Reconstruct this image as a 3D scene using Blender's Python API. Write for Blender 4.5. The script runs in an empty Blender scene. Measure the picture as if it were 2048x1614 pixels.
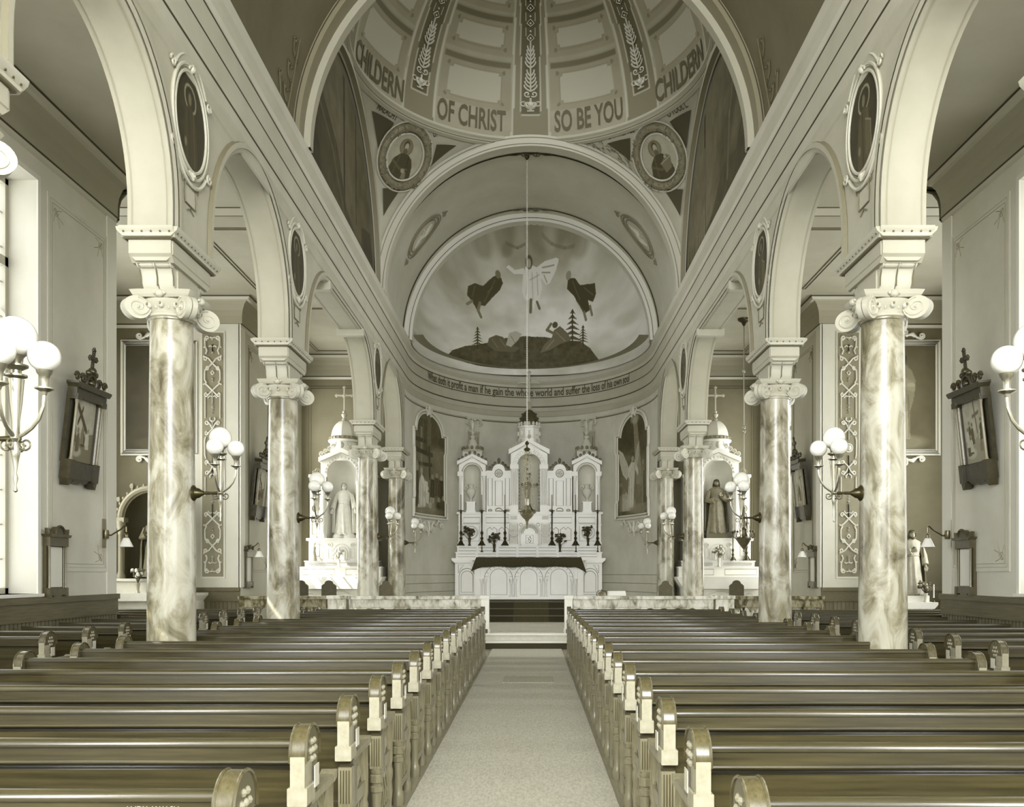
import bpy, bmesh, math, random
import numpy as np
from mathutils import Matrix, Vector, noise as mn
PI = math.pi
sin, cos, rad = math.sin, math.cos, math.radians
R = random.Random(7)
S = bpy.context.scene
C = S.collection

# ---------------------------------------------------------------- camera, exposure, light
CAMZ = 1.6
cam = bpy.data.cameras.new('camera')
cam.sensor_width = 36.0
cam.lens = 1800 / 2048 * 36
cam.shift_x = -(1067 - 1024) / 2048
cam.shift_y = (1146 - 807) / 2048
cam.clip_end = 200
camo = bpy.data.objects.new('camera', cam)
C.objects.link(camo)
camo.location = (0, 0, CAMZ)
camo.rotation_euler = (PI / 2, 0, 0)
S.camera = camo
S.view_settings.view_transform = 'Standard'
S.view_settings.look = 'None'
S.view_settings.gamma = 1
S.view_settings.use_curve_mapping = False
S.view_settings.exposure = 0.34
S.cycles.max_bounces = 7
S.cycles.diffuse_bounces = 4
S.cycles.glossy_bounces = 3
S.cycles.sample_clamp_indirect = 6
S.cycles.caustics_reflective = False
S.cycles.caustics_refractive = False
W = bpy.data.worlds.new('world')
S.world = W
W.use_nodes = True
W.node_tree.nodes['Background'].inputs[0].default_value = (.94, .957, .96, 1)
W.node_tree.nodes['Background'].inputs[1].default_value = 1.0
SUN = bpy.data.lights.new('sun', 'SUN'); SUN.energy = 9.0; SUN.angle = .01; SUN.color = (1, .98, .92)
suno = bpy.data.objects.new('sun', SUN); C.objects.link(suno)
suno.rotation_euler = Vector((1, .55, -1.25)).to_track_quat('-Z', 'Y').to_euler()
suno.location = (-20, 0, 25)
WINDOW_LIGHT = 2.9       # daylight coming through the obscured panes
DOME_FILL = 8.0  # strength of the light added in the dome crown

# ---------------------------------------------------------------- materials (sepia toned)
STOPS = [(0, (8, 7, 2)), (40, (46, 41, 19)), (70, (77, 70, 43)), (100, (106, 100, 75)), (130, (136, 130, 105)),
         (160, (164, 160, 140)), (190, (193, 190, 173)), (220, (222, 220, 208)), (255, (252, 251, 246))]
def lin(c):
    c = c / 255.0
    return c / 12.92 if c < .04045 else ((c + .055) / 1.055) ** 2.4
def sep(v):
    for (a, ca), (b, cb) in zip(STOPS, STOPS[1:]):
        if v <= b:
            t = max(0, (v - a) / (b - a))
            return tuple(lin(ca[i] + (cb[i] - ca[i]) * t) for i in range(3)) + (1,)
    return tuple(lin(x) for x in STOPS[-1][1]) + (1,)
_m = {}
def newmat(name):
    m = bpy.data.materials.new(name)
    m.use_nodes = True
    nt = m.node_tree
    return m, nt, nt.nodes['Principled BSDF']
def M(v, rough=.6, var=0.0, scale=3.0, metal=0.0, stretch=None, bump=0.0, coat=0.0, spec=.5):
    key = (v, rough, var, scale, metal, stretch, bump, coat, spec)
    if key in _m: return _m[key]
    m, nt, b = newmat('surface_%d' % len(_m))
    b.inputs['Roughness'].default_value = rough
    b.inputs['Metallic'].default_value = metal
    b.inputs['Coat Weight'].default_value = coat
    b.inputs['Coat Roughness'].default_value = .12
    b.inputs['Specular IOR Level'].default_value = spec
    if var or bump:
        tc = nt.nodes.new('ShaderNodeTexCoord')
        mp = nt.nodes.new('ShaderNodeMapping')
        nz = nt.nodes.new('ShaderNodeTexNoise')
        nz.inputs['Scale'].default_value = scale
        nz.inputs['Detail'].default_value = 5
        nz.inputs['Roughness'].default_value = .6
        mp.inputs['Scale'].default_value = stretch or (1, 1, 1)
        nt.links.new(tc.outputs['Object'], mp.inputs[0])
        nt.links.new(mp.outputs[0], nz.inputs['Vector'])
        if var:
            r = nt.nodes.new('ShaderNodeValToRGB')
            r.color_ramp.elements[0].position = .3
            r.color_ramp.elements[1].position = .7
            r.color_ramp.elements[0].color = sep(max(0, v - var))
            r.color_ramp.elements[1].color = sep(min(255, v + var))
            nt.links.new(nz.outputs[0], r.inputs[0])
            nt.links.new(r.outputs[0], b.inputs['Base Color'])
        else:
            b.inputs['Base Color'].default_value = sep(v)
        if bump:
            bp = nt.nodes.new('ShaderNodeBump')
            bp.inputs['Strength'].default_value = bump
            bp.inputs['Distance'].default_value = .01
            nt.links.new(nz.outputs[0], bp.inputs['Height'])
            nt.links.new(bp.outputs[0], b.inputs['Normal'])
    else:
        b.inputs['Base Color'].default_value = sep(v)
    _m[key] = m
    return m
def marble(name, dark, mid, light, scale, rough, stretch=(1, 1, .45), streak=7):
    m, nt, b = newmat(name)
    N = nt.nodes.new
    L = nt.links.new
    tc = N('ShaderNodeTexCoord'); mp = N('ShaderNodeMapping')
    mp.inputs['Scale'].default_value = stretch
    mp.inputs['Rotation'].default_value = (.25, .35, 0)
    inf = N('ShaderNodeObjectInfo')
    ad = N('ShaderNodeVectorMath'); ad.operation = 'ADD'
    mu = N('ShaderNodeMath'); mu.operation = 'MULTIPLY'; mu.inputs[1].default_value = 37
    L(inf.outputs['Random'], mu.inputs[0])
    L(tc.outputs['Object'], mp.inputs[0]); L(mp.outputs[0], ad.inputs[0]); L(mu.outputs[0], ad.inputs[1])
    n1 = N('ShaderNodeTexNoise'); n1.inputs['Scale'].default_value = scale; n1.inputs['Detail'].default_value = 8
    n1.inputs['Distortion'].default_value = .8; n1.inputs['Roughness'].default_value = .62
    n2 = N('ShaderNodeTexNoise'); n2.inputs['Scale'].default_value = scale * .45; n2.inputs['Detail'].default_value = 3
    L(ad.outputs[0], n1.inputs['Vector']); L(ad.outputs[0], n2.inputs['Vector'])
    mx = N('ShaderNodeMath'); mx.operation = 'MULTIPLY_ADD'; mx.inputs[1].default_value = .62
    m2 = N('ShaderNodeMath'); m2.operation = 'MULTIPLY'; m2.inputs[1].default_value = .38
    L(n2.outputs[0], m2.inputs[0]); L(n1.outputs[0], mx.inputs[0]); L(m2.outputs[0], mx.inputs[2])
    r = N('ShaderNodeValToRGB')
    e = r.color_ramp.elements
    e[0].position = .36; e[0].color = sep(dark)
    e[1].position = .60; e[1].color = sep(light)
    q = e.new(.46); q.color = sep(mid)
    q = e.new(.52); q.color = sep((mid + light * 2) / 3)
    L(mx.outputs[0], r.inputs[0]); L(r.outputs[0], b.inputs['Base Color'])
    b.inputs['Roughness'].default_value = rough
    return m
def vcmat(name, rough=.65):
    m, nt, b = newmat(name)
    a = nt.nodes.new('ShaderNodeVertexColor'); a.layer_name = 'Col'
    nt.links.new(a.outputs[0], b.inputs['Base Color'])
    b.inputs['Roughness'].default_value = rough
    return m
PAINT = vcmat('painted_plaster', .7)
CANVAS = vcmat('oil_canvas', .75)

# ---------------------------------------------------------------- mesh helpers
class MB:
    def __init__(s):
        s.v = []; s.f = []; s.m = []; s.c = 0; s.T = None
    def add(s, vs, fs):
        n = len(s.v)
        if s.T is not None:
            vs = [tuple(s.T @ Vector(p)) for p in vs]
        s.v += [tuple(p) for p in vs]
        s.f += [tuple(i + n for i in f) for f in fs]
        s.m += [s.c] * len(fs)
        return s
    def box(s, x0, x1, y0, y1, z0, z1, ch=0):
        if ch:
            return s.prism([(x0 + ch, z0), (x1 - ch, z0), (x1, z0 + ch), (x1, z1 - ch), (x1 - ch, z1), (x0 + ch, z1), (x0, z1 - ch), (x0, z0 + ch)], 'y', y0, y1)
        v = [(x, y, z) for z in (z0, z1) for y in (y0, y1) for x in (x0, x1)]
        return s.add(v, [(0, 2, 3, 1), (4, 5, 7, 6), (0, 1, 5, 4), (2, 6, 7, 3), (0, 4, 6, 2), (1, 3, 7, 5)])
    def prism(s, poly, ax, a0, a1):
        n = len(poly)
        area = sum(poly[i][0] * poly[(i + 1) % n][1] - poly[(i + 1) % n][0] * poly[i][1] for i in range(n))
        if area < 0: poly = poly[::-1]
        if a0 > a1: a0, a1 = a1, a0
        def P(p, a):
            return {'x': (a, p[0], p[1]), 'y': (p[0], a, p[1]), 'z': (p[0], p[1], a)}[ax]
        v = [P(p, a0) for p in poly] + [P(p, a1) for p in poly]
        f = [tuple(range(n)), tuple(range(2 * n - 1, n - 1, -1))]
        f += [(i, i + n, (i + 1) % n + n, (i + 1) % n) for i in range(n)]
        if ax != 'y': f = [q[::-1] for q in f]
        return s.add(v, f)
    def lathe(s, prof, c=(0, 0, 0), n=20, sx=1, sy=1, a0=0, a1=2 * PI, ax='z', fn=None, caps=True):
        full = abs(a1 - a0 - 2 * PI) < 1e-6
        k = n if full else n + 1
        v = []
        for r, z in prof:
            for i in range(k):
                a = a0 + (a1 - a0) * i / n
                rr = r * (fn(a, z) if fn else 1)
                p = (rr * cos(a) * sx, rr * sin(a) * sy, z)
                if ax == 'x': p = (p[2], p[0], p[1])
                if ax == 'y': p = (p[1], p[2], p[0])
                v.append((p[0] + c[0], p[1] + c[1], p[2] + c[2]))
        f = []
        for j in range(len(prof) - 1):
            for i in range(n):
                i2 = (i + 1) % k
                f.append((j * k + i, j * k + i2, (j + 1) * k + i2, (j + 1) * k + i))
        if caps and full and prof[0][0] > 1e-4: f.append(tuple(range(k - 1, -1, -1)))
        if caps and full and prof[-1][0] > 1e-4: f.append(tuple((len(prof) - 1) * k + i for i in range(k)))
        return s.add(v, f)
    def tube(s, pts, r, n=6, closed=False):
        pts = [Vector(p) for p in pts]
        m = len(pts)
        rs = r if isinstance(r, (list, tuple)) else [r] * m
        v = []; up = None
        for i, p in enumerate(pts):
            if closed: t = pts[(i + 1) % m] - pts[i - 1]
            else: t = pts[min(i + 1, m - 1)] - pts[max(i - 1, 0)]
            if t.length < 1e-9: t = Vector((0, 0, 1))
            t.normalize()
            if up is None:
                up = Vector((0, 0, 1)) if abs(t.z) < .9 else Vector((1, 0, 0))
            a = t.cross(up)
            if a.length < 1e-6: a = t.cross(Vector((0, 1, 0)))
            a.normalize(); b = a.cross(t); up = b
            for k in range(n):
                q = 2 * PI * k / n
                v.append(p + (a * cos(q) + b * sin(q)) * rs[i])
        f = []
        for i in range(m if closed else m - 1):
            for k in range(n):
                j = (i + 1) % m
                f.append((i * n + k, j * n + k, j * n + (k + 1) % n, i * n + (k + 1) % n))
        if not closed:
            f.append(tuple(range(n))); f.append(tuple((m - 1) * n + k for k in range(n - 1, -1, -1)))
        return s.add(v, f)
    def ball(s, c, r, nu=16, nv=10, sx=1, sy=1, sz=1):
        return s.lathe([(r * sin(PI * j / nv) if 0 < j < nv else 0, -r * sz * cos(PI * j / nv)) for j in range(nv + 1)], c, nu, sx, sy)
    def grid(s, fn, nu, nv, flip=False):
        v = [fn(i / nu, j / nv) for j in range(nv + 1) for i in range(nu + 1)]
        f = []
        for j in range(nv):
            for i in range(nu):
                q = (j * (nu + 1) + i, j * (nu + 1) + i + 1, (j + 1) * (nu + 1) + i + 1, (j + 1) * (nu + 1) + i)
                f.append(q[::-1] if flip else q)
        return s.add(v, f)
    def build(s, name, mats, parent=None, ang=38, **kw):
        if not isinstance(mats, (list, tuple)): mats = [mats]
        me = bpy.data.meshes.new(name)
        me.from_pydata(s.v, [], s.f)
        for m in mats: me.materials.append(m)
        if len(mats) > 1: me.polygons.foreach_set('material_index', s.m)
        me.polygons.foreach_set('use_smooth', [True] * len(s.f))
        me.update()
        me.set_sharp_from_angle(angle=rad(ang))
        return link(name, me, parent, **kw)
def link(name, me, parent=None, **kw):
    o = bpy.data.objects.new(name, me)
    C.objects.link(o)
    if parent is not None: o.parent = parent
    for k, v in kw.items():
        if v: o[k] = v
    return o
def thing(name, label, cat, loc=(0, 0, 0), rz=0, group=None):
    o = bpy.data.objects.new(name, None)
    C.objects.link(o)
    o.location = loc
    o.rotation_euler = (0, 0, rz)
    o.empty_display_size = .2
    o['label'] = label; o['category'] = cat
    if group: o['group'] = group
    return o
def tag(o, label, cat, group=None):
    o['label'] = label; o['category'] = cat
    if group: o['group'] = group
    return o
def dup(root, loc, label, rz=None, group=None, scale=None):
    r = root.copy(); C.objects.link(r)
    r.location = loc
    r['label'] = label
    if rz is not None: r.rotation_euler = (0, 0, rz)
    if scale: r.scale = scale
    if group: r['group'] = group
    for ch in list(root.children):
        c = ch.copy(); C.objects.link(c); c.parent = r
        for g in ch.children:
            d = g.copy(); C.objects.link(d); d.parent = c
    return r
def struct(mb, name, mats, ang=38, weld=False):
    o = mb.build(name, mats, None, ang)
    o['kind'] = 'structure'
    if weld:
        b_ = bmesh.new(); b_.from_mesh(o.data); bmesh.ops.remove_doubles(b_, verts=b_.verts, dist=1e-4); b_.to_mesh(o.data); b_.free()
        o.data.set_sharp_from_angle(angle=rad(ang))
    return o
def pt(px, py, d):
    return ((px - 1067) * d / 1800, d, CAMZ + (1146 - py) * d / 1800)
def spiral(cx, cy, r0, r1, a0, turns, n=22):
    return [(cx + (r0 + (r1 - r0) * i / n) * cos(a0 + turns * 2 * PI * i / n), cy + (r0 + (r1 - r0) * i / n) * sin(a0 + turns * 2 * PI * i / n)) for i in range(n + 1)]
def arc(cx, cy, rx, a0, a1, n=14, ry=None):
    ry = rx if ry is None else ry
    return [(cx + rx * cos(rad(a0 + (a1 - a0) * i / n)), cy + ry * sin(rad(a0 + (a1 - a0) * i / n))) for i in range(n + 1)]
def mir(st):
    return [([(-x, y) for x, y in p], r) for p, r in st]
def strokes(mb, st, fn, n=5):
    for p, r in st:
        if len(p) == 1:
            c = fn(*p[0]); mb.ball(c, r, 8, 6)
        else: mb.tube([fn(*q) for q in p], r, n)
def text2d(body, bold=.022):
    cu = bpy.data.curves.new('t', 'FONT'); cu.body = body; cu.offset = bold
    cu.resolution_u = 3
    o = bpy.data.objects.new('t', cu); C.objects.link(o)
    dg = bpy.context.evaluated_depsgraph_get()
    me = bpy.data.meshes.new_from_object(o.evaluated_get(dg))
    v = [(a.co.x, a.co.y) for a in me.vertices]; f = [tuple(p.vertices) for p in me.polygons]
    bpy.data.objects.remove(o); bpy.data.meshes.remove(me); bpy.data.curves.remove(cu)
    x0 = min(p[0] for p in v); x1 = max(p[0] for p in v)
    return [(p[0] - (x0 + x1) / 2, p[1]) for p in v], f, x1 - x0
def add_text(mb, body, fn, height, width, off=0.0, bold=.022):
    """lettering laid on a surface: fn(u along, v up) -> point"""
    v, f, w = text2d(body, bold)
    ks = width / w; kz = height / .70
    mb.add([fn(off + p[0] * ks, p[1] * kz) for p in v], f)

# ---------------------------------------------------------------- painter: tones on a dense grid, stored as colours of the paint
class Can:
    def __init__(s, w, h, bg, u0=0, u1=1, v0=0, v1=1):
        s.w, s.h = w, h
        s.U, s.V = np.meshgrid(np.linspace(u0, u1, w), np.linspace(v0, v1, h))
        s.a = np.full((h, w), float(bg))
    def mix(s, m, v, al=1.0):
        s.a = s.a * (1 - m * al) + v * m * al
    def soft(s, d, w): return np.clip(.5 - d / max(w, 1e-6), 0, 1)
    def poly(s, P, v, al=1.0):
        m = np.zeros(s.a.shape, bool); n = len(P)
        for i in range(n):
            x0, y0 = P[i]; x1, y1 = P[(i + 1) % n]
            if y0 == y1: continue
            m ^= ((s.V >= min(y0, y1)) & (s.V < max(y0, y1)) & (s.U < x0 + (s.V - y0) * (x1 - x0) / (y1 - y0)))
        s.mix(m.astype(float), v, al)
    def ell(s, cx, cy, rx, ry, v, al=1.0, soft=.1, rot=0):
        c, q = cos(rot), sin(rot)
        x = (s.U - cx) * c + (s.V - cy) * q; y = -(s.U - cx) * q + (s.V - cy) * c
        d = np.sqrt((x / rx) ** 2 + (y / ry) ** 2) - 1
        s.mix(s.soft(d, soft), v, al)
    def ring(s, cx, cy, rx, ry, w, v, al=1.0):
        d = abs(np.sqrt(((s.U - cx) / rx) ** 2 + ((s.V - cy) / ry) ** 2) - 1) - w
        s.mix(s.soft(d, .03), v, al)
    def line(s, P, w, v, al=1.0, w1=None):
        w1 = w if w1 is None else w1
        n = len(P) - 1
        for i in range(n):
            x0, y0 = P[i]; x1, y1 = P[i + 1]
            dx, dy = x1 - x0, y1 - y0
            t = np.clip(((s.U - x0) * dx + (s.V - y0) * dy) / (dx * dx + dy * dy + 1e-12), 0, 1)
            d = np.hypot(s.U - x0 - t * dx, s.V - y0 - t * dy)
            ww = w + (w1 - w) * (i + t) / n
            s.mix(s.soft(d - ww, .4 * w), v, al)
    def noise(s, amp, fx, fy, seed=0, oct=4, mask=None):
        r = np.random.RandomState(seed); tot = 0
        u = (s.U - s.U.min()) / (np.ptp(s.U) + 1e-9) * .9999; v = (s.V - s.V.min()) / (np.ptp(s.V) + 1e-9) * .9999
        for k in range(oct):
            gx, gy = int(fx * 2 ** k) + 2, int(fy * 2 ** k) + 2
            g = r.rand(gy + 1, gx + 1) * 2 - 1
            x = u * gx; y = v * gy
            xi, yi = x.astype(int), y.astype(int); xf, yf = x - xi, y - yi
            xf = xf * xf * (3 - 2 * xf); yf = yf * yf * (3 - 2 * yf)
            a = g[yi, xi] * (1 - xf) + g[yi, xi + 1] * xf
            b = g[yi + 1, xi] * (1 - xf) + g[yi + 1, xi + 1] * xf
            tot = tot + (a * (1 - yf) + b * yf) * .5 ** k
        s.a = s.a + tot * amp * (1 if mask is None else mask)
        return tot
SEPT = np.array([sep(i) for i in range(256)])
def painted(name, can, fn, parent=None, mat=None, flip=False, keep=None):
    """dense grid surface; fn(U, V) -> arrays x, y, z"""
    X, Y, Z = fn(can.U, can.V)
    n = can.w * can.h
    co = np.stack([X + 0 * can.U, Y + 0 * can.U, Z + 0 * can.U], -1).reshape(-1, 3)
    col = SEPT[np.clip(can.a, 0, 255).astype(int)].reshape(-1, 4)
    i = np.arange(n).reshape(can.h, can.w)
    q = np.stack([i[:-1, :-1], i[:-1, 1:], i[1:, 1:], i[1:, :-1]], -1).reshape(-1, 4)
    if flip: q = q[:, ::-1]
    if keep is not None:
        k = keep.reshape(-1); q = q[k[q].all(1)]
        used = np.zeros(n, bool); used[q.reshape(-1)] = True
        mp = np.cumsum(used) - 1; q = mp[q]; co = co[used]; col = col[used]
    me = bpy.data.meshes.new(name)
    me.vertices.add(len(co)); me.vertices.foreach_set('co', co.reshape(-1))
    me.loops.add(q.size); me.loops.foreach_set('vertex_index', q.reshape(-1).astype(np.int32))
    me.polygons.add(len(q)); me.polygons.foreach_set('loop_start', np.arange(0, q.size, 4, dtype=np.int32))
    me.update(calc_edges=True)
    me.polygons.foreach_set('use_smooth', [True] * len(q))
    at = me.color_attributes.new('Col', 'FLOAT_COLOR', 'POINT')
    at.data.foreach_set('color', col.reshape(-1))
    me.materials.append(mat or PAINT)
    me.update()
    return link(name, me, parent)

# ---------------------------------------------------------------- common tones
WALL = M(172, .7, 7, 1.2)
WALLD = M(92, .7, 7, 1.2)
PALE = M(200, .6, 4, 2)
CREAM = M(172, .5, 3, 3)
WHITE = M(180, .42)
DLINE = M(50, .6)
MLINE = M(112, .6)
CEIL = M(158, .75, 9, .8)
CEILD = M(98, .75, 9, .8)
WOOD = M(48, .3, 14, 7, stretch=(.25, 6, 6), coat=.4)
WOODD = M(74, .26, 12, 9, stretch=(6, 6, .7), coat=.3)
WOODL = M(118, .32, 14, 9, stretch=(6, 6, .7), coat=.3)
WOODP = M(150, .45, 10, 20)
DARKW = M(48, .32, 12, 10, coat=.3)
BRONZE = M(62, .35, 10, 20, metal=.6)
BRASS = M(170, .28, metal=.85)
IRON = M(45, .4, metal=.5)
COLMAR = marble('column_marble', 74, 132, 182, 4.4, .27, (1, 1, .5))
RAILMAR = marble('rail_marble', 90, 168, 216, 7, .25)
DARKMAR = marble('dark_marble', 40, 84, 150, 9, .2)
WHITEM = M(246, .35, 5, 2)
VEIN = M(206, .4, 10, 14)
# ---------------------------------------------------------------- the church shell
CX = -.065
HW = 3.43            # half width of the nave between the arcade walls
TH = .44
AW = 6.45            # aisle walls
TW = 9.6             # transept walls
SPR = 4.93
STILT = .25
COLY = [5.5, 9.24, 13.36, 20.2, 24.42]
CEZ = 7.7            # aisle ceiling
VZ = 7.87            # springing of the vaults
VR = 3.4
CY = 16.8            # crossing centre
NY = -3.2
ARCH = [(-2.2, .7), (1.75, 4.98), (6.02, 8.72), (9.76, 12.84), (13.88, 19.68), (20.72, 23.9)]
def intrados(a0, a1, n=28):
    w = a1 - a0; out = []
    if w > 4:
        for i in range(n // 2 + 1):
            t = PI - PI / 2 * i / (n // 2)
            out.append((a0 + 1.42 + 1.42 * cos(t), SPR + 1.6 * sin(t)))
        for i in range(n // 2 + 1):
            t = PI / 2 - PI / 2 * i / (n // 2)
            out.append((a1 - 1.42 + 1.42 * cos(t), SPR + 1.6 * sin(t)))
    else:
        r = w / 2; m = (a0 + a1) / 2
        out.append((a0, SPR))
        for i in range(n + 1):
            t = PI - PI * i / n
            out.append((m + r * cos(t), SPR + STILT + r * sin(t)))
        out.append((a1, SPR))
    return out
WTOP = 7.95
for side, sx in (('left', -1), ('right', 1)):
    xi = CX + sx * HW; xo = CX + sx * (HW + TH)
    mb = MB()
    prof = []
    for a0, a1 in ARCH: prof += intrados(a0, a1)
    pts = [(NY, SPR)] + prof + [(24.5, SPR)]
    for (y0, z0), (y1, z1) in zip(pts, pts[1:]):
        if y1 - y0 < 1e-6 and abs(z1 - z0) < 1e-6: continue
        for x in (xi, xo):
            mb.c = 0
            q = [(x, y0, z0), (x, y1, z1), (x, y1, WTOP), (x, y0, WTOP)]
            mb.add(q, [(0, 1, 2, 3) if (x == xi) == (sx > 0) else (3, 2, 1, 0)])
        mb.c = 1
        q = [(xi, y0, z0), (xi, y1, z1), (xo, y1, z1), (xo, y0, z0)]
        mb.add(q, [(0, 1, 2, 3) if sx > 0 else (3, 2, 1, 0)])
    struct(mb, 'wall_nave_' + side, [WALL, M(164, .6, 4, 3)], 38, True)
    # moulded bands round the arches, thin lines inside the soffits
    mb = MB()
    for a0, a1 in ARCH[1:]:
        P = intrados(a0, a1); m = (a0 + a1) / 2
        wide = a1 - a0 > 4
        def out(p, d, wide=wide, m=m):
            y, z = p
            if wide:
                cy = a0 + 1.42 if y < a0 + 1.42 else a1 - 1.42 if y > a1 - 1.42 else y
            else: cy = m
            v = Vector((y - cy, z - (SPR if wide else min(z, SPR + STILT)))); v.normalize()
            return (y + v.x * d, z + v.y * d)
        for d0, d1, h0, h1, c in ((.0, .05, .02, .035, 0), (.05, .11, .045, .045, 0), (.11, .13, .045, .005, 1)):
            mb.c = c
            for p, q in zip(P, P[1:]):
                A, B = out(p, d0), out(q, d0); D, E = out(p, d1), out(q, d1)
                x0 = xi - sx * h0; x1 = xi - sx * h1
                mb.add([(x0, *A), (x0, *B), (x1, *E), (x1, *D)], [(0, 1, 2, 3) if sx > 0 else (3, 2, 1, 0)])
        mb.c = 2
        for w in (.05, TH - .05):
            for p, q in zip(P, P[1:]):
                A, B = out(p, -.006), out(q, -.006)
                x0, x1 = xi + sx * w, xi + sx * (w + .012)
                mb.add([(x0, *A), (x0, *B), (x1, *B), (x1, *A)], [(0, 1, 2, 3)])
    struct(mb, 'trim_arches_' + side, [CREAM, MLINE, M(150)], 38, True)
    if True:   # little blocks where the wide crossing arch turns flat
        mb = MB()
        for y in (13.88 + 1.42, 19.68 - 1.42):
            mb.box(min(xi, xo) - .06, max(xi, xo) + .06, y - .06, y + .06, SPR + 1.6 - .13, SPR + 1.6 + .03, .02)
        struct(mb, 'trim_crossing_' + side, [CREAM])

# ---- entablature running along both arcades and round the apse
AY0, AA, AD = 24.42, HW, 4.5
def apse(th, z, off=0.0):
    a = AA - off; d = AD - off
    return (CX + a * sin(th), AY0 + d * cos(th), z)
def apse_n(th):
    v = Vector((-sin(th) / AA, -cos(th) / AD, 0)); v.normalize(); return v
PATH = [((CX - HW, y), (1, 0)) for y in (NY, 4, 10, 14, 20, 24)]
for i in range(73):
    th = rad(-90 + 180 * i / 72); p = apse(th, 0); n = apse_n(th)
    PATH.append(((p[0], p[1]), (n.x, n.y)))
PATH += [((CX + HW, y), (-1, 0)) for y in (24, 20, 14, 10, 4, NY)]
def sweep(prof, path=PATH):
    """prof: (offset, z, material of the strip above this point)"""
    mb = MB()
    for (o0, z0, m), (o1, z1, _) in zip(prof, prof[1:]):
        mb.c = m
        v = []
        for (p, n) in path:
            v.append((p[0] + n[0] * o0, p[1] + n[1] * o0, z0)); v.append((p[0] + n[0] * o1, p[1] + n[1] * o1, z1))
        mb.add(v, [(2 * i, 2 * i + 2, 2 * i + 3, 2 * i + 1) for i in range(len(path) - 1)])
    return mb
PR = [(.0, 6.60, 1), (.02, 6.62, 1), (.03, 6.76, 0), (.05, 6.78, 0), (.06, 6.9, 2), (.062, 6.93, 0), (.08, 6.95, 0), (.085, 7.2, 2), (.086, 7.225, 0),
      (.088, 7.23, 0), (.09, 7.5, 2), (.092, 7.525, 0), (.1, 7.53, 3), (.115, 7.6, 0), (.15, 7.66, 0), (.17, 7.72, 3), (.175, 7.87, 3), (-.05, 7.88, 1)]
struct(sweep(PR), 'trim_entablature', [M(180, .6, 5, 2), WALL, DLINE, M(196, .55, 4, 2)], 20)

# ---- vaults
def barrel(y0, y1, r, m, name, n=48, a0=0, a1=PI):
    mb = MB()
    mb.grid(lambda u, v: (CX + r * cos(a0 + (a1 - a0) * u), y0 + (y1 - y0) * v, VZ + r * sin(a0 + (a1 - a0) * u)), n, 2)
    return struct(mb, name, [m])
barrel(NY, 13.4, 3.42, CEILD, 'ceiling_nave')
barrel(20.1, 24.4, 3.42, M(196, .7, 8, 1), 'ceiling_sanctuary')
def arch_band(name, y0, y1, r0, r1, mats, lines=()):
    mb = MB(); n = 60
    for i in range(n):
        t0, t1 = PI * i / n, PI * (i + 1) / n
        P = lambda r, t, y: (CX + r * cos(t), y, VZ + r * sin(t))
        mb.c = 0
        mb.add([P(r0, t0, y0), P(r0, t1, y0), P(r0, t1, y1), P(r0, t0, y1)], [(0, 1, 2, 3)])
        mb.add([P(r0, t0, y0), P(r1, t0, y0), P(r1, t1, y0), P(r0, t1, y0)], [(0, 1, 2, 3)])
        mb.add([P(r0, t0, y1), P(r0, t1, y1), P(r1, t1, y1), P(r1, t0, y1)], [(0, 1, 2, 3)])
        mb.c = 1
        for f in lines:
            a, b = r0 + (r1 - r0) * f - .008, r0 + (r1 - r0) * f + .008
            mb.add([P(a, t0, y0 - .006), P(b, t0, y0 - .006), P(b, t1, y0 - .006), P(a, t1, y0 - .006)], [(0, 1, 2, 3)])
    return struct(mb, name, mats, 38, True)
arch_band('trim_arch_front', 13.25, 13.42, 3.22, 3.5, [M(165, .6), DLINE], (.9,))
arch_band('trim_arch_front_edge', 13.0, 13.25, 3.32, 3.5, [M(122, .6), DLINE], (.4,))
arch_band('trim_arch_middle', 20.05, 20.35, 3.25, 3.5, [M(188, .6), MLINE], (.2, .75))
arch_band('trim_arch_apse', 24.2, 24.5, 3.2, 3.5, [M(214, .5), DLINE], (.28,))
# thin painted lines on the sanctuary vault
for y, r in ((20.75, 3.4), (23.9, 3.4)):
    mb = MB()
    mb.tube([(CX + r * cos(t), y, VZ + r * sin(t)) for t in [PI * i / 60 for i in range(61)]], .015, 4)
    struct(mb, 'trim_vault_line', [DLINE])

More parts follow.
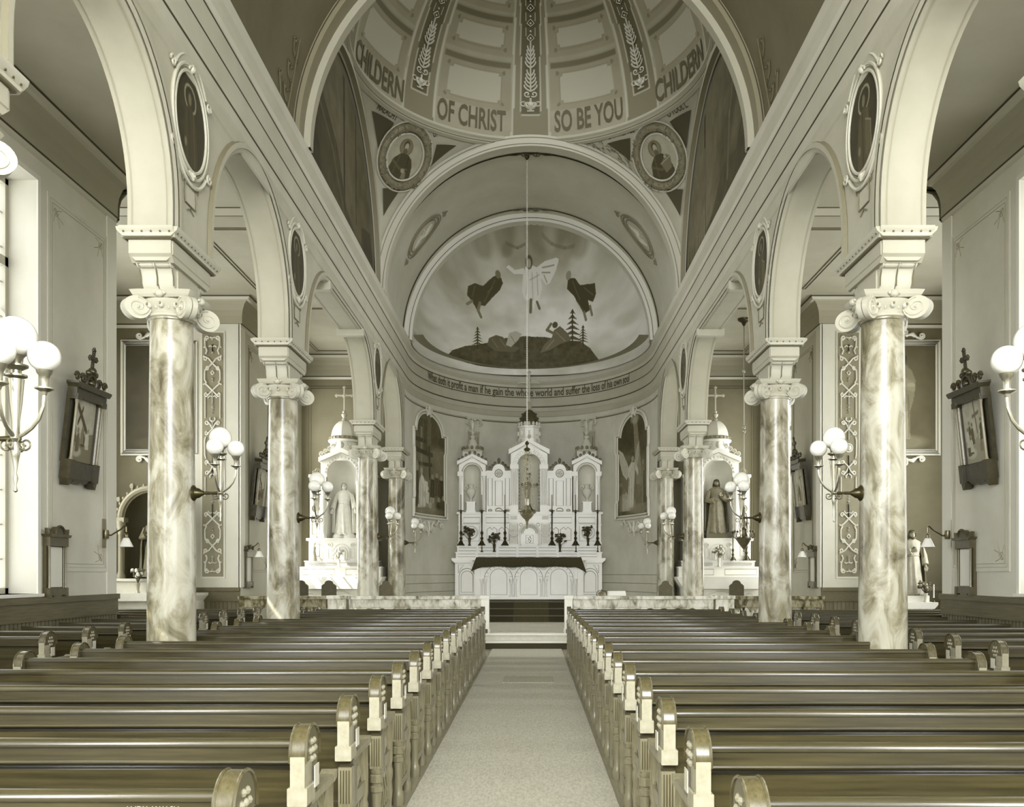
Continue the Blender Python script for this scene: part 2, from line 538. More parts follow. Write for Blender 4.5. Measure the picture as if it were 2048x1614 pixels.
# ---- lunettes at the ends of the crossing: dark painted landscapes
for side, sx in (('left', -1), ('right', 1)):
    cv = Can(240, 150, 92, -1, 1, 0, 1)
    cv.noise(14, 5, 3, 11 + sx, 5)
    U = cv.U
    if sx < 0:
        cv.ell(-.25, .5, .5, .55, 112, .7, .6)
        cv.poly([(-1, .0), (-.9, .75), (-.55, .9), (-.6, .55), (-.2, .42), (.05, .18), (.4, .1), (1, .12), (1, 0)], 62, .8)
        cv.line([(-.75, .95), (-.78, .5), (-.6, .1)], .07, 52, .8)
        cv.line([(.30, .95), (.32, .2)], .012, 50)
        cv.line([(-.02, .85), (.0, .1)], .02, 54)
        cv.poly([(.45, 0), (.5, .25), (.75, .3), (.9, .12), (.9, 0)], 50, .8)
        cv.line([(-.7, .5), (-.3, .35), (0, .12)], .012, 120, .5)
    else:
        cv.ell(.5, .5, .5, .55, 124, .7, .7)
        cv.poly([(-1, 0), (-1, .5), (-.7, .42), (-.5, .25), (-.2, .3), (.1, .16), (.5, .1), (1, .15), (1, 0)], 66, .8)
        cv.line([(-.6, .95), (-.5, .6), (-.2, .3)], .08, 74, .7)
        for k in range(8):
            x = .45 + k * .06; cv.poly([(x - .03, 0), (x, .18 + .05 * sin(k * 2.3)), (x + .03, 0)], 58)
        cv.line([(.3, .8), (.3, .05)], .02, 56); cv.line([(.3, .62), (.31, .1)], .008, 150)
        cv.line([(-.5, .75), (-.35, .5), (-.3, .2)], .02, 140, .5)
    cv.noise(9, 30, 16, 5, 3)
    r = np.hypot(cv.U, cv.V * 1.0)
    cv.mix(cv.soft(abs(r - .9) - .02, .01), 100, .8)
    cv.mix(cv.soft(.93 - r, .01), 84, 1)
    cv.a *= .9
    x = CX + sx * 3.46
    o = painted('wall_lunette_' + side, cv, lambda u, v: (x, CY + u * 3.42, VZ + v * 3.42), flip=sx < 0)
    o['kind'] = 'structure'
    mb = MB(); n = 50
    for r0, r1, xx, c in ((3.42, 3.12, x - sx * .0, 0), ):
        P = lambda r, t, q: (x - sx * q, CY + r * cos(t), VZ + r * sin(t))
        for i in range(n):
            t0, t1 = PI * i / n, PI * (i + 1) / n
            for (ra, qa, rb, qb, c) in ((3.42, .12, 3.24, .12, 0), (3.24, .12, 3.22, .03, 1), (3.22, .03, 3.16, .02, 0)):
                mb.c = c
                mb.add([P(ra, t0, qa), P(ra, t1, qa), P(rb, t1, qb), P(rb, t0, qb)], [(0, 1, 2, 3)])
    struct(mb, 'trim_lunette_' + side, [M(176, .6), MLINE], 38, True)

# ---- pendentives and the dome
RS = VR * math.sqrt(2)
def sph(dx, dy, off=0.0):
    """point on the pendentive sphere above plan position dx, dy"""
    h = math.sqrt(max(0, RS * RS - dx * dx - dy * dy)); k = (RS - off) / RS
    return (CX + dx * k, CY + dy * k, VZ + h * k)
mb = MB()
for q in range(4):
    def f(u, v, q=q):
        a = q * PI / 2 + u * PI / 2
        rm = VR / max(abs(cos(a)), abs(sin(a)))
        r = rm + (VR - rm) * v
        return sph(r * cos(a), r * sin(a))
    mb.grid(f, 28, 10)
struct(mb, 'ceiling_pendentives', [M(168, .65, 7, 1)])
def sphere_tri(mb, A, B, D, n=8, off=.012):
    """triangle on the pendentive sphere from three plan positions"""
    idx = {}; v = []
    for i in range(n + 1):
        for j in range(n + 1 - i):
            k = n - i - j
            idx[i, j] = len(v)
            v.append(sph((A[0] * i + B[0] * j + D[0] * k) / n, (A[1] * i + B[1] * j + D[1] * k) / n, off))
    f = []
    for i in range(n):
        for j in range(n - i):
            f.append((idx[i, j], idx[i + 1, j], idx[i, j + 1]))
            if i + j < n - 1: f.append((idx[i + 1, j], idx[i + 1, j + 1], idx[i, j + 1]))
    mb.add(v, f)
def hit_sphere(px, py):
    dx, dz = (px - 1067) / 1800, (1146 - py) / 1800
    o = Vector((-CX, -CY, CAMZ - VZ)); d = Vector((dx, 1, dz))
    a = d.dot(d); b = 2 * o.dot(d); c = o.dot(o) - RS * RS
    t = (-b + math.sqrt(b * b - 4 * a * c)) / (2 * a)
    p = o + d * t
    return p.x, p.y
DZ = VZ + VR        # dome springing
cv = Can(700, 150, 150, -180, 180, 0, 70)      # azimuth 0 = towards the altar, elevation
cv.noise(5, 40, 10, 3, 4)
A = (cv.U + 22.5) % 45 - 22.5; E = cv.V       # azimuth from the nearest rib
da = abs(A) * rad(1) * VR * np.cos(np.radians(E))    # metres across
B = 22.5 - abs(A)                                # degrees from the panel centre
wr = .40 - .0022 * E
cv.mix((da < wr + .05).astype(float), 176, 1); cv.mix((da < wr).astype(float), 120, 1)
cv.mix(((da < .225) & (E > 9.6)).astype(float), 178, 1); cv.mix(((da < .2) & (E > 10)).astype(float), 86, 1)
for e0, e1 in ((12, 27), (30, 41.5), (44, 55), (58, 67)):
    cv.mix(((B < 14.6) & (E > e0 - 1) & (E < e1 + .6)).astype(float), 120, .35)
    cv.mix(((B < 14.2) & (E > e1 - 1.9) & (E < e1)).astype(float), 98, 1)
    ins = (B < 11.2) & (E > e0 + 1) & (E < e1 - 3.4)
    cor = (B > 10.0) & ((E < e0 + 2) | (E > e1 - 4.4))
    cv.mix((ins & ~cor).astype(float), 128, 1)
    ins2 = (B < 10.8) & (E > e0 + 1.5) & (E < e1 - 3.9) & ~((B > 9.6) & ((E < e0 + 2.5) | (E > e1 - 4.9)))
    cv.mix(ins2.astype(float), 166, 1)
    cv.mix((((B - 11.6) ** 2 + ((E - e0 - 1) * 1.) ** 2 < .5) | ((B - 11.6) ** 2 + (E - e1 + 3.4) ** 2 < .5)).astype(float), 110, 1)
cv.mix((E < .8).astype(float), 120, .6)
def dome(az, el, off=0.0, r=VR):
    a, e = rad(az), rad(el); rr = r - off
    return (CX + rr * cos(e) * sin(a), CY + rr * cos(e) * cos(a), DZ + rr * sin(e))
def domef(u, v):
    a, e = np.radians(u), np.radians(v)
    return CX + VR * np.cos(e) * np.sin(a), CY + VR * np.cos(e) * np.cos(a), DZ + VR * np.sin(e)
o = painted('ceiling_dome', cv, domef); o['kind'] = 'structure'
mb = MB()
mb.lathe([(VR + .05, -.12), (VR - .04, -.10), (VR - .05, -.03), (VR - .10, .0), (VR - .10, .05), (VR - .03, .09), (VR + .02, .12)], (CX, CY, DZ), 120, caps=False)
mb.c = 1
mb.lathe([(VR - .045, -.085), (VR - .055, -.065)], (CX, CY, DZ), 120, caps=False)
struct(mb, 'trim_dome_ring', [M(172, .5), MLINE])
# glowing disc and collar added in the dome crown, out of view, as extra light
mb = MB(); mb.lathe([(VR * cos(rad(70)), VR * sin(rad(70))), (VR * cos(rad(70)) - .05, VR * sin(rad(70)) + .25)], (CX, CY, DZ), 48, caps=False)
collar_ = struct(mb, 'window_skylight', [M(176, .5)])
mb = MB(); mb.add([(CX + 1.15 * cos(2 * PI * i / 40), CY + 1.15 * sin(2 * PI * i / 40), DZ + VR * sin(rad(70)) + .24) for i in range(40)], [tuple(range(39, -1, -1))])
FILLP = bpy.data.materials.new('skylight_pane'); FILLP.use_nodes = True
FILLP.node_tree.nodes.remove(FILLP.node_tree.nodes['Principled BSDF']); e_ = FILLP.node_tree.nodes.new('ShaderNodeEmission')
e_.inputs[0].default_value = (.94, .957, .96, 1); e_.inputs[1].default_value = DOME_FILL
FILLP.node_tree.links.new(e_.outputs[0], FILLP.node_tree.nodes['Material Output'].inputs[0])
mb.build('window_pane', FILLP, collar_)
# lettering painted round the foot of the dome
for az, s_, w in ((-67, 'CHILDERN', 1.75), (-23.2, 'OF CHRIST', 1.62), (22.8, 'SO BE YOU', 1.62), (66, 'CHILDERN', 1.75)):
    mb = MB()
    add_text(mb, s_, lambda x, z, az=az: dome(az + math.degrees(x / VR), 3.6 + math.degrees(z / VR), .012), .43, w)
    mb.v = [tuple(p) for p in mb.v]
    o = struct(mb, 'trim_dome_lettering', [M(84, .6)])
# ornament of vases and sprays up each rib (relief)
VASE = [([(-.06, 0), (.06, 0)], .014), ([(0, .0), (0, .06)], .02), (arc(0, .16, .09, -180, 0, 10, .1), .022), ([(-.09, .16), (.09, .16)], .018), ([(0, .12)], .05),
        (arc(-.12, .14, .045, 60, 300, 8), .01), (arc(.12, .14, .045, 120, -120, 8), .01), ([(0, .18), (0, .26)], .018),
        (spiral(-.055, .34, .06, .01, -.8, -1.1), .012), (spiral(.055, .34, .06, .01, PI + .8, 1.1), .012)]
SPRAY = []
for k in range(5):
    z = .46 + .075 * k; w = .11 - .012 * k
    for q in (-1, 1): SPRAY.append(([(0, z - .06), (q * w * .5, z - .03), (q * w * .9, z + .02), (q * w, z + .065)], .013))
SPRAY.append(([(0, .4), (0, .9)], .012))
SP2 = [([(x * .8, y + .46) for x, y in p], r) for p, r in SPRAY]
VASE = [([(x * 1.35, y) for x, y in p], r * 1.35) for p, r in VASE]
SPRAY = [([(x * 1.3, y) for x, y in p], r * 1.5) for p, r in SPRAY]; SP2 = [([(x * 1.3, y) for x, y in p], r * 1.5) for p, r in SP2]
LINK = []
for z in (1.42, 1.7, 1.98):
    LINK += [([(-.08, z), (0, z + .08), (.08, z), (0, z - .06), (-.08, z)], .01), ([(0, z)], .022), ([(0, z + .13)], .02)]
    LINK += [([(-.1, z + .04), (-.1, z + .2)], .008), ([(.1, z + .04), (.1, z + .2)], .008)]
for k in range(-3, 4):
    mb = MB()
    st = VASE + SPRAY + SP2 + LINK + [([(x, y + 1.75) for x, y in p], r) for p, r in SPRAY]
    az = k * 45
    strokes(mb, st, lambda x, z, az=az: dome(az + math.degrees(x / VR) / cos(rad(11 + math.degrees(z / VR))), 11.3 + math.degrees(z / VR), .006), 4)
    struct(mb, 'trim_rib_ornament', [M(198, .6)])

# ---- conch of the apse with its mural: clouds, three floating robed figures, a dark hill with trees
QA, QB, QD, QY = 3.22, 3.2, 4.1, 24.4
def conch_uv(px, py):
    dx, dz = (px - 1067) / 1800, (1146 - py) / 1800
    o = (-CX / QA, -QY / QD, (CAMZ - VZ) / QB); d = (dx / QA, 1 / QD, dz / QB)
    a = sum(i * i for i in d); b = 2 * sum(i * j for i, j in zip(o, d)); c = sum(i * i for i in o) - 1
    t = (-b + math.sqrt(max(0, b * b - 4 * a * c))) / (2 * a)
    return o[0] + d[0] * t, o[2] + d[2] * t
cv = Can(620, 330, 150)
ps, al = np.meshgrid(np.linspace(PI / 2, 0, 330), np.linspace(-.03, PI + .03, 620))
cv.U = (np.sin(ps) * np.cos(al)); cv.V = (np.sin(ps) * np.sin(al)); cv.a = np.full(cv.U.shape, 212.0)
cv.w, cv.h = 330, 620
K = conch_uv
def kp(*p): return [K(x, y) for x, y in p]
cv.noise(26, 3, 3, 21, 5)
cx_, cy_ = K(1058, 560)
g = np.exp(-((cv.U - cx_) ** 2 + (cv.V - cy_) ** 2) / .10)
cv.mix(g, 226, .5)
cv.ell(*K(1050, 480), .42, .16, 140, .6, .9); cv.ell(*K(905, 520), .22, .2, 150, .6, .9); cv.ell(*K(1130, 500), .1, .1, 150, .5, .8)
for (x, y, r) in ((980, 500, .1), (1160, 520, .1), (900, 640, .1), (1200, 620, .12), (940, 570, .06), (1250, 560, .1), (860, 600, .1)):
    cv.ell(*K(x, y), r * 1.3, r, 224, .4, .9)
for (x, y, rx, v) in ((1010, 478, .1, 128), (1040, 490, .07, 190), (1075, 476, .09, 132), (1100, 484, .06, 200), (1135, 478, .1, 130), (985, 505, .07, 196), (1015, 500, .05, 120), (1128, 505, .06, 188), (965, 490, .08, 134), (1160, 495, .07, 140), (900, 560, .07, 160), (1210, 560, .08, 214), (870, 640, .08, 220), (1250, 640, .09, 190), (930, 620, .06, 186), (1190, 650, .06, 222), (1000, 620, .07, 222), (1110, 610, .07, 226)):
    cv.ell(*K(x, y), rx, rx * .55, v, .5, .7, rot=.3 if x < 1060 else -.3)
cv.line(kp((1012, 486), (1035, 496), (1050, 488)), .006, 112, .5); cv.line(kp((1085, 470), (1104, 488), (1130, 496), (1148, 492)), .006, 120, .5)
cv.noise(8, 18, 12, 9, 3)
cv.poly(kp((893, 712), (905, 700), (930, 692), (972, 686), (1010, 676), (1050, 672), (1090, 674), (1130, 680), (1160, 682), (1180, 696), (1200, 722), (1150, 732), (1050, 738), (960, 732)), 74)
h_ = cv.a < 80
cv.noise(10, 60, 30, 4, 3, h_.astype(float)); 
for (x, y) in ((955, 655), (1145, 620), (1166, 652)):      # conifers
    hgt = 36 if y > 640 else 64
    if x == 1166: hgt = 34
    for k in range(6):
        yy = y + hgt * (k + .6) / 6; w_ = 3 + (hgt / 3.4) * (k + 1) / 6
        cv.poly(kp((x - w_, yy + 2), (x, yy - hgt / 7), (x + w_, yy + 2), (x, yy - 1)), 66, .9)
    cv.line(kp((x, y), (x, y + hgt + 6)), .006, 60)
def robed(P, v, folds=(), fv=150):
    cv.poly(kp(*P), v)
    for f in folds: cv.line(kp(*f), .004, fv, .7)
# middle figure in white
robed([(1046, 548), (1052, 532), (1064, 530), (1076, 536), (1082, 552), (1084, 575), (1079, 600), (1074, 612), (1070, 606), (1068, 622), (1060, 600), (1050, 600), (1044, 582)], 252,
      [((1056, 540), (1052, 590)), ((1064, 545), (1066, 600)), ((1074, 545), (1076, 590)), ((1060, 560), (1080, 548))], 160)
robed([(1048, 536), (1030, 540), (1018, 530), (1012, 534), (1028, 548), (1048, 548)], 250)
robed([(1074, 534), (1090, 522), (1112, 515), (1118, 518), (1112, 540), (1100, 566), (1092, 570), (1080, 552)], 236, [((1085, 535), (1108, 530)), ((1084, 545), (1100, 545)), ((1088, 550), (1094, 565))], 120)
cv.ell(*K(1058, 525), .032, .036, 90, 1, .2); cv.ell(*K(1058, 527), .018, .024, 176, 1, .3)
cv.line(kp((1062, 600), (1061, 624)), .013, 110); cv.line(kp((1074, 604), (1079, 617)), .011, 110)
# two dark robed figures at the sides
robed([(988, 552), (1000, 550), (1006, 566), (1000, 580), (984, 596), (970, 612), (958, 610), (955, 622), (944, 602), (934, 590), (936, 572), (950, 566), (966, 572), (978, 560)], 74,
      [((990, 560), (968, 604)), ((950, 572), (944, 594)), ((985, 575), (975, 585))], 105)
cv.ell(*K(996, 549), .024, .024, 120, 1, .2); cv.line(kp((960, 606), (956, 620), (962, 634)), .012, 120); cv.line(kp((944, 602), (934, 608)), .01, 130)
robed([(1136, 556), (1150, 556), (1160, 570), (1176, 568), (1190, 566), (1192, 588), (1186, 604), (1176, 600), (1180, 620), (1168, 628), (1160, 614), (1148, 592), (1134, 578)], 70,
      [((1145, 562), (1160, 600)), ((1168, 575), (1186, 590)), ((1152, 600), (1166, 620))], 105)
cv.ell(*K(1137, 551), .024, .026, 150, 1, .2); cv.line(kp((1168, 624), (1172, 640)), .01, 120); cv.line(kp((1180, 612), (1184, 630)), .009, 120)
# resting figures on the hill
robed([(974, 690), (978, 676), (992, 670), (1006, 674), (1014, 686), (1040, 696), (1030, 704), (990, 702)], 92, [((984, 678), (996, 696)), ((1000, 678), (1012, 694))], 130)
robed([(1012, 690), (1018, 666), (1032, 662), (1044, 668), (1036, 680), (1022, 694)], 176, [((1022, 672), (1030, 686))], 120)
robed([(1088, 690), (1104, 674), (1108, 660), (1120, 652), (1136, 666), (1142, 680), (1120, 688), (1100, 700), (1080, 706)], 104, [((1112, 664), (1130, 682)), ((1108, 680), (1092, 698))], 150)
cv.ell(*K(1110, 650), .026, .026, 80, 1, .2); cv.line(kp((1110, 668), (1094, 660), (1102, 648)), .012, 110)
cv.line(kp((900, 700), (1195, 716)), .004, 90, .3)
cv.a = cv.a * 1.07 + 4
o = painted('ceiling_apse_mural', cv, lambda u, v: (CX + QA * u, QY + QD * np.sqrt(np.clip(1 - u * u - v * v, 0, 1)), VZ + QB * v), flip=True)
o['kind'] = 'structure'
mb = sweep([(.0, 7.86, 0), (.12, 7.88, 0), (.14, 8.02, 1), (.18, 8.03, 0), (.2, 8.06, 0), (.5, 8.07, 0)], PATH[6:79])
struct(mb, 'trim_conch_ledge', [M(140, .6), DLINE])

# ---- apse wall
cols = 90
mb = MB()
def strip(z0, z1, m, off=0.0, a0=-90, a1=90):
    mb.c = m
    mb.grid(lambda u, v: apse(rad(a0 + (a1 - a0) * u), z0 + (z1 - z0) * v, off), cols, 1)
strip(.3, 6.7, 0)
for z, off in ((6.42, .03), (1.55, .012), (1.3, .012), (1.05, .012)):
    mb.c = 1
    mb.tube([apse(rad(-90 + 180 * i / 80), z, .0) for i in range(81)], off * .6, 4)
mb.c = 2
mb.tube([apse(rad(-90 + 180 * i / 80), 6.455, .0) for i in range(81)], .02, 4)
struct(mb, 'wall_apse', [M(198, .65, 9, 1.4), MLINE, M(190)])
# inscription on the frieze
tt = np.radians(np.linspace(-90, 90, 400))
ex, ey = (AA - .1) * np.sin(tt), (AD - .1) * np.cos(tt)
arcl = np.concatenate([[0], np.cumsum(np.hypot(np.diff(ex), np.diff(ey)))])
def arcpt(s_, z, off=.1):
    th = float(np.interp(s_, arcl, tt)); return apse(th, z, off)
sA, sB = np.interp(rad(-65), tt, arcl), np.interp(rad(60.5), tt, arcl)
mb = MB()
add_text(mb, 'What doth it profit a man if he gain the whole world and suffer the loss of his own soul', lambda x, z: arcpt((sA + sB) / 2 + x, 7.26 + z, .105), .235, sB - sA)
struct(mb, 'trim_frieze_lettering', [M(74, .6)])
# ---------------------------------------------------------------- windows (obscured panes carry the daylight)
def emit(name, strength):
    m = bpy.data.materials.new(name); m.use_nodes = True
    nt = m.node_tree; nt.nodes.remove(nt.nodes['Principled BSDF'])
    e = nt.nodes.new('ShaderNodeEmission'); e.inputs[0].default_value = (.94, .957, .96, 1); e.inputs[1].default_value = strength
    nt.links.new(e.outputs[0], nt.nodes['Material Output'].inputs[0])
    return m
PANE = emit('daylit_obscured_pane', WINDOW_LIGHT)
PANE_W = emit('bright_daylit_pane', WINDOW_LIGHT * 11)
PANE_T = emit('daylit_transept_pane', WINDOW_LIGHT * 4)
PANE_D = emit('daylit_right_chapel_pane', WINDOW_LIGHT * 2.2)
PANE_C = emit('daylit_chapel_pane', WINDOW_LIGHT * 3.6)
_wn = [0]
def window(axis, c, a0, a1, z0, z1, inward, mat=None, bars=True, slit=None):
    """axis 'x': pane in the plane X = c spanning Y a0..a1; axis 'y': plane Y = c spanning X"""
    _wn[0] += 1
    mb = MB()
    for (zz0, zz1) in ([(z0, slit[0]), (slit[1], z1)] if slit else [(z0, z1)]):     # slit: an open strip the sun shines through
        q = [(a0, zz0), (a1, zz0), (a1, zz1), (a0, zz1)]
        if axis == 'x': mb.add([(c, a, z) for a, z in q], [(0, 1, 2, 3) if inward > 0 else (3, 2, 1, 0)])
        else: mb.add([(a, c, z) for a, z in q], [(0, 1, 2, 3) if inward < 0 else (3, 2, 1, 0)])
    p = struct(mb, 'window_%d' % _wn[0], [mat or PANE])
    mb = MB(); t = .05
    def bar(b0, b1, y0, y1, d=.07):
        c0, c1 = sorted((c - inward * .02, c + inward * d))
        if axis == 'x': mb.box(c0, c1, b0, b1, y0, y1)
        else: mb.box(b0, b1, c0, c1, y0, y1)
    bar(a0, a0 + t * 1.4, z0, z1); bar(a1 - t * 1.4, a1, z0, z1); bar(a0, a1, z0, z0 + t * 1.5); bar(a0, a1, z1 - t * 1.5, z1)
    if bars:
        zt = z1 - (z1 - z0) * .20
        bar(a0, a1, zt - .06, zt + .06)
        m = (a0 + a1) / 2
        n = max(1, round((a1 - a0) / .6))
        for i in range(1, n): bar(a0 + (a1 - a0) * i / n - .025, a0 + (a1 - a0) * i / n + .025, z0, z1, .05)
        for i in range(1, 12):
            z = z0 + (z1 - z0) * i / 12; bar(a0, a1, z - .008, z + .008, .03)
    f = mb.build('window_frame', M(176, .4), p)
    return p

def wall_x(name, x0, x1, y0, y1, z0, z1, holes, mats):
    """wall slab between x0 and x1 with rectangular openings [(ya, yb, za, zb)]"""
    mb = MB(); y = y0
    for (a, b, c, d) in sorted(holes):
        if a > y: mb.box(x0, x1, y, a, z0, z1)
        mb.box(x0, x1, a, b, z0, c); mb.box(x0, x1, a, b, d, z1)
        y = b
    if y1 > y: mb.box(x0, x1, y, y1, z0, z1)
    return struct(mb, name, mats)
def wall_y(name, x0, x1, y0, y1, z0, z1, holes, mats):
    mb = MB(); x = x0
    for (a, b, c, d) in sorted(holes):
        if a > x: mb.box(x, a, y0, y1, z0, z1)
        mb.box(a, b, y0, y1, z0, c); mb.box(a, b, y0, y1, d, z1)
        x = b
    if x1 > x: mb.box(x, x1, y0, y1, z0, z1)
    return struct(mb, name, mats)
NEARW = [(-1.6, .2, 1.33, 6.75), (2.3, 4.1, 1.33, 6.75), (6.1, 7.9, 1.33, 6.75), (9.95, 11.8, 1.33, 6.75)]
CHW = [(22.3, 24.85, 1.33, 6.4)]
TRW = [(14.9, 16.6, 1.5, 6.3), (17.4, 19.1, 1.5, 6.3)]  # transept openings, hidden from view, added to let in light
# corner scroll painted on the wall panels
def panel_lines(mb, y0, y1, z0, z1, x, sx, r=.008):
    P = lambda y, z: (x, y, z)
    c = .16
    for d in (0, .05):
        mb.tube([P(y0 + d, z0 + d), P(y1 - d, z0 + d), P(y1 - d, z1 - d), P(y0 + d, z1 - d)], r * (1 if d else .6), 4, True)
    for (y, z, a, b) in ((y0, z0, 1, 1), (y1, z0, -1, 1), (y0, z1, 1, -1), (y1, z1, -1, -1)):
        for p in (spiral(.14, .14, .07, .01, 0, 1.4), [(.08, .3), (.11, .2), (.2, .11), (.3, .08)], [(.1, .1), (.2, .22), (.24, .34)], [(.1, .1), (.22, .2), (.34, .24)]):
            mb.tube([P(y + a * u, z + b * v) for u, v in p], r * .7, 4)
for side, sx in (('left', -1), ('right', 1)):
    xw = CX + sx * AW; xo = xw + sx * .5
    wall_x('wall_' + side, min(xw, xo), max(xw, xo), NY, 14.0, 0, 7.75, NEARW, [PALE])
    for (a, b, c, d) in NEARW:
        window('x', xw + sx * .44, a, b, c, d, -sx, slit=(4.93, 5.06) if sx < 0 else None)
    mb = MB()      # raised reveal edge round the windows, sill
    for (a, b, c, d) in NEARW:
        for (ya, yb, za, zb) in ((a - .07, a, c, d + .07), (b, b + .07, c, d + .07), (a, b, d, d + .07)):
            mb.box(min(xw, xw - sx * .02), max(xw, xw - sx * .02), ya, yb, za, zb)
        mb.box(min(xw - sx * .06, xo), max(xw - sx * .06, xo), a - .08, b + .08, c - .04, c)
    struct(mb, 'trim_window_' + side, [M(212, .5)])
    # field between window and corner
    mb = MB()
    for (a, b) in ((12.05, 13.72), (8.15, 9.7), (4.35, 5.85), (.45, 2.05)):
        mb.c = 0
        mb.box(min(xw, xw - sx * .012), max(xw, xw - sx * .012), a, b, 1.62, 6.72)
        mb.c = 1
        panel_lines(mb, a + .06, b - .06, 1.68, 6.66, xw - sx * .012, sx)
    struct(mb, 'trim_wall_panel_' + side, [M(200, .7, 6, 1.5), M(142, .6)])
    # wainscot
    mb = MB()
    def wains(P0, P1, nx, ny, z0=0):
        """P0->P1 along the wall, nx, ny pointing into the room"""
        L_ = math.hypot(P1[0] - P0[0], P1[1] - P0[1]); ux, uy = (P1[0] - P0[0]) / L_, (P1[1] - P0[1]) / L_
        def q(o0, o1, za, zb, a=0, b=L_):
            v = []
            for z in (za, zb):
                for o in (o0, o1):
                    for t in (a, b): v.append((P0[0] + ux * t + nx * o, P0[1] + uy * t + ny * o, z))
            mb.add(v, [(0, 1, 3, 2), (4, 6, 7, 5), (0, 4, 5, 1), (2, 3, 7, 6), (0, 2, 6, 4), (1, 5, 7, 3)])
        mb.c = 0; q(0, .035, z0, 1.0)
        mb.c = 1; q(0, .055, .99, 1.22); q(0, .085, 1.2, 1.28); q(0, .07, .97, 1.0)
        mb.c = 0; q(0, .05, z0, .16)
        n = int(L_ / .09)
        mb.c = 2
        for i in range(n): q(.035, .039, z0 + .16, .97, i * L_ / n, i * L_ / n + .008)
    wains((xw, NY), (xw, 14.0), -sx, 0)
    wains((xw, 14.0), (CX + sx * TW, 14.0), 0, 1)
    wains((CX + sx * TW, 14.0), (CX + sx * TW, 20.0), -sx, 0)
    wains((CX + sx * TW, 20.0), (xw, 20.0), 0, -1)
    struct(mb, 'baseboard_' + side, [M(92, .45, 14, 8, stretch=(1, 1, .1)), M(84, .38, 14, 6, stretch=(8, .4, 8)), M(50, .5)])
    # transept and chapel walls
    x1 = CX + sx * TW
    wall_y('wall_transept_near_' + side, min(xw, x1 + sx * .5), max(xw, x1 + sx * .5), 13.55, 14.0, 0, 7.75, [], [PALE]) if False else None
    wall_x('wall_transept_' + side, min(x1, x1 + sx * .5), max(x1, x1 + sx * .5), 13.5, 20.4, 0, 7.9, TRW, [WALL])
    a, b = sorted((xo, x1)); wall_y('wall_transept_return_' + side, a, b, 13.5, 14.0, 0, 7.9, [], [WALL])
    for (p, q, r, s_) in TRW: window('x', x1 + sx * .4, p, q, r, s_, -sx, PANE_T)
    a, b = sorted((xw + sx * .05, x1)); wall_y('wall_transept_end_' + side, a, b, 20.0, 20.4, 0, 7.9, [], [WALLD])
    wall_x('wall_chapel_' + side, min(xw, xw + sx * .45), max(xw, xw + sx * .45), 20.0, 25.7, 0, 7.9, CHW, [WALL])
    for (p, q, r, s_) in CHW: window('x', xw + sx * .4, p, q, r, s_, -sx, PANE_C if sx < 0 else PANE_D, slit=(2.7, 4.3) if sx < 0 else None)
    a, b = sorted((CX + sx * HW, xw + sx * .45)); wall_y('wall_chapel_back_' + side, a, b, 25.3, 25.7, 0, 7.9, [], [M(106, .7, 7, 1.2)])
    # pale pilaster strip with the carved panel at the corner of the transept
    mb = MB()
    a, b = sorted((CX + sx * 6.45, CX + sx * 7.6)); mb.c = 0
    mb.box(a, b, 19.94, 20.0, 1.28, 7.12)
    a, b = sorted((CX + sx * 6.8, CX + sx * 7.27))
    mb.c = 1; mb.box(a - .03, b + .03, 19.925, 19.94, 1.48, 6.95)
    mb.c = 2; mb.box(a, b, 19.92, 19.93, 1.52, 6.92)
    struct(mb, 'trim_pilaster_' + side, [M(192, .6, 4, 2), M(205, .6), M(124, .6, 5, 3)])
    # carved scrolls on that panel
    mb = MB(); xm = CX + sx * 7.035
    half = [(spiral(.115, .10, .05, .012, PI * .5, -1.25), .014), ([(.165, .1), (.16, .28), (.12, .38), (.15, .46)], .013), ([(0, .10), (.06, .085)], .012), ([(0, .13)], .018),
            ([(0, .3), (.05, .27), (.09, .3)], .011), ([(0, .42), (0, .25)], .012), ([(0, .42)], .02),
            ([(-.16, .80), (-.1, .76), (0, .66), (.08, .56), (.15, .52)], .013), (spiral(.15, .56, .045, .01, -PI / 2, 1.0), .012),
            (spiral(.12, .76, .05, .01, PI * .2, 1.1), .011), ([(.16, .80), (.17, .88), (.17, 1.02), (.13, 1.1)], .012), ([(0, .92), (.035, .87), (0, .82), (-.035, .87)], .011), ([(0, 1.0)], .016), ([(0, 1.06)], .012),
            ([(.17, 1.1), (.1, 1.16), (0, 1.26), (-.1, 1.36), (-.14, 1.4)], .013), (spiral(.13, 1.36, .05, .01, PI * 1.5, 1.2), .012),
            ([(.0, 1.4), (.06, 1.38), (.1, 1.43)], .011), ([(0, 1.3), (0, 1.58)], .012), ([(0, 1.63)], .018), ([(0, 1.7)], .014), ([(0, 1.76)], .011), ([(.19, .5)], .015), ([(.19, 1.12)], .015), ([(.18, .3)], .014)]
    whole = half + mir(half)
    half_ = half; whole = [(p, r * 1.5) for p, r in whole]
    strokes(mb, whole, lambda u, v: (xm + u, 19.912, 6.90 - v), 5)
    strokes(mb, whole, lambda u, v: (xm + u, 19.912, 1.54 + v), 5)
    mid = [([(0, .62)], .05), (arc(0, .62, .09, 0, 360, 14), .012)]
    mq = [(spiral(.12, .06, .05, .01, PI, -1.2), .012), ([(.12, .02), (.05, .1), (0, .2), (-.08, .28), (-.14, .34)], .013), (spiral(.12, .3, .05, .01, -PI / 2, 1.2), .012), ([(.15, .38), (.17, .46), (.17, .62)], .012), ([(0, 0), (0, .45)], .012), ([(.0, .05), (.06, .0), (.05, -.05)], .012)]
    strokes(mb, [(p, r * 1.4) for p, r in mid + mq + mir(mq) + [([(x, 1.24 - y) for x, y in p], r) for p, r in mq + mir(mq)]], lambda u, v: (xm + u, 19.912, 3.75 + v), 5)
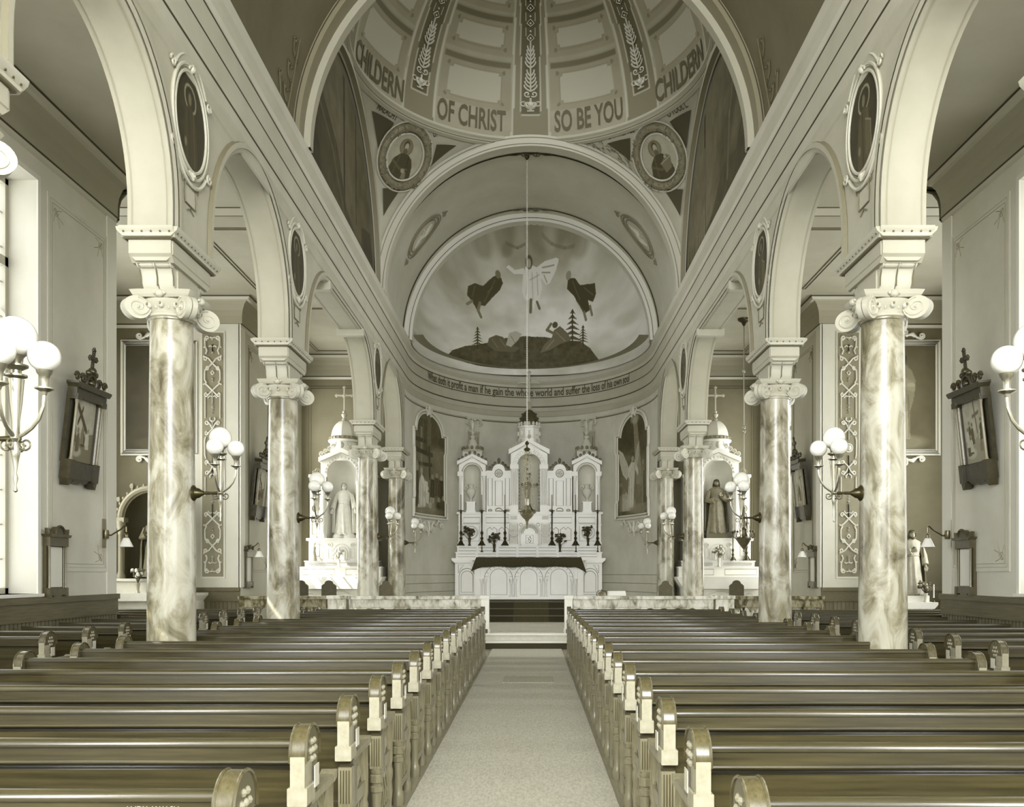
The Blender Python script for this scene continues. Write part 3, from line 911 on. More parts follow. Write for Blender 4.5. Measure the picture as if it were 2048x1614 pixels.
    for u in (-.165, .165):
        for z0, z1 in ((3.3, 3.73), (5.02, 5.5)):
            mb.tube([(xm + u, 19.912, z0), (xm + u, 19.912, z1)], .014, 5)
    struct(mb, 'trim_pilaster_scrolls_' + side, [M(206, .55)])
    # lines on transept end wall and chapel walls, corner strip
    mb = MB(); mb.c = 0
    mb.box(min(xw - sx * .03, xw + sx * .02), max(xw - sx * .03, xw + sx * .02), 19.94, 20.25, 1.28, 7.12)
    mb.box(min(xw, xw - sx * .02), max(xw, xw - sx * .02), 13.72, 14.02, 1.28, 7.12)
    mb.c = 1
    panel_lines(mb, 20.55, 22.1, 1.62, 6.8, xw - sx * .004, sx)
    xa = CX + sx * 3.95; xb = CX + sx * 6.25
    for d in (0, .06):
        mb.tube([(xa + sx * d, 25.295, 1.7), (xa + sx * d, 25.295, 6.85 - d), (xb - sx * d, 25.295, 6.85 - d), (xb - sx * d, 25.295, 1.7)], .012, 4)
    struct(mb, 'trim_corner_' + side, [M(206, .55), M(112, .6)])
    # cove and ceilings of aisle, transept and chapel
    def cove(path, closed=False):
        prof = [(.0, 7.04, 1), (.03, 7.06, 1), (.05, 7.10, 2), (.052, 7.13, 0), (.055, 7.3, 0), (.075, 7.42, 0), (.13, 7.54, 0), (.2, 7.6, 1), (.26, 7.61, 1), (.29, 7.66, 2), (.3, 7.69, 0), (.31, 7.7, 0)]
        mb = MB()
        for (o0, z0, m), (o1, z1, _) in zip(prof, prof[1:]):
            mb.c = m; v = []
            for p, n in path:
                v.append((p[0] + n[0] * o0, p[1] + n[1] * o0, z0)); v.append((p[0] + n[0] * o1, p[1] + n[1] * o1, z1))
            mb.add(v, [(2 * i, 2 * i + 2, 2 * i + 3, 2 * i + 1) for i in range(len(path) - 1)])
        return mb
    k = -sx
    path = [((xw, NY), (k, 0)), ((xw, 13.99), (k, 0))]
    struct(cove(path), 'trim_cove_aisle_' + side, [M(156, .7), M(182, .6), DLINE], 25)
    path = [((xw, 14.0), (k, 1)), ((x1, 14.0), (k, 1)), ((x1, 20.0), (k, -1)), ((xw, 20.0), (k, -1)), ((xw, 25.3), (k, -1)), ((CX + sx * (HW + TH), 25.3), (k, -1))]
    struct(cove(path), 'trim_cove_transept_' + side, [M(146, .7), M(182, .6), DLINE], 25)
    mb = MB(); a, b = sorted((CX + sx * (HW + .2), x1 + sx * .3))
    a2, b2 = sorted((CX + sx * (HW + .2), CX + sx * (AW + .4)))
    for (p0, p1, ya, yb) in ((a2, b2, NY, 13.6), (a, b, 13.6, 20.3), (a2, b2, 20.3, 25.6)):
        mb.add([(p0, ya, CEZ), (p1, ya, CEZ), (p1, yb, CEZ), (p0, yb, CEZ)], [(0, 3, 2, 1)])
    mb.c = 1
    for y in (15.0, 15.35):
        mb.box(a, b, y, y + .03, CEZ - .01, CEZ)
    mb.c = 2; mb.box(a, b, 15.03, 15.35, CEZ - .006, CEZ)
    mb.c = 1
    for yy0, yy1 in ((15.9, 19.3), (20.7, 24.7)):
        p0, p1 = CX + sx * 4.3, CX + sx * 5.9
        for d in (0, .07):
            mb.tube([(p0 + sx * d, yy0 + d, CEZ - .004), (p1 - sx * d, yy0 + d, CEZ - .004), (p1 - sx * d, yy1 - d, CEZ - .004), (p0 + sx * d, yy1 - d, CEZ - .004)], .014, 4, True)
    struct(mb, 'ceiling_aisle_' + side, [M(164, .75, 9, .7), M(100, .6), M(180, .6)])
# wall behind the camera; its unseen windows are added for frontal light
wall_y('wall_front', CX - AW - .5, CX + AW + .5, NY - .4, NY, 0, 11.6, [(-5.7, -4.3, 1.5, 6.5), (-2.4, 2.3, 3.4, 8.6), (4.2, 5.6, 1.5, 6.5)], [WALL])
for a, b, c, d in ((-5.7, -4.3, 1.5, 6.5), (-2.4, 2.3, 3.4, 8.6), (4.2, 5.6, 1.5, 6.5)):
    window('y', NY - .3, a, b, c, d, 1, PANE_W)

# ---------------------------------------------------------------- floors and steps
mb = MB(); mb.box(CX - TW - .5, CX + TW + .5, NY - .4, 18.9, -.1, 0)
struct(mb, 'floor', [M(132, .45, 10, 9, stretch=(9, .5, 1))])
mb = MB()
mb.c = 0; mb.box(CX - TW, CX + TW, 18.9, 19.25, -.1, .16); mb.box(CX - TW, CX + TW, 19.25, 28.9, -.1, .3)
mb.c = 1
mb.box(CX - 1.05, CX + .98, 18.86, 18.9, .13, .175); mb.box(CX - 1.05, CX + .98, 19.21, 19.25, .27, .312)
struct(mb, 'floor_sanctuary', [M(196, .4, 10, 6), M(226, .35)])
mb = MB(); mb.box(CX - 1.02, CX + .95, 18.88, 18.9, 0, .125)
o = mb.build('step_riser_cloth', M(52, .8)); tag(o, 'dark cloth strip on the step riser where the pale aisle carpet ends', 'cloth')
# carpeted stair to the altar
mb = MB()
mb.c = 0
for i, (y0, z) in enumerate(((23.6, .47), (24.0, .64), (24.4, .81))):
    mb.box(CX - 3.1, CX + 3.1, y0, 28.7 if i == 2 else y0 + .5, .3, z)
struct(mb, 'floor_altar_steps', [M(186, .4, 8, 5)])
mb = MB()
for i, (y0, z) in enumerate(((23.6, .47), (24.0, .64), (24.4, .81))):
    for j, (a, b) in enumerate(((-1.3, -.47), (-.47, .47), (.47, 1.3))):
        mb.c = 1 if j == 1 else 0
        mb.box(CX + a, CX + b, y0 - .012, y0, z - .17, z + .012)
        mb.box(CX + a, CX + b, y0, y0 + (.4 if i < 2 else 2.2), z, z + .012)
    mb.c = 2
    mb.tube([(CX - 1.3, y0 - .02, z + .005), (CX + 1.3, y0 - .02, z + .005)], .012, 5)
o = mb.build('stair_carpet', [M(40, .9), M(58, .9, 8, 30), M(96, .6)])
tag(o, 'dark carpet with a lighter middle strip covering the three altar steps', 'carpet')
mb = MB(); mb.box(CX - 1.25, CX + 1.2, 19.5, 23.58, .3, .312)
o = mb.build('sanctuary_rug', M(176, .85, 14, 14, bump=.2)); tag(o, 'pale patterned rug on the sanctuary floor behind the open communion rail gate', 'rug')
mb = MB(); mb.box(CX - .80, CX + .65, NY + .3, 18.86, 0, .012)
o = mb.build('aisle_carpet', M(176, .9, 16, 60, bump=.25, stretch=(1, .25, 1))); tag(o, 'long pale runner carpet down the middle aisle between the pews', 'carpet')
mb = MB(); mb.box(CX - .38, CX + .36, 13.0, 13.75, .012, .022)
o = mb.build('aisle_mat', M(160, .9, 22, 40, bump=.3)); tag(o, 'small rectangular mat lying on the pale aisle carpet', 'mat')
# ---------------------------------------------------------------- columns
def spiral_solid(mb, c, r, w, turn=1, ax=(1, 0)):
    """volute: a drum with raised spiral, axis along ax (plan direction)"""
    c = Vector(c); n = Vector((ax[0], ax[1], 0)).normalized(); t = Vector((-n.y, n.x, 0)) * turn; up = Vector((0, 0, 1))
    N = 22; v = []
    for s_ in (-1, 1):
        for i in range(N):
            a = 2 * PI * i / N
            v.append(c + n * (w / 2 * s_) + (t * cos(a) + up * sin(a)) * r)
    f = [tuple(range(N)), tuple(range(2 * N - 1, N - 1, -1))] + [(i, (i + 1) % N, (i + 1) % N + N, i + N) for i in range(N)]
    f = [q[::-1] for q in f]
    mb.add(v, f)
    for s_ in (-1, 1):
        P = []
        for i in range(40):
            a = PI / 2 + i / 39 * 2 * PI * 1.75; rr = r * (.9 - .78 * i / 39)
            P.append(c + n * (w / 2 * s_) + (t * cos(a) + up * sin(a)) * rr)
        mb.tube(P, [r * (.115 - .05 * i / 39) for i in range(40)], 5)
        mb.ball(c + n * (w / 2 * s_), r * .14, 8, 6)
def make_column():
    t = thing('marble_column', '', 'column')
    mb = MB()
    prof = [(.29, 0), (.29, .12), (.3, .16), (.27, .2), (.25, .24), (.245, .3)]
    for i in range(13):
        z = .3 + 3.93 * i / 12; prof.append((.243 - .034 * (i / 12) ** 1.4, z))
    prof += [(.222, 4.24), (.225, 4.27), (.222, 4.3)]
    # faint facets as on the polished shaft
    mb.lathe(prof[5:], n=64, fn=lambda a, z: 1 + .004 * cos(8 * a))
    mb.build('shaft', COLMAR, t)
    mb = MB(); mb.lathe(prof[:6], n=40); mb.box(-.31, .31, -.31, .31, 0, .06)
    mb.build('base', M(205, .4), t)
    # capital: bell, egg and dart, abacus with curved sides
    mb = MB()
    mb.lathe([(.215, 4.25), (.24, 4.265), (.245, 4.285), (.235, 4.3), (.225, 4.31), (.25, 4.36), (.29, 4.42), (.3, 4.45), (.27, 4.47)], n=32)
    for k in range(12):
        a = 2 * PI * k / 12
        mb.ball((.262 * cos(a), .262 * sin(a), 4.385), .03, 8, 6, sz=1.5)
        a += PI / 12
        mb.tube([(.262 * cos(a), .262 * sin(a), 4.42), (.245 * cos(a), .245 * sin(a), 4.34)], .01, 5)
    pts = []
    for k in range(4):
        c0 = PI / 4 + k * PI / 2
        for i in range(9):
            a = c0 + (i / 8) * PI / 2
            rr = .43 - .125 * sin(PI * i / 8)
            if i in (0, 8): rr = .43
            pts.append((rr, a))
    for z0, z1, s_ in ((4.47, 4.5, .93), (4.5, 4.55, 1.0)):
        v = [(r * s_ * k_ * cos(a), r * s_ * k_ * sin(a), z) for z, k_ in ((z0, .93), (z1, 1)) for r, a in pts]
        n = len(pts)
        mb.add(v, [tuple(range(n - 1, -1, -1)), tuple(range(n, 2 * n))] + [(i, (i + 1) % n, (i + 1) % n + n, i + n) for i in range(n)])
    for k in range(4):
        a = k * PI / 2; mb.ball((.30 * cos(a), .30 * sin(a), 4.50), .045, 10, 6, sz=1.1)
        for q in (-.14, .14): mb.ball((.30 * cos(a + q), .30 * sin(a + q), 4.51), .024, 8, 6)
    cap = mb.build('capital', WHITE, t)
    mb = MB(); mb.c = 0
    for k in range(4):
        a = PI / 4 + k * PI / 2; d = Vector((cos(a), sin(a), 0))
        for s_ in (-1, 1):
            n = Vector((-d.y, d.x, 0)) * s_
            p = d * .36 + Vector((0, 0, 4.345)) + n * .03
            spiral_solid(mb, p, .132, .05, -s_, (n.x, n.y))
    mb.build('volutes', M(186, .45), cap)
    mb = MB()
    for k in range(12):
        a = 2 * PI * k / 12
        mb.ball((.292 * cos(a), .292 * sin(a), 4.39), .012, 6, 4, sz=1.6)
    mb.build('dart_ornament', MLINE, cap)
    # block, consoles and projecting slab that carries the arches
    mb = MB()
    mb.box(-.17, .17, -.26, .26, 4.54, 4.86)
    for s_ in (-1, 1):
        for sg in (1, -1):
            mb.prism([(sg * .14, 4.56), (sg * .42, 4.84), (sg * .14, 4.84)], 'x', s_ * .13 - .02, s_ * .13 + .02)
    mb.prism([(-.15, 4.8), (.15, 4.8), (.215, 4.87), (.215, 5.03), (-.215, 5.03), (-.215, 4.87)], 'y', -.5, .5)
    mb.prism([(-.45, 4.79), (.45, 4.79), (.53, 4.87), (.53, 5.03), (-.53, 5.03), (-.53, 4.87)], 'x', -.205, .205)
    mb.build('impost_block', CREAM, t)
    mb = MB(); mb.c = 0
    mb.prism([(-.23, 5.035), (.23, 5.035), (.29, 5.1), (.30, 5.14), (-.30, 5.14), (-.29, 5.1)], 'y', -.6, .6)
    mb.prism([(-.56, 5.035), (.56, 5.035), (.62, 5.1), (.63, 5.14), (-.63, 5.14), (-.62, 5.1)], 'x', -.26, .26)
    ab = mb.build('abacus', M(180, .45), t)
    mb = MB()
    mb.box(-.235, .235, -.56, .56, 5.02, 5.036)
    for s_ in (-1, 1):
        for i in range(13):
            y = -.54 + 1.08 * i / 12; mb.box(s_ * .275 - .006, s_ * .275 + .006, y - .008, y + .008, 5.075, 5.105)
        for i in range(6):
            x = -.22 + .44 * i / 5; mb.box(x - .008, x + .008, s_ * .605 - .008, s_ * .605 + .008, 5.075, 5.105)
    mb.build('dentils', M(84, .6), ab)
    for s_ in (-1, 1):
        mb = MB()
        for (x0, x1) in ((-.155, -.005), (.005, .155)):
            P = [(s_ * y, z) for y, z in ((.24, 4.55), (.30, 4.55), (.335, 4.60), (.345, 4.68), (.375, 4.75), (.42, 4.785), (.42, 4.86), (.24, 4.86))]
            mb.prism(P, 'x', x0, x1)
            mb.lathe([(.03, x0 - .0), (.045, x0 + .02), (.045, x1 - .02), (.03, x1)], (0, s_ * .40, 4.80), 14, ax='x')
        for x in (-.162, 0, .162):
            mb.lathe([(.05, x - .006), (.05, x + .006)], (0, s_ * .4, 4.80), 12, ax='x')
        c = mb.build('console', M(186, .45), t)
        mb = MB()
        for x in (-.16, 0, .16):
            mb.tube([(x, s_ * .347, 4.57), (x, s_ * .352, 4.66), (x, s_ * .38, 4.74)], .007, 4)
        mb.build('console_line', M(96, .6), c)
    return t
colproto = make_column()
def each_mesh(o):
    for ch in o.children:
        yield ch.data
        yield from each_mesh(ch)
for me in set(each_mesh(colproto)):
    co = np.empty(len(me.vertices) * 3); me.vertices.foreach_get('co', co); co = co.reshape(-1, 3)
    co[:, 2] = np.interp(co[:, 2], [0, .3, 4.27, 4.55, 5.14], [0, .3, 4.19, 4.42, 4.93])
    me.vertices.foreach_set('co', co.reshape(-1)); me.update()
ordn = ['first', 'second', 'third', 'fourth', 'fifth', 'sixth', 'seventh', 'eighth', 'ninth', 'tenth', 'eleventh', 'twelfth', 'thirteenth', 'fourteenth', 'fifteenth', 'sixteenth', 'seventeenth', 'eighteenth']
clab = {('l', 0): 'capital and slab of the near marble column cut by the picture edge beside the tall window',
        ('l', 1): 'thick veined marble column with white scroll capital, nearest on the window side',
        ('l', 2): 'bright veined marble column before the narrow chapel wall, second from camera at left',
        ('l', 3): 'slim marble column overlapping the niche of the white robed woman statue',
        ('l', 4): 'farthest left marble column beside the curved wall and arched nativity painting',
        ('r', 1): 'large veined marble column in front of the dark framed saint painting on the right',
        ('r', 2): 'marble column right of the hanging lamp, second from camera on the right',
        ('r', 3): 'slim marble column partly hiding the altar of the brown robed man statue',
        ('r', 4): 'farthest right marble column beside the arched angel painting',
        ('r', 0): 'near right marble column just outside the picture holding one globe arm'}
first = True
for sd, sx in (('l', -1), ('r', 1)):
    for i, y in enumerate(COLY):
        loc = (CX + sx * (HW + TH / 2), y, 0)
        if i >= 3: loc = (loc[0], y, .3 if False else 0)
        if first:
            colproto.location = loc; colproto['label'] = clab[sd, i]; colproto['group'] = 'marble columns of the arcades'; first = False
        else: dup(colproto, loc, clab[sd, i])

# ---------------------------------------------------------------- globe lamps on the columns
GLOBE = bpy.data.materials.new('opal_glass_globe'); GLOBE.use_nodes = True
b = GLOBE.node_tree.nodes['Principled BSDF']
b.inputs['Base Color'].default_value = sep(228); b.inputs['Roughness'].default_value = .18
b.inputs['Subsurface Weight'].default_value = .0
b.inputs['Coat Weight'].default_value = .3
def make_lamp():
    """origin at the column axis height 2.42; the arm points along +X (into the nave)"""
    t = thing('globe_lamp', '', 'lamp')
    mb = MB()
    mb.lathe([(.085, .224), (.08, .235), (.055, .25), (.05, .28), (.03, .31), (.02, .33)], n=18, ax='x')
    mb.lathe([(.014, .3), (.017, .38), (.013, .4), (.017, .46), (.012, .50)], n=10, ax='x')
    mb.build('wall_bracket', BRONZE, t)
    mb = MB(); X = .50
    mb.lathe([(0, -.30), (.012, -.29), (.005, -.26), (.014, -.22), (.006, -.19), (.02, -.1), (.028, -.06), (.02, -.02), (.032, .0), (.02, .04), (.022, .1), (.034, .2), (.042, .30), (.045, .33), (.03, .335), (.06, .345), (.06, .355), (.03, .36), (.03, .38), (.065, .40), (.065, .41), (.035, .415), (.04, .45), (.055, .47)], (X, 0, 0), 16)
    stem = mb.build('stem', BRASS, t)
    mb = MB()
    for s_ in (0, PI / 2, PI, PI * 1.5):
        mb.tube([(X + u * cos(s_), u * sin(s_), v) for u, v in spiral(.055, -.03, .04, .008, PI, 1.3, 14)], .006, 4)
    mb.build('scroll', M(150, .3, metal=.8), stem)
    g = MB(); g.ball((X, 0, .565), .113, 28, 16); g.build('globe', GLOBE, t)
    for a in (0, -PI / 2):
        d = (cos(a), sin(a))
        mb = MB()
        P = [(.015, .01), (.05, .03), (.09, .06), (.13, .11), (.155, .18), (.16, .25)]
        mb.tube([(X + u * d[0], u * d[1], v) for u, v in P], [.012, .012, .011, .011, .011, .012], 8)
        mb.lathe([(.012, .24), (.018, .26), (.05, .275), (.05, .283), (.02, .29), (.022, .33), (.03, .35), (.04, .365), (.045, .38)], (X + .16 * d[0], .16 * d[1], 0), 14)
        arm = mb.build('arm', BRASS, t)
        g = MB(); g.ball((X + .16 * d[0], .16 * d[1], .455), .086, 24, 14); g.build('globe', GLOBE, arm)
    return t
lamp0 = make_lamp()
llab = {('l', 0): 'largest brass lamp with white globes at the left picture edge before the window',
        ('l', 1): 'brass lamp with white globes on the thick near left column',
        ('l', 2): 'brass lamp with glowing globes on the left column by the woman statue altar',
        ('l', 3): 'small brass lamp with globes on the slim column right of the woman statue',
        ('l', 4): 'smallest left globe lamp, below the arched nativity painting',
        ('r', 0): 'single globe arm entering at the right picture edge',
        ('r', 1): 'brass three globe lamp on the large right column before the scroll panel',
        ('r', 2): 'brass three globe lamp overlapping the brown robed man statue',
        ('r', 3): 'small brass globe lamp between the two slim right columns',
        ('r', 4): 'smallest right globe lamp, below the arched angel painting'}
first = True
for sd, sx in (('l', -1), ('r', 1)):
    for i, y in enumerate(COLY):
        loc = (CX + sx * (HW + TH / 2), y, 2.42); rz = 0 if sx < 0 else PI
        if first:
            lamp0.location = loc; lamp0.rotation_euler[2] = rz; lamp0.scale = (1.1, 1.1, 1.1); lamp0['label'] = llab[sd, i]; lamp0['group'] = 'globe lamps on the columns'; first = False
        else:
            o = dup(lamp0, loc, llab[sd, i], rz)
            k_ = 1.05 if i == 0 else 1
            o.scale = (k_, -k_ if sx > 0 else k_, k_)

# ---------------------------------------------------------------- saints painted in ovals above the columns
def make_medallion(v):
    """in the plane Y (u) / Z, facing +X; origin at the oval's centre"""
    t = thing('saint_medallion', '', 'painting')
    cv = Can(64, 90, 62, -1, 1, -1, 1)
    cv.noise(7, 6, 8, v, 3)
    cv.ring(0, .5, .36, .27, .1, 165)
    cv.ell(0, .48, .17, .17, 60, 1, .1); cv.ell(.03, .48, .1, .13, 128, 1, .3)
    cv.poly([(-.5, -1), (-.42, -.2), (-.3, .2), (-.1, .32), (.14, .32), (.34, .2), (.42, -.2), (.4, -1)], 84 if v % 2 else 72)
    cv.line([(-.2, .2), (-.3, -.9)], .03, 112, .6); cv.line([(.1, .25), (.02, -.9)], .03, 54, .8); cv.line([(.25, .1), (.22, -.8)], .025, 104, .5)
    if v % 2: cv.poly([(-.5, -.7), (-.45, -.1), (-.1, .05), (-.12, -.75)], 100); cv.line([(-.5, -.7), (-.45, -.1), (-.1, .05)], .015, 150)
    cv.ell(.3, -.5, .07, .1, 150, .8, .4)
    cv.a *= .8
    painted('painted_panel', cv, lambda u, w: (.012 + 0 * u, -u * .45, w * .53), t, CANVAS, keep=(cv.U ** 2 + cv.V ** 2 <= 1.01))
    mb = MB(); n = 44
    for r, k, c in ((.36, .02, 0), (.385, .012, 1), (.41, .022, 0)):
        mb.c = c
        mb.tube([(.018, r * cos(a) * 1.27, r * 1.5 * sin(a)) for a in [2 * PI * i / n for i in range(n)]], k, 6, True)
    mb.c = 0
    mb.tube([(.02, .56 * cos(a), .05 + .66 * sin(a)) for a in [PI * .22 + PI * .56 * i / 14 for i in range(15)]], .02, 6)
    mb.tube([(.02, .56 * cos(a), -.05 + .66 * sin(a)) for a in [-PI * .22 - PI * .56 * i / 14 for i in range(15)]], .024, 6)
    for s_ in (-1, 1):
        for q in (-1, 1):
            mb.tube([(.03, s_ * (.46 + u), q * (.38 + w)) for u, w in spiral(.06, .03, .07, .01, 0, 1.3, 14)], .014, 5)
    for q in (-1, 1):
        mb.ball((.03, 0, q * .6), .045, 8, 6); mb.tube([(.03, -.09, q * .58), (.04, 0, q * .64), (.03, .09, q * .58)], .02, 5)
    mb.build('frame', [M(186, .5), M(120, .5)], t)
    mb = MB(); mb.c = 0
    mb.box(.002, .012, -.14, .14, -.93, -.74)
    mb.c = 1
    mb.tube([(.014, y, z) for y, z in ((-.15, -.94), (.15, -.94), (.17, -.84), (.15, -.73), (-.15, -.73), (-.17, -.84))], .009, 4, True)
    for s_ in (-1, 1): mb.tube([(.014, s_ * (.16 + u), -.72 + w) for u, w in spiral(.03, .03, .05, .008, -PI / 2, 1.2, 12)], .008, 4)
    mb.tube([(.014, -.1, -1.02), (.014, 0, -.97), (.014, .1, -1.02)], .008, 4)
    mb.build('name_tablet', [M(176, .6), M(110, .6)], t)
    return t
mlab = {('l', 1): 'large dark oval painting of a standing saint with halo above the near left column',
        ('l', 2): 'dark oval saint painting above the second left column',
        ('l', 3): 'narrow dark oval saint painting by the small left arch near the apse',
        ('r', 1): 'large dark oval painting of a saint holding a tablet above the near right column',
        ('r', 2): 'dark oval saint painting above the second right column',
        ('r', 3): 'narrow dark oval saint painting by the small right arch near the apse'}
pm = {}
for sd, sx in (('l', -1), ('r', 1)):
    for i in (1, 2, 3):
        y = COLY[i] - .1
        loc = (CX + sx * HW - sx * .0, y, 6.17); rz = 0 if sx < 0 else PI
        o = make_medallion(i * 2 + (1 if sx > 0 else 0))
        o.location = loc; o.scale = (.9, .9, .9); o.rotation_euler[2] = rz; o['label'] = mlab[sd, i]; o['group'] = 'saints painted above the columns'

# ---------------------------------------------------------------- pews
def pew_end_mesh():
    """aisle end of a pew; outer face towards +X, origin at the floor under the back post (Y forward)"""
    mb = MB(); w = .032
    mb.c = 0
    # post: foot, turned shaft, rings, fluted block, neck, blocks
    mb.lathe([(.042, 0), (.042, .05), (.036, .085), (.03, .1), (.028, .2), (.031, .295), (.037, .30), (.037, .33), (.03, .335), (.03, .35), (.038, .355), (.038, .40), (.031, .405), (.037, .415), (.037, .44)], n=12)
    mb.box(-.034, .034, -.036, .036, .44, .635)
    mb.box(-.036, .036, -.05, .05, .68, .75, .004)
    mb.c = 1; mb.box(-.026, .026, -.03, .03, .63, .685)
    mb.c = 2; mb.box(-.029, .029, -.078, .04, .745, .87)
    mb.box(-.040, .040, -.082, .05, .675, .748, .003)
    mb.c = 1
    for k in range(4): mb.box(-.024 + k * .014, -.019 + k * .014, -.0375, -.03, .455, .62)
    # rounded head with a carved rosette
    mb.c = 3
    P = [(.118 * cos(a) + .045, .862 + .12 * sin(a)) for a in [-.15 + (PI + .3) * i / 20 for i in range(21)]]
    mb.prism(P, 'x', -.03, .03)
    mb.tube([(.031, y, z) for y, z in P], .006, 5); mb.tube([(-.031, y, z) for y, z in P], .006, 5)
    mb.c = 2
    for s_ in (-1, 1):
        for k in range(6):
            a = k * PI / 3; mb.ball((s_ * .026, .045 + .04 * cos(a), .88 + .04 * sin(a)), .016, 6, 4)
        mb.ball((s_ * .028, .045, .88), .016, 8, 5)
    # side board, arm rail and lyre curves
    mb.c = 3
    mb.box(-.022, .022, -.02, .16, .42, .86)
    mb.c = 0
    mb.box(-.032, .032, .03, .46, .655, .69)
    mb.prism([(.44, .655), (.49, .665), (.50, .70), (.47, .705), (.44, .69)], 'x', -.034, .034)
    mb.box(-.018, .018, .0, .44, .40, .47)
    for q in (0, .05, .10):
        mb.tube([(.0, .12 + q * .9, .47), (.0, .22 + q * .7, .52), (.0, .27 + q * .5, .58), (0, .22 + q, .64), (0, .24 + q, .66)], .013, 6)
    mb.tube([(0, .38, .47), (0, .33, .53), (0, .38, .6), (0, .42, .66)], .014, 6)
    # front leg and lower panel
    mb.lathe([(.036, 0), (.036, .04), (.026, .08), (.022, .12), (.03, .2), (.024, .26), (.03, .3), (.03, .34), (.024, .36), (.03, .40), (.03, .655)], (0, .43, 0), 10)
    mb.box(-.013, .013, .03, .42, .10, .15)
    for k in range(4):
        mb.tube([(0, .09 + k * .08, .15), (0, .14 + k * .08, .25), (0, .09 + k * .08, .33), (0, .14 + k * .08, .40)], .010, 5)
    return mb
_pe = None
def pew_mesh(name, mb, mats):
    o = mb.build(name, mats); me = o.data; bpy.data.objects.remove(o); return me
END_ME = pew_mesh('pew_end', pew_end_mesh(), [WOODL, M(56, .4), WOODP, WOODD])
mb = MB(); mb.box(.0, .004, .03, .1, .725, .815)
PLATE_ME = pew_mesh('number_plate', mb, [M(196, .4)])
_pc = {}
def pew(x0, x1, y, label, group, seat=None, ends=(1, 1), extra=None):
    """x0 < x1"""
    t = thing('pew', label, 'pew', (x0, y, 0), 0, group)
    L_ = x1 - x0; s0, s1 = seat or (0, L_)
    key = (round(L_, 3), round(s0, 3), round(s1, 3))
    if key not in _pc:
        d = {}
        mb = MB(); mb.box(.02, L_ - .02, -.012, .012, .86, .915); 
        mb.prism([(.027 * cos(a) , .910 + .024 * sin(a)) for a in [PI * i / 8 for i in range(9)]] + [(-.027, .90), (.027, .90)], 'x', .02, L_ - .02)
        d['top_rail'] = pew_mesh('top_rail', mb, [WOOD])
        mb = MB(); mb.prism([(-.019, .838), (.006, .838), (.010, .905), (-.016, .905)], 'x', .02, L_ - .02)
        mb.tube([(.02, -.021, .838), (L_ - .02, -.021, .838)], .007, 6)
        mb.box(.02, L_ - .02, -.006, .018, .47, .805)
        mb.box(.02, L_ - .02, .032, .045, .75, .87)
        n = max(1, int(L_ / 1.6))
        for i in range(1, n): mb.box(L_ * i / n - .03, L_ * i / n + .03, -.001, .03, .1, .8)
        mb.box(.02, L_ - .02, -.006, .018, .3, .44)
        d['backrest'] = pew_mesh('backrest', mb, [WOOD])
        mb = MB(); mb.prism([(.0, .43), (.42, .44), (.445, .452), (.42, .468), (.0, .455)], 'x', s0 + .03, s1 - .03)
        d['seat'] = pew_mesh('seat', mb, [WOOD])
        mb = MB(); mb.box(s0 + .05, s1 - .05, -.16, -.04, .13, .155)
        for q in (.12, .5, .88): mb.box(s0 + (s1 - s0) * q - .02, s0 + (s1 - s0) * q + .02, -.14, -.06, 0, .13)
        mb.box(s0 + .05, s1 - .05, -.175, -.15, .7, .72) if False else None
        d['kneeler'] = pew_mesh('kneeler', mb, [DARKW])
        _pc[key] = d
    for k, me in _pc[key].items(): link(k, me, t)
    for i, (x, s_) in enumerate(((0, -1), (L_, 1))):
        if not ends[i]: continue
        e = link('pew_end', END_ME, t); e.location = (x, 0, 0); 
        if s_ < 0: e.scale = (-1, 1, 1)
        p = link('number_plate', PLATE_ME, e); p.location = (.0405, 0, 0)
    return t
LX0, LX1 = -4.02, -.935
RX0, RX1 = .655, 3.46
for k in range(17):
    y = 2.78 + .86 * k; hit = k in (7, 12)
    o = pew(LX0, LX1, y, 'long varnished wooden pew left of the aisle, %s row counted from the camera' % ordn[k], 'long pews left of the aisle',
        seat=(.75, LX1 - LX0) if hit else None)
    if k == 0: first_pew = o
for k in range(17):
    y = 2.68 + .865 * k; cut = k in (7, 12)
    pew(RX0, 3.28 if cut else RX1, y, 'long varnished wooden pew right of the aisle, %s row counted from the camera' % ordn[k], 'long pews right of the aisle',
        ends=(1, 0) if cut else (1, 1), seat=(0, RX1 - RX0 - .3) if k in (13,) else None)
for k in range(9):
    y = 9.46 + .9 * k
    pew(-9.2 if y > 14 else -6.42, -5.13, y, 'dark pew by the window wall beyond the side aisle, %s of the left wall rows' % ordn[k], 'pews along the left wall', ends=(0, 1))
for k in range(10):
    y = 8.22 + .9 * k
    pew(4.27, 9.1 if y > 14 else 6.28, y, 'dark pew by the right wall beyond the side aisle, %s of the right wall rows' % ordn[k], 'pews along the right wall', ends=(1, 0))
# name scratched in the back rail of the first pew
mb = MB()
add_text(mb, 'ANDY  WALSH', lambda x, z: (x, -.0215, .868 + z * 1.0), .017, .165, 0, 0)
o = mb.build('scratched_name', M(190, .6), first_pew); o.location = (4.02 - 1.17 , 0, 0)
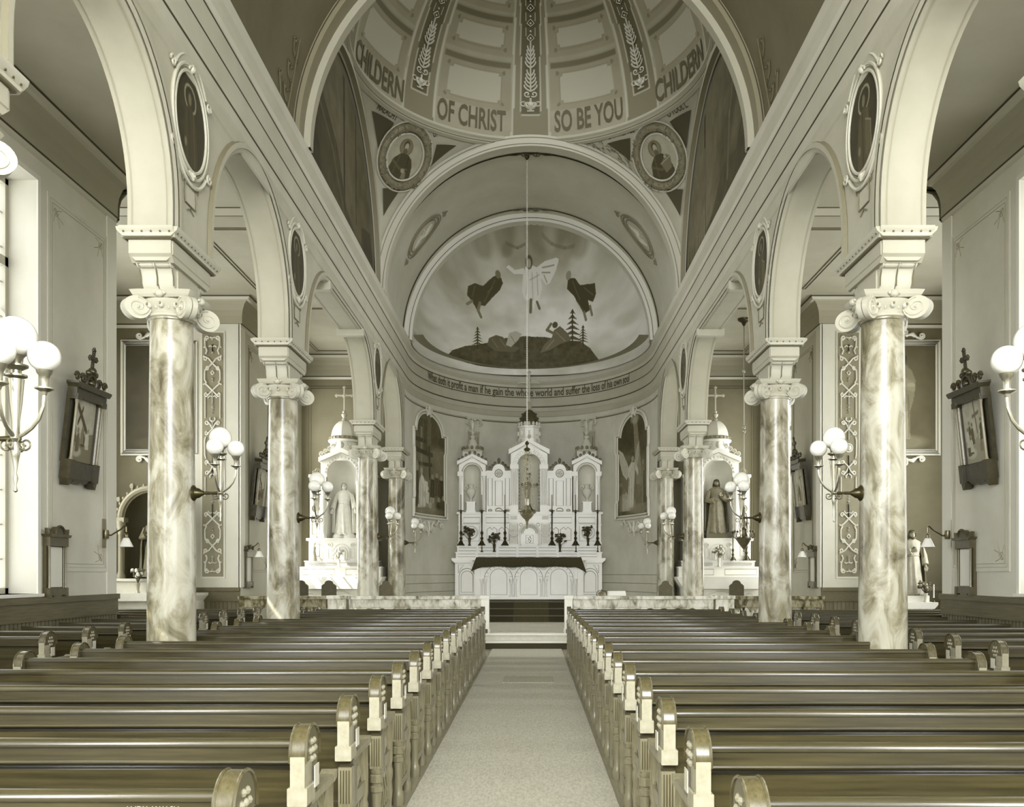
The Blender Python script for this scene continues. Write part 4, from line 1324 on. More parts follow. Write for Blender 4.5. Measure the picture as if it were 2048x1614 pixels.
# ---------------------------------------------------------------- furnishing helpers
def archpts(cx, z0, z1, w, n=14):
    r = w / 2
    return [(cx - r, z0)] + [(cx + r * cos(PI - PI * i / n), z1 - r + r * sin(PI * i / n)) for i in range(n + 1)] + [(cx + r, z0)]
def outline(mb, pts, y, r, closed=True): mb.tube([(x, y, z) for x, z in pts], r, 4, closed)
def rect(x0, x1, z0, z1): return [(x0, z0), (x1, z0), (x1, z1), (x0, z1)]
def circ(cx, cz, r, n=20): return [(cx + r * cos(2 * PI * i / n), cz + r * sin(2 * PI * i / n)) for i in range(n)]
def colonnette(mb, x, y, z0, z1, r):
    mb.lathe([(r * 1.6, z0), (r * 1.6, z0 + r), (r * 1.1, z0 + 2.2 * r), (r, z0 + 3 * r), (r * .9, z1 - 5 * r), (r * 1.1, z1 - 4.6 * r), (r, z1 - 4.2 * r), (r * 1.7, z1 - 1.2 * r), (r * 1.8, z1)], (x, y, 0), 10)
def gable(mb, cx, y0, y1, w, ze, za, t):
    """raking moulding: eaves ze, apex za"""
    h = w / 2
    for s_ in (-1, 1):
        P = [(cx + s_ * (h + .02), ze - t * .4), (cx + s_ * (h + .02), ze + t * .7), (cx, za), (cx, za - t * 1.3)]
        mb.prism(P, 'y', y0, y1)
def niche_face(mb, cx, y0, y1, x0, x1, z0, zt, w, za, n=16):
    """front wall x0..x1, z0..(gable zt, za at the centre) with an arched opening w wide, top of arch at zt - something"""
    r = w / 2; zs = za[0] - r; L_ = []
    mb.prism([(x0, z0), (cx - r, z0), (cx - r, zs), (x0, zs)], 'y', y0, y1)
    mb.prism([(cx + r, z0), (x1, z0), (x1, zs), (cx + r, zs)], 'y', y0, y1)
    top = lambda x: zt + (za[1] - zt) * (1 - abs(x - cx) / ((x1 - x0) / 2))
    A = [PI - PI * i / n for i in range(n + 1)]
    P = [(x0, zs)] + [(cx + r * cos(a), zs + r * sin(a)) for a in A] + [(x1, zs)]
    for a, b in zip(P, P[1:]):
        if abs(a[0] - b[0]) < 1e-6: continue
        mb.prism([a, b, (b[0], top(b[0])), (a[0], top(a[0]))], 'y', y0, y1)
def niche_back(mb, cx, y, w, z0, zt, depth, n=14, m=8):
    """curved niche with a half dome"""
    r = w / 2; zs = zt - r
    mb.grid(lambda u, v: (cx + r * cos(PI - PI * u), y + depth * sin(PI * u), z0 + (zs - z0) * v), n, 1)
    mb.grid(lambda u, v: (cx + r * cos(PI - PI * u) * cos(v * PI / 2), y + depth * sin(PI * u) * cos(v * PI / 2), zs + r * sin(v * PI / 2)), n, m)
    mb.add([(cx - r, y, z0), (cx + r, y, z0), (cx + r, y + depth, z0), (cx - r, y + depth, z0)], [(0, 1, 2, 3)])
def crocket(mb, x, y, z, s_, dr=1):
    mb.tube([(x + dr * u * s_, y, z + v * s_) for u, v in spiral(.0, .5, .5, .1, -PI / 2, 1.1, 12)], [s_ * .13] * 13, 5)
    mb.ball((x + dr * .1 * s_, y, z + .55 * s_), s_ * .17, 6, 4)
def cross(mb, x, y, z0, h, w, r):
    zc = z0 + h * .66
    mb.box(x - r, x + r, y - r, y + r, z0, z0 + h); mb.box(x - w / 2, x + w / 2, y - r, y + r, zc - r, zc + r)
    for (a, b) in ((x - w / 2, zc), (x + w / 2, zc), (x, z0 + h)):
        for (u, v) in ((0, 1), (1, 0), (0, -1), (-1, 0)): mb.ball((a + u * r * 1.3, y, b + v * r * 1.3), r * 1.15, 8, 6, sy=.7)
    mb.ball((x, y - r * .3, zc), r * 2.2, 10, 6, sy=.6)
    for q in (-1, 1):
        for p in (-1, 1): mb.tube([(x + q * r * 3.4, y, zc + p * r * .6), (x + q * r * .6, y, zc + p * r * 3.4)], r * .4, 4)
LINEW = M(126, .6)

# ---------------------------------------------------------------- high altar
AX = -.12
t = thing('high_altar', 'tall white marble high altar with arched niches, domed centre and cross in the apse', 'altar', (0, 0, 0))
H = lambda px, py, d: ((px - 1067) * d / 1800, CAMZ + (1146 - py) * d / 1800)
yT = 26.8; yB = 27.15; yR = 27.55
# table front with three arches
x0, x1 = H(951, 0, yT)[0], H(1165, 0, yT)[0]
mb = MB(); mb.box(x0, x1, yT + .05, yB + .3, .81, 1.975)
mb.box(x0 - .06, x1 + .06, yT - .06, yT + .06, .81, .89)
mb.box(x0 - .03, x0 + .15, yT - .04, yT + .1, .81, 1.98); mb.box(x1 - .15, x1 + .03, yT - .04, yT + .1, .81, 1.98)
mb.build('table_front', WHITEM, t)
mb = MB(); mb.box(x0 - .1, x1 + .1, yT - .12, yB + .3, 1.98, 2.05, .01)
mb.build('table_slab', WHITEM, t)
for px in (997, 1057.5, 1118):
    x = H(px, 0, yT)[0]
    mb = MB(); mb.c = 0
    P = [(x + .42 * cos(a), 1.42 + .42 * sin(a)) for a in [PI - PI * i / 16 for i in range(17)]]; Q = [(x + .33 * cos(a), 1.42 + .33 * sin(a)) for a in [PI * i / 16 for i in range(17)]]
    for (p, q, r_, s_) in zip(P, P[1:], Q[::-1][1:], Q[::-1]): mb.prism([p, q, r_, s_], 'y', yT - .01, yT + .06)
    mb.c = 1
    outline(mb, archpts(x, .95, 1.72, .5), yT + .045, .006); outline(mb, archpts(x, .93, 1.80, .64)[1:-1], yT + .04, .006, False)
    outline(mb, P, yT - .012, .007, False)
    for k in range(9):
        a = PI * (k + .5) / 9; mb.tube([(x + .345 * cos(a), yT - .014, 1.42 + .345 * sin(a)), (x + .405 * cos(a), yT - .014, 1.42 + .405 * sin(a))], .005, 4)
    mb.build('arched_panel', [WHITEM, LINEW], t)
for px in (962.5, 970.5, 1022, 1030.5, 1083, 1091.5, 1144, 1151):
    mb = MB(); colonnette(mb, H(px, 0, yT)[0], yT - .01, .89, 1.43, .034); mb.build('colonnette', WHITEM, t)
for px in (1026, 1087):
    mb = MB(); x = H(px, 0, yT)[0]; outline(mb, circ(x, 1.80, .1), yT + .03, .012); outline(mb, circ(x, 1.80, .05), yT + .03, .01); mb.build('roundel', VEIN, t)
# wider base with arched side panels
x0, x1 = H(910, 0, yB)[0], H(1204, 0, yB)[0]
mb = MB(); mb.box(x0, x1, yB, yR + .5, .81, 1.92); mb.box(x0 - .03, x1 + .03, yB - .03, yR, .81, .92)
mb.prism([(x0 - .0, 1.9), (x1 + .0, 1.9), (x1 + .1, 1.99), (x1 + .1, 2.05), (x0 - .1, 2.05), (x0 - .1, 1.99)], 'y', yB - .08, yR + .4)
mb.build('base', WHITEM, t)
for px in (934, 1180):
    mb = MB(); x = H(px, 0, yB)[0]
    outline(mb, archpts(x, 1.02, 1.66, .36), yB - .004, .007); outline(mb, archpts(x, .95, 1.74, .48), yB - .004, .008)
    for s_ in (-1, 1): outline(mb, [(x + s_ * .26, 1.84), (x + s_ * .26, 1.6), (x + s_ * .2, 1.72), (x + s_ * .1, 1.84)], yB - .004, .006)
    mb.build('side_panel', LINEW, t)
# gradines
for (z0, z1, y, pa, pb) in ((2.05, 2.235, yB + .12, 911, 1204), (2.235, 2.43, yB + .28, 912.5, 1202)):
    x0, x1 = H(pa, 0, yB)[0], H(pb, 0, yB)[0]
    mb = MB(); mb.c = 0
    mb.box(x0, x1, y, yR + .5, z0, z1); mb.box(x0 - .02, x1 + .02, y - .02, yR + .4, z1 - .03, z1)
    mb.c = 1
    n = 7
    for i in range(n):
        a, b = x0 + .06 + (x1 - x0 - .12) * i / n, x0 + .06 + (x1 - x0 - .12) * (i + 1) / n - .08
        outline(mb, rect(a, b, z0 + .04, z1 - .06), y - .004, .006)
    mb.build('gradine', [WHITEM, LINEW], t)
# retable body
x0, x1 = H(917, 0, yR)[0], H(1202, 0, yR)[0]
mb = MB(); mb.c = 0; mb.box(x0, x1, yR, yR + .45, 2.43, 3.42)
mb.box(x0 - .05, x1 + .05, yR - .06, yR + .45, 3.40, 3.46); mb.box(x0 - .02, x1 + .02, yR - .03, yR, 3.05, 3.09); mb.box(x0 - .02, x1 + .02, yR - .03, yR, 2.43, 2.55)
mb.c = 1
for (a, b) in ((927, 960), (972, 1017), (1098, 1143), (1157, 1190)):
    outline(mb, rect(H(a, 0, yR)[0], H(b, 0, yR)[0], 3.13, 3.3), yR - .005, .007)
for (a, b) in ((974, 994), (998, 1018), (1098, 1117), (1121, 1142)):
    u, v = H(a, 0, yR)[0], H(b, 0, yR)[0]; outline(mb, [(u, 2.6), (v, 2.6), (v, 2.93), ((u + v) / 2 + .06, 3.0), ((u + v) / 2, 2.93), ((u + v) / 2 - .06, 3.0), (u, 2.93)], yR - .005, .008)
for px in (942, 1176):
    x = H(px, 0, yR)[0]; z = 2.84
    outline(mb, circ(x, z, .12), yR - .02, .008); outline(mb, rect(x - .26, x + .26, z - .26, z + .26), yR - .004, .007)
    mb.c = 0; outline(mb, circ(x, z, .2), yR - .01, .03); mb.c = 2
    for k in range(8): mb.ball((x + .06 * cos(k * PI / 4), yR - .01, z + .06 * sin(k * PI / 4)), .025, 6, 4)
    mb.c = 1
mb.build('retable', [WHITEM, LINEW, VEIN], t)
# tabernacle
x = AX; mb = MB(); mb.c = 0
mb.box(x - .62, x + .62, yR - .15, yR + .1, 2.43, 3.42); mb.box(x - .66, x + .66, yR - .19, yR + .1, 3.14, 3.19); mb.box(x - .66, x + .66, yR - .19, yR + .1, 3.38, 3.46)
mb.c = 2
for s_ in (-1, 1):
    mb.box(x + s_ * .48 - .1, x + s_ * .48 + .1, yR - .16, yR - .14, 2.5, 3.08); mb.box(x + s_ * .48 - .1, x + s_ * .48 + .1, yR - .16, yR - .14, 3.23, 3.34)
    mb.c = 0; outline(mb, circ(x + s_ * .48, 2.82, .1), yR - .18, .028); outline(mb, circ(x + s_ * .48, 2.82, .04), yR - .18, .02); mb.c = 2
mb.c = 1
for s_ in (-1, 1): outline(mb, rect(x + s_ * .48 - .12, x + s_ * .48 + .12, 2.48, 3.1), yR - .155, .007)
mb.c = 0; outline(mb, [(x + .31 * cos(a), 2.8 + .29 * sin(a)) for a in [PI * i / 16 for i in range(17)]], yR - .18, .035, False)
mb.c = 2; outline(mb, [(x + .25 * cos(a), 2.8 + .23 * sin(a)) for a in [PI * i / 16 for i in range(17)]], yR - .17, .02, False)
mb.c = 1; outline(mb, [(x + .2 * cos(a), 2.8 + .19 * sin(a)) for a in [PI * i / 16 for i in range(17)]], yR - .17, .008, False)
for s_ in (-1, 1):
    mb.c = 0; colonnette(mb, x + s_ * .29, yR - .19, 2.44, 2.83, .026)
    mb.c = 2; outline(mb, circ(x + s_ * .26, 3.07, .045), yR - .16, .014)
tb = mb.build('tabernacle', [WHITEM, LINEW, VEIN], t)
mb = MB(); mb.c = 0; mb.box(x - .16, x + .16, yR - .19, yR - .15, 2.46, 2.8, .01)
mb.c = 1; outline(mb, rect(x - .11, x + .11, 2.5, 2.75), yR - .192, .006)
for k in range(10): mb.ball((x + .045 * sin(k * 2.4), yR - .195, 2.53 + .019 * k), .016, 6, 4)
mb.build('tabernacle_door', [M(244, .3), M(110, .5)], tb)
# side niche towers
for cx in (H(944.5, 0, yR)[0], H(1173.5, 0, yR)[0]):
    mb = MB(); mb.c = 0
    niche_face(mb, cx, yR, yR + .08, cx - .41, cx + .41, 3.46, 4.95, .54, (4.93, 5.13))
    gable(mb, cx, yR - .08, yR + .1, .88, 4.95, 5.24, .1)
    mb.box(cx - .405, cx - .33, yR + .02, yR + .4, 3.46, 4.94); mb.box(cx + .33, cx + .405, yR + .02, yR + .4, 3.46, 4.94)
    mb.box(cx - .45, cx - .28, yR - .06, yR + .05, 4.56, 4.70); mb.box(cx + .28, cx + .45, yR - .06, yR + .05, 4.56, 4.70)
    for s_ in (-1, 1): colonnette(mb, cx + s_ * .36, yR - .03, 3.46, 4.57, .036)
    mb.c = 1
    outline(mb, [(cx + .31 * cos(a), 4.66 + .31 * sin(a)) for a in [PI * i / 14 for i in range(15)]], yR - .012, .02, False)
    mb.c = 2
    outline(mb, [(cx - .42, 4.9), (cx, 5.15), (cx + .42, 4.9)], yR - .085, .006, False)
    tw = mb.build('niche_tower', [WHITEM, VEIN, LINEW], t)
    mb = MB(); niche_back(mb, cx, yR + .04, .54, 3.46, 4.93, .3); mb.build('niche', M(214, .5), tw)
    mb = MB(); mb.c = 0
    mb.box(cx - .3, cx + .3, yR + .02, yR + .4, 5.0, 5.33); mb.lathe([(.31, 5.33), (.33, 5.36), (.3, 5.39)], (cx, yR + .2, 0), 16)
    mb.c = 1
    for k in range(12): mb.ball((cx + .3 * cos(k * PI / 6), yR + .2 + .3 * sin(k * PI / 6), 5.43), .045, 6, 4, sz=1.5)
    mb.c = 0; mb.lathe([(.2, 5.38), (.19, 5.45), (.16, 5.55), (.1, 5.68), (.05, 5.74), (.07, 5.77), (.085, 5.8), (.05, 5.84), (.03, 5.87), (.06, 5.92), (.08, 5.95), (.04, 5.99), (.025, 6.03), (.05, 6.12), (.06, 6.18), (.03, 6.26), (.012, 6.33), (.0, 6.38)], (cx, yR + .2, 0), 16)
    for s_ in (-1, 1):
        mb.c = 1
        for k in range(4): crocket(mb, cx + s_ * (.40 - .11 * k), yR, 5.02 + .068 * k, .11, s_)
    mb.build('spire', [M(205, .5), M(112, .5, 8, 20)], tw)
# panels between the towers
for pc in (997.5, 1119.5):
    cx = H(pc, 0, yR)[0]; mb = MB(); mb.c = 0
    x0, x1 = cx - .38, cx + .38
    mb.box(x0 + .003, x1 - .003, yR + .02, yR + .275, 3.46, 4.66)
    P = [(x0, 4.66), (x1, 4.66), (x1, 4.73), (cx + .24, 4.73)] + [(cx + .2 * cos(a), 4.74 + .2 * sin(a)) for a in [PI * i / 12 for i in range(13)]] + [(cx - .24, 4.73), (x0, 4.73)]
    mb.prism(P, 'y', yR - .02, yR + .28)
    mb.c = 1
    for (a, b, c, d) in ((-.33, -.20, 3.66, 4.5), (-.11, .11, 3.66, 4.42), (.20, .33, 3.66, 4.5)):
        outline(mb, rect(cx + a, cx + b, c, d), yR + .015, .008)
    for (a, r_) in ((-.265, .06), (0, .11), (.265, .06)):
        outline(mb, [(cx + a + r_ * cos(q), 3.5 + r_ * .8 * sin(q)) for q in [PI * i / 8 for i in range(9)]], yR + .015, .012)
    outline(mb, circ(cx, 4.65, .115), yR - .025, .01)
    outline(mb, P[3:-1], yR - .024, .006, False)
    mb.c = 2
    for k in range(6): mb.ball((cx + .06 * cos(k * PI / 3), yR - .03, 4.65 + .06 * sin(k * PI / 3)), .028, 6, 4)
    mb.ball((cx, yR - .03, 4.65), .03, 6, 4)
    mb.c = 3
    for s_ in (-1, 1):
        for k in range(3): crocket(mb, cx + s_ * (.27 - .08 * k), yR + .1, 4.78 + .07 * k, .11, s_)
    mb.ball((cx, yR + .1, 5.05), .05, 6, 5, sz=1.8)
    mb.build('panelled_wall', [WHITEM, LINEW, VEIN, M(98, .5, 8, 20)], t)
# centre tower
cx = H(1058.3, 0, yR)[0]
mb = MB(); mb.c = 0
niche_face(mb, cx, yR - .1, yR + .02, cx - .56, cx + .56, 3.46, 5.3, .66, (5.22, 5.52))
mb.box(cx - .555, cx - .42, yR - .05, yR + .4, 3.46, 5.28); mb.box(cx + .42, cx + .555, yR - .05, yR + .4, 3.46, 5.28)
gable(mb, cx, yR - .2, yR + .05, 1.2, 5.27, 5.67, .13)
for s_ in (-1, 1):
    mb.box(cx + s_ * .45 - .13, cx + s_ * .45 + .13, yR - .17, yR, 4.77, 4.91); mb.box(cx + s_ * .45 - .12, cx + s_ * .45 + .12, yR - .17, yR, 3.46, 3.66)
    for q in (-.07, 0, .07): colonnette(mb, cx + s_ * .45 + q, yR - .13, 3.66, 4.78, .028)
mb.c = 1
for k in range(11):
    a = PI * (k + .5) / 11
    P = [(cx + r_ * cos(a + d_), 4.89 + r_ * sin(a + d_)) for r_, d_ in ((.37, -.1), (.49, -.08), (.49, .08), (.37, .1))]
    outline(mb, P, yR - .105, .006)
mb.c = 2
for z in [3.75 + .11 * k for k in range(10)]:
    for s_ in (-1, 1): mb.ball((cx + s_ * .3, yR - .02, z), .018, 6, 4)
outline(mb, [(cx + .345 * cos(a), 4.89 + .345 * sin(a)) for a in [PI * i / 16 for i in range(17)]], yR - .106, .01, False)
outline(mb, [(cx - .56, 5.24), (cx, 5.56), (cx + .56, 5.24)], yR - .205, .007, False)
tw = mb.build('centre_tower', [WHITEM, VEIN, LINEW], t)
mb = MB(); niche_back(mb, cx, yR + .0, .66, 3.46, 5.22, .34); mb.build('niche', M(206, .5), tw)
mb = MB(); mb.c = 0; YD = yR + .2
oct_ = lambda r_, z: (r_, z)
mb.lathe([(.36, 5.3), (.36, 5.72), (.33, 5.74), (.33, 6.03), (.37, 6.06), (.37, 6.1), (.33, 6.12)], (cx, YD, 0), 8, a0=PI / 8, a1=2 * PI + PI / 8)
mb.c = 1
for k in range(16): mb.ball((cx + .33 * cos(k * PI / 8), YD + .33 * sin(k * PI / 8), 6.16), .05, 6, 5, sz=1.5)
for k in range(8):
    a = k * PI / 4; mb.box(cx + .325 * cos(a) - .03, cx + .325 * cos(a) + .03, YD + .325 * sin(a) - .03, YD + .325 * sin(a) + .03, 5.82, 5.95)
mb.build('drum', [WHITEM, VEIN], tw)
mb = MB(); mb.lathe([(.3, 6.12), (.3, 6.2), (.27, 6.35), (.2, 6.5), (.1, 6.6), (.05, 6.63)], (cx, YD, 0), 24)
for k in range(8):
    a = k * PI / 4
    for (r_, z) in ((.3, 6.24), (.27, 6.36), (.21, 6.49)): mb.ball((cx + r_ * cos(a), YD + r_ * sin(a), z), .035, 6, 4)
mb.build('dome', M(70, .45, 10, 12), tw)
mb = MB(); mb.lathe([(.05, 6.6), (.035, 6.64), (.075, 6.7), (.085, 6.74), (.05, 6.79), (.03, 6.82), (.055, 6.86), (.03, 6.9)], (cx, YD, 0), 14)
cross(mb, cx, YD, 6.86, .92, .6, .028)
mb.build('cross', M(178, .4), tw)
mb = MB()
for s_ in (-1, 1):
    for k in range(5): crocket(mb, cx + s_ * (.56 - .11 * k), yR - .05, 5.36 + .07 * k, .13, s_)
mb.ball((cx, yR - .1, 5.76), .06, 8, 6, sz=1.6)
mb.build('gable_scrolls', M(190, .5), tw)
# dark altar cloth
mb = MB()
def cl(u, v):
    xa, xb = H(953, 0, yT)[0], H(1162, 0, yT)[0]
    x = xa + (xb - xa) * u; k = (max(0, abs(u - .5) - .44) / .06) ** 1.5
    drop = .27 + .012 * sin(u * 23) + (.14 if u < .5 else .2) * k
    if v < .4: return (x, yT + .5 - .62 * v / .4 * 1.0, 2.062 + .002 * sin(u * 40))
    w = (v - .4) / .6
    sg = -1 if u < .5 else 1
    return (x + sg * k * .16 * w, yT - .13 - .02 * sin(w * PI) - .008 * sin(u * 60) * w, 2.06 - drop * w)
mb.grid(cl, 90, 12)
o = mb.build('altar_cloth', M(56, .85, 6, 30)); tag(o, 'dark cloth draped over the white high altar table, corners hanging down', 'cloth')
md = o.modifiers.new('thick', 'SOLIDIFY'); md.thickness = .008
# crucifix on the tabernacle
t = thing('crucifix', 'small dark crucifix standing in the central niche of the high altar', 'crucifix', (AX - .0, yR - .05, 3.46))
mb = MB(); mb.lathe([(.16, 0), (.15, .05), (.1, .09), (.06, .14), (.03, .2), (.02, .26)], n=12); mb.build('stand', BRONZE, t)
mb = MB(); cross(mb, 0, 0, .24, .92, .44, .018); mb.build('cross', BRONZE, t)
mb = MB(); mb.tube([(0, -.03, .5), (0, -.035, .62), (0, -.03, .74), (0, -.03, .8)], [.015, .022, .028, .015], 8); mb.ball((0, -.035, .83), .026, 8, 6)
for s_ in (-1, 1): mb.tube([(s_ * .02, -.03, .77), (s_ * .1, -.03, .82), (s_ * .18, -.03, .85)], .010, 6)
mb.build('figure', M(150, .5), t)
for px, lb in ((942, 'white stone urn in the left niche of the high altar'), (1174, 'white stone urn in the right niche of the high altar')):
    x = H(px, 0, yR + .12)[0]
    t = thing('urn', lb, 'urn', (x, yR + .14, 3.46), group='urns in the high altar niches')
    mb = MB(); mb.box(-.13, .13, -.1, .1, 0, .32); mb.box(-.15, .15, -.12, .12, 0, .05); mb.box(-.15, .15, -.12, .12, .3, .33); mb.build('plinth', WHITEM, t)
    mb = MB(); mb.lathe([(.07, .33), (.05, .37), (.03, .42), (.05, .46), (.12, .56), (.14, .64), (.12, .71), (.07, .75), (.06, .8), (.1, .86), (.09, .87)], n=18)
    for s_ in (-1, 1): mb.tube([(s_ * (.12 + u), 0, .72 + v) for u, v in spiral(.02, .05, .07, .015, -PI / 2, 1.1, 14)], .014, 5)
    mb.build('body', M(222, .4), t)
# candlesticks and flowers on the altar
def candlestick_thing(label, group, h=1.55, m=BRONZE):
    t = thing('candlestick', label, 'candlestick', (0, 0, 0), group=group)
    mb = MB()
    for k in range(3):
        a = PI / 2 + k * 2 * PI / 3; mb.tube([(.03 * cos(a), .03 * sin(a), .14), (.07 * cos(a), .07 * sin(a), .06), (.12 * cos(a), .12 * sin(a), .01)], [.02, .022, .018], 6)
    mb.lathe([(.1, .02), (.07, .06), (.05, .13), (.025, .17), (.045, .21), (.05, .24), (.022, .28), (.03, .33), (.04, .37), (.05, .40), (.025, .44), (.018, .5), (.024, .75), (.018, .98), (.03, 1.0), (.035, 1.02), (.02, 1.04), (.085, 1.06), (.09, 1.075), (.02, 1.08), (.02, 1.1)], n=14)
    mb.build('stem', m, t)
    mb = MB(); mb.lathe([(.017, 1.08), (.016, h), (.004, h + .01)], n=8); mb.build('candle', M(150, .5), t)
    return t
cs = candlestick_thing('', 'tall dark candlesticks on the high altar')
pos = [(922, 'leftmost'), (963.7, 'second from the left'), (1010, 'third from the left, left of the tabernacle'), (1104, 'right of the tabernacle'), (1151, 'second from the right'), (1195, 'rightmost')]
for i, (px, w) in enumerate(pos):
    loc = (H(px, 0, yR - .1)[0], yR - .12, 2.43); lb = 'tall dark candlestick on the high altar ledge, ' + w
    if i == 0: cs.location = loc; cs['label'] = lb
    else: dup(cs, loc, lb)
def flower_vase(label, loc, h=.5, seed=0, vase=None, leaf=None, bloom=None, group=None, n=16):
    t = thing('flower_vase', label, 'vase', loc, group=group); r = random.Random(seed)
    mb = MB(); mb.lathe([(.05, 0), (.045, .02), (.03, .05), (.035, .12), (.05, h * .42), (.045, h * .43), (.0, h * .36)], n=12); mb.build('vase', vase or BRONZE, t)
    lv = MB(); bl = MB()
    for k in range(n):
        a = r.random() * 2 * PI; d = r.uniform(.03, .15) * h * 2; z = h * r.uniform(.6, 1.05) - d * .15
        lv.tube([(0, 0, h * .4), (d * .5 * cos(a), d * .4 * sin(a), z * .75), (d * cos(a), d * .6 * sin(a), z)], .005, 4)
        for q in range(3):
            b_ = r.random() * 6.28; c = (d * cos(a) + .03 * cos(b_), d * .6 * sin(a), z - .03 + .05 * r.random()); lv.ball(c, .03, 6, 4, sx=1.2, sy=.5, sz=.8)
        if k % 2: bl.ball((d * cos(a), d * .6 * sin(a) - .02, z + .02), .035, 7, 5)
    lv.build('leaves', leaf or M(50, .7, 12, 30), t); bl.build('blooms', bloom or M(72, .6, 14, 20), t)
    return t
for i, (px, z, y, w) in enumerate(((939, 2.43, yR - .14, 'upper ledge, before the left roundel'), (988.6, 2.235, yB + .2, 'lower ledge, left of the tabernacle'), (1120, 2.235, yB + .2, 'lower ledge, right of the tabernacle'), (1176, 2.43, yR - .14, 'upper ledge, before the right roundel'))):
    flower_vase('dark vase of flowers on the high altar, ' + w, (H(px, 0, y)[0], y, z), .56, i, group='flower vases on the high altar')
for i, px in enumerate((963.7, 1152, 1195.5)):
    t = thing('small_candlestick', 'small thin candlestick on the lower ledge of the high altar, %s' % ('left side', 'right side', 'right end')[i], 'candlestick', (H(px, 0, yB + .2)[0], yB + .2, 2.235), group='small candlesticks on the high altar')
    mb = MB(); mb.lathe([(.05, 0), (.03, .03), (.012, .06), (.02, .12), (.01, .16), (.012, .3), (.03, .32), (.012, .33)], n=10); mb.build('stem', BRONZE, t)

# ---------------------------------------------------------------- sanctuary lamp on its long chain
t = thing('sanctuary_lamp', 'long brass chain lamp hanging from the vault in front of the high altar', 'lamp', (-.15, 20.9, 2.62))
mb = MB()
zt = 11.27 - 2.62
N = 250
for i in range(N):
    z = 2.02 + (zt - 2.02) * i / N
    mb.tube([(.016 * cos(a) if i % 2 else 0, 0 if i % 2 else .016 * cos(a), z + .02 * sin(a) + .02) for a in [k * PI / 2.5 for k in range(5)]], .0055, 3, True)
mb.build('chain', M(214, .4), t)
mb = MB(); mb.lathe([(.06, zt + .02), (.05, zt - .03), (.015, zt - .08)], n=12); mb.build('ceiling_hook', BRONZE, t)
mb = MB(); mb.lathe([(0, 2.06), (.03, 2.03), (.05, 1.98), (.02, 1.95), (.02, 1.9), (.07, 1.87), (.075, 1.84), (.03, 1.8)], n=14)
mb.build('crown', BRONZE, t)
mb = MB()
for k in range(3):
    a = k * 2 * PI / 3 + .4
    for i in range(30):
        f = i / 29; r_ = .05 + .13 * f; z = 1.84 - 1.44 * f
        mb.ball((r_ * cos(a), r_ * sin(a), z), .014, 6, 4, sz=1.7)
for i in range(8): mb.ball((0, 0, 1.72 - .11 * i), .03 if i % 2 else .018, 8, 6, sz=1.2)
mb.build('hanging_chains', M(96, .4, metal=.6), t)
mb = MB()
mb.lathe([(0, 0), (.015, .01), (.02, .04), (.01, .07), (.03, .12), (.025, .16), (.05, .22), (.11, .27), (.15, .33), (.16, .38), (.19, .40), (.17, .42), (.1, .44), (.08, .5), (.06, .55), (.05, .55)], n=20)
for k in range(6):
    a = k * PI / 3; mb.tube([(.16 * cos(a) + u * cos(a), (.16 + u) * sin(a), .38 + v) for u, v in spiral(.0, .03, .05, .01, -PI / 2, 1.1, 10)], .010, 5)
mb.build('bowl', M(104, .35, 14, 20, metal=.4), t)
mb = MB(); mb.lathe([(.04, .5), (.05, .56), (.05, .68), (.04, .7), (0, .7)], n=14); mb.build('glass_cup', M(190, .15), t)
mb = MB(); 
for k in range(7): mb.tube([(.06 * cos(k) * .5, .06 * sin(k) * .5, .7), (.08 * cos(k), .08 * sin(k), 1.0), (.03 * cos(k), .03 * sin(k), 1.1)], .008, 4)
mb.build('cup_guard', M(96, .4, metal=.6), t)

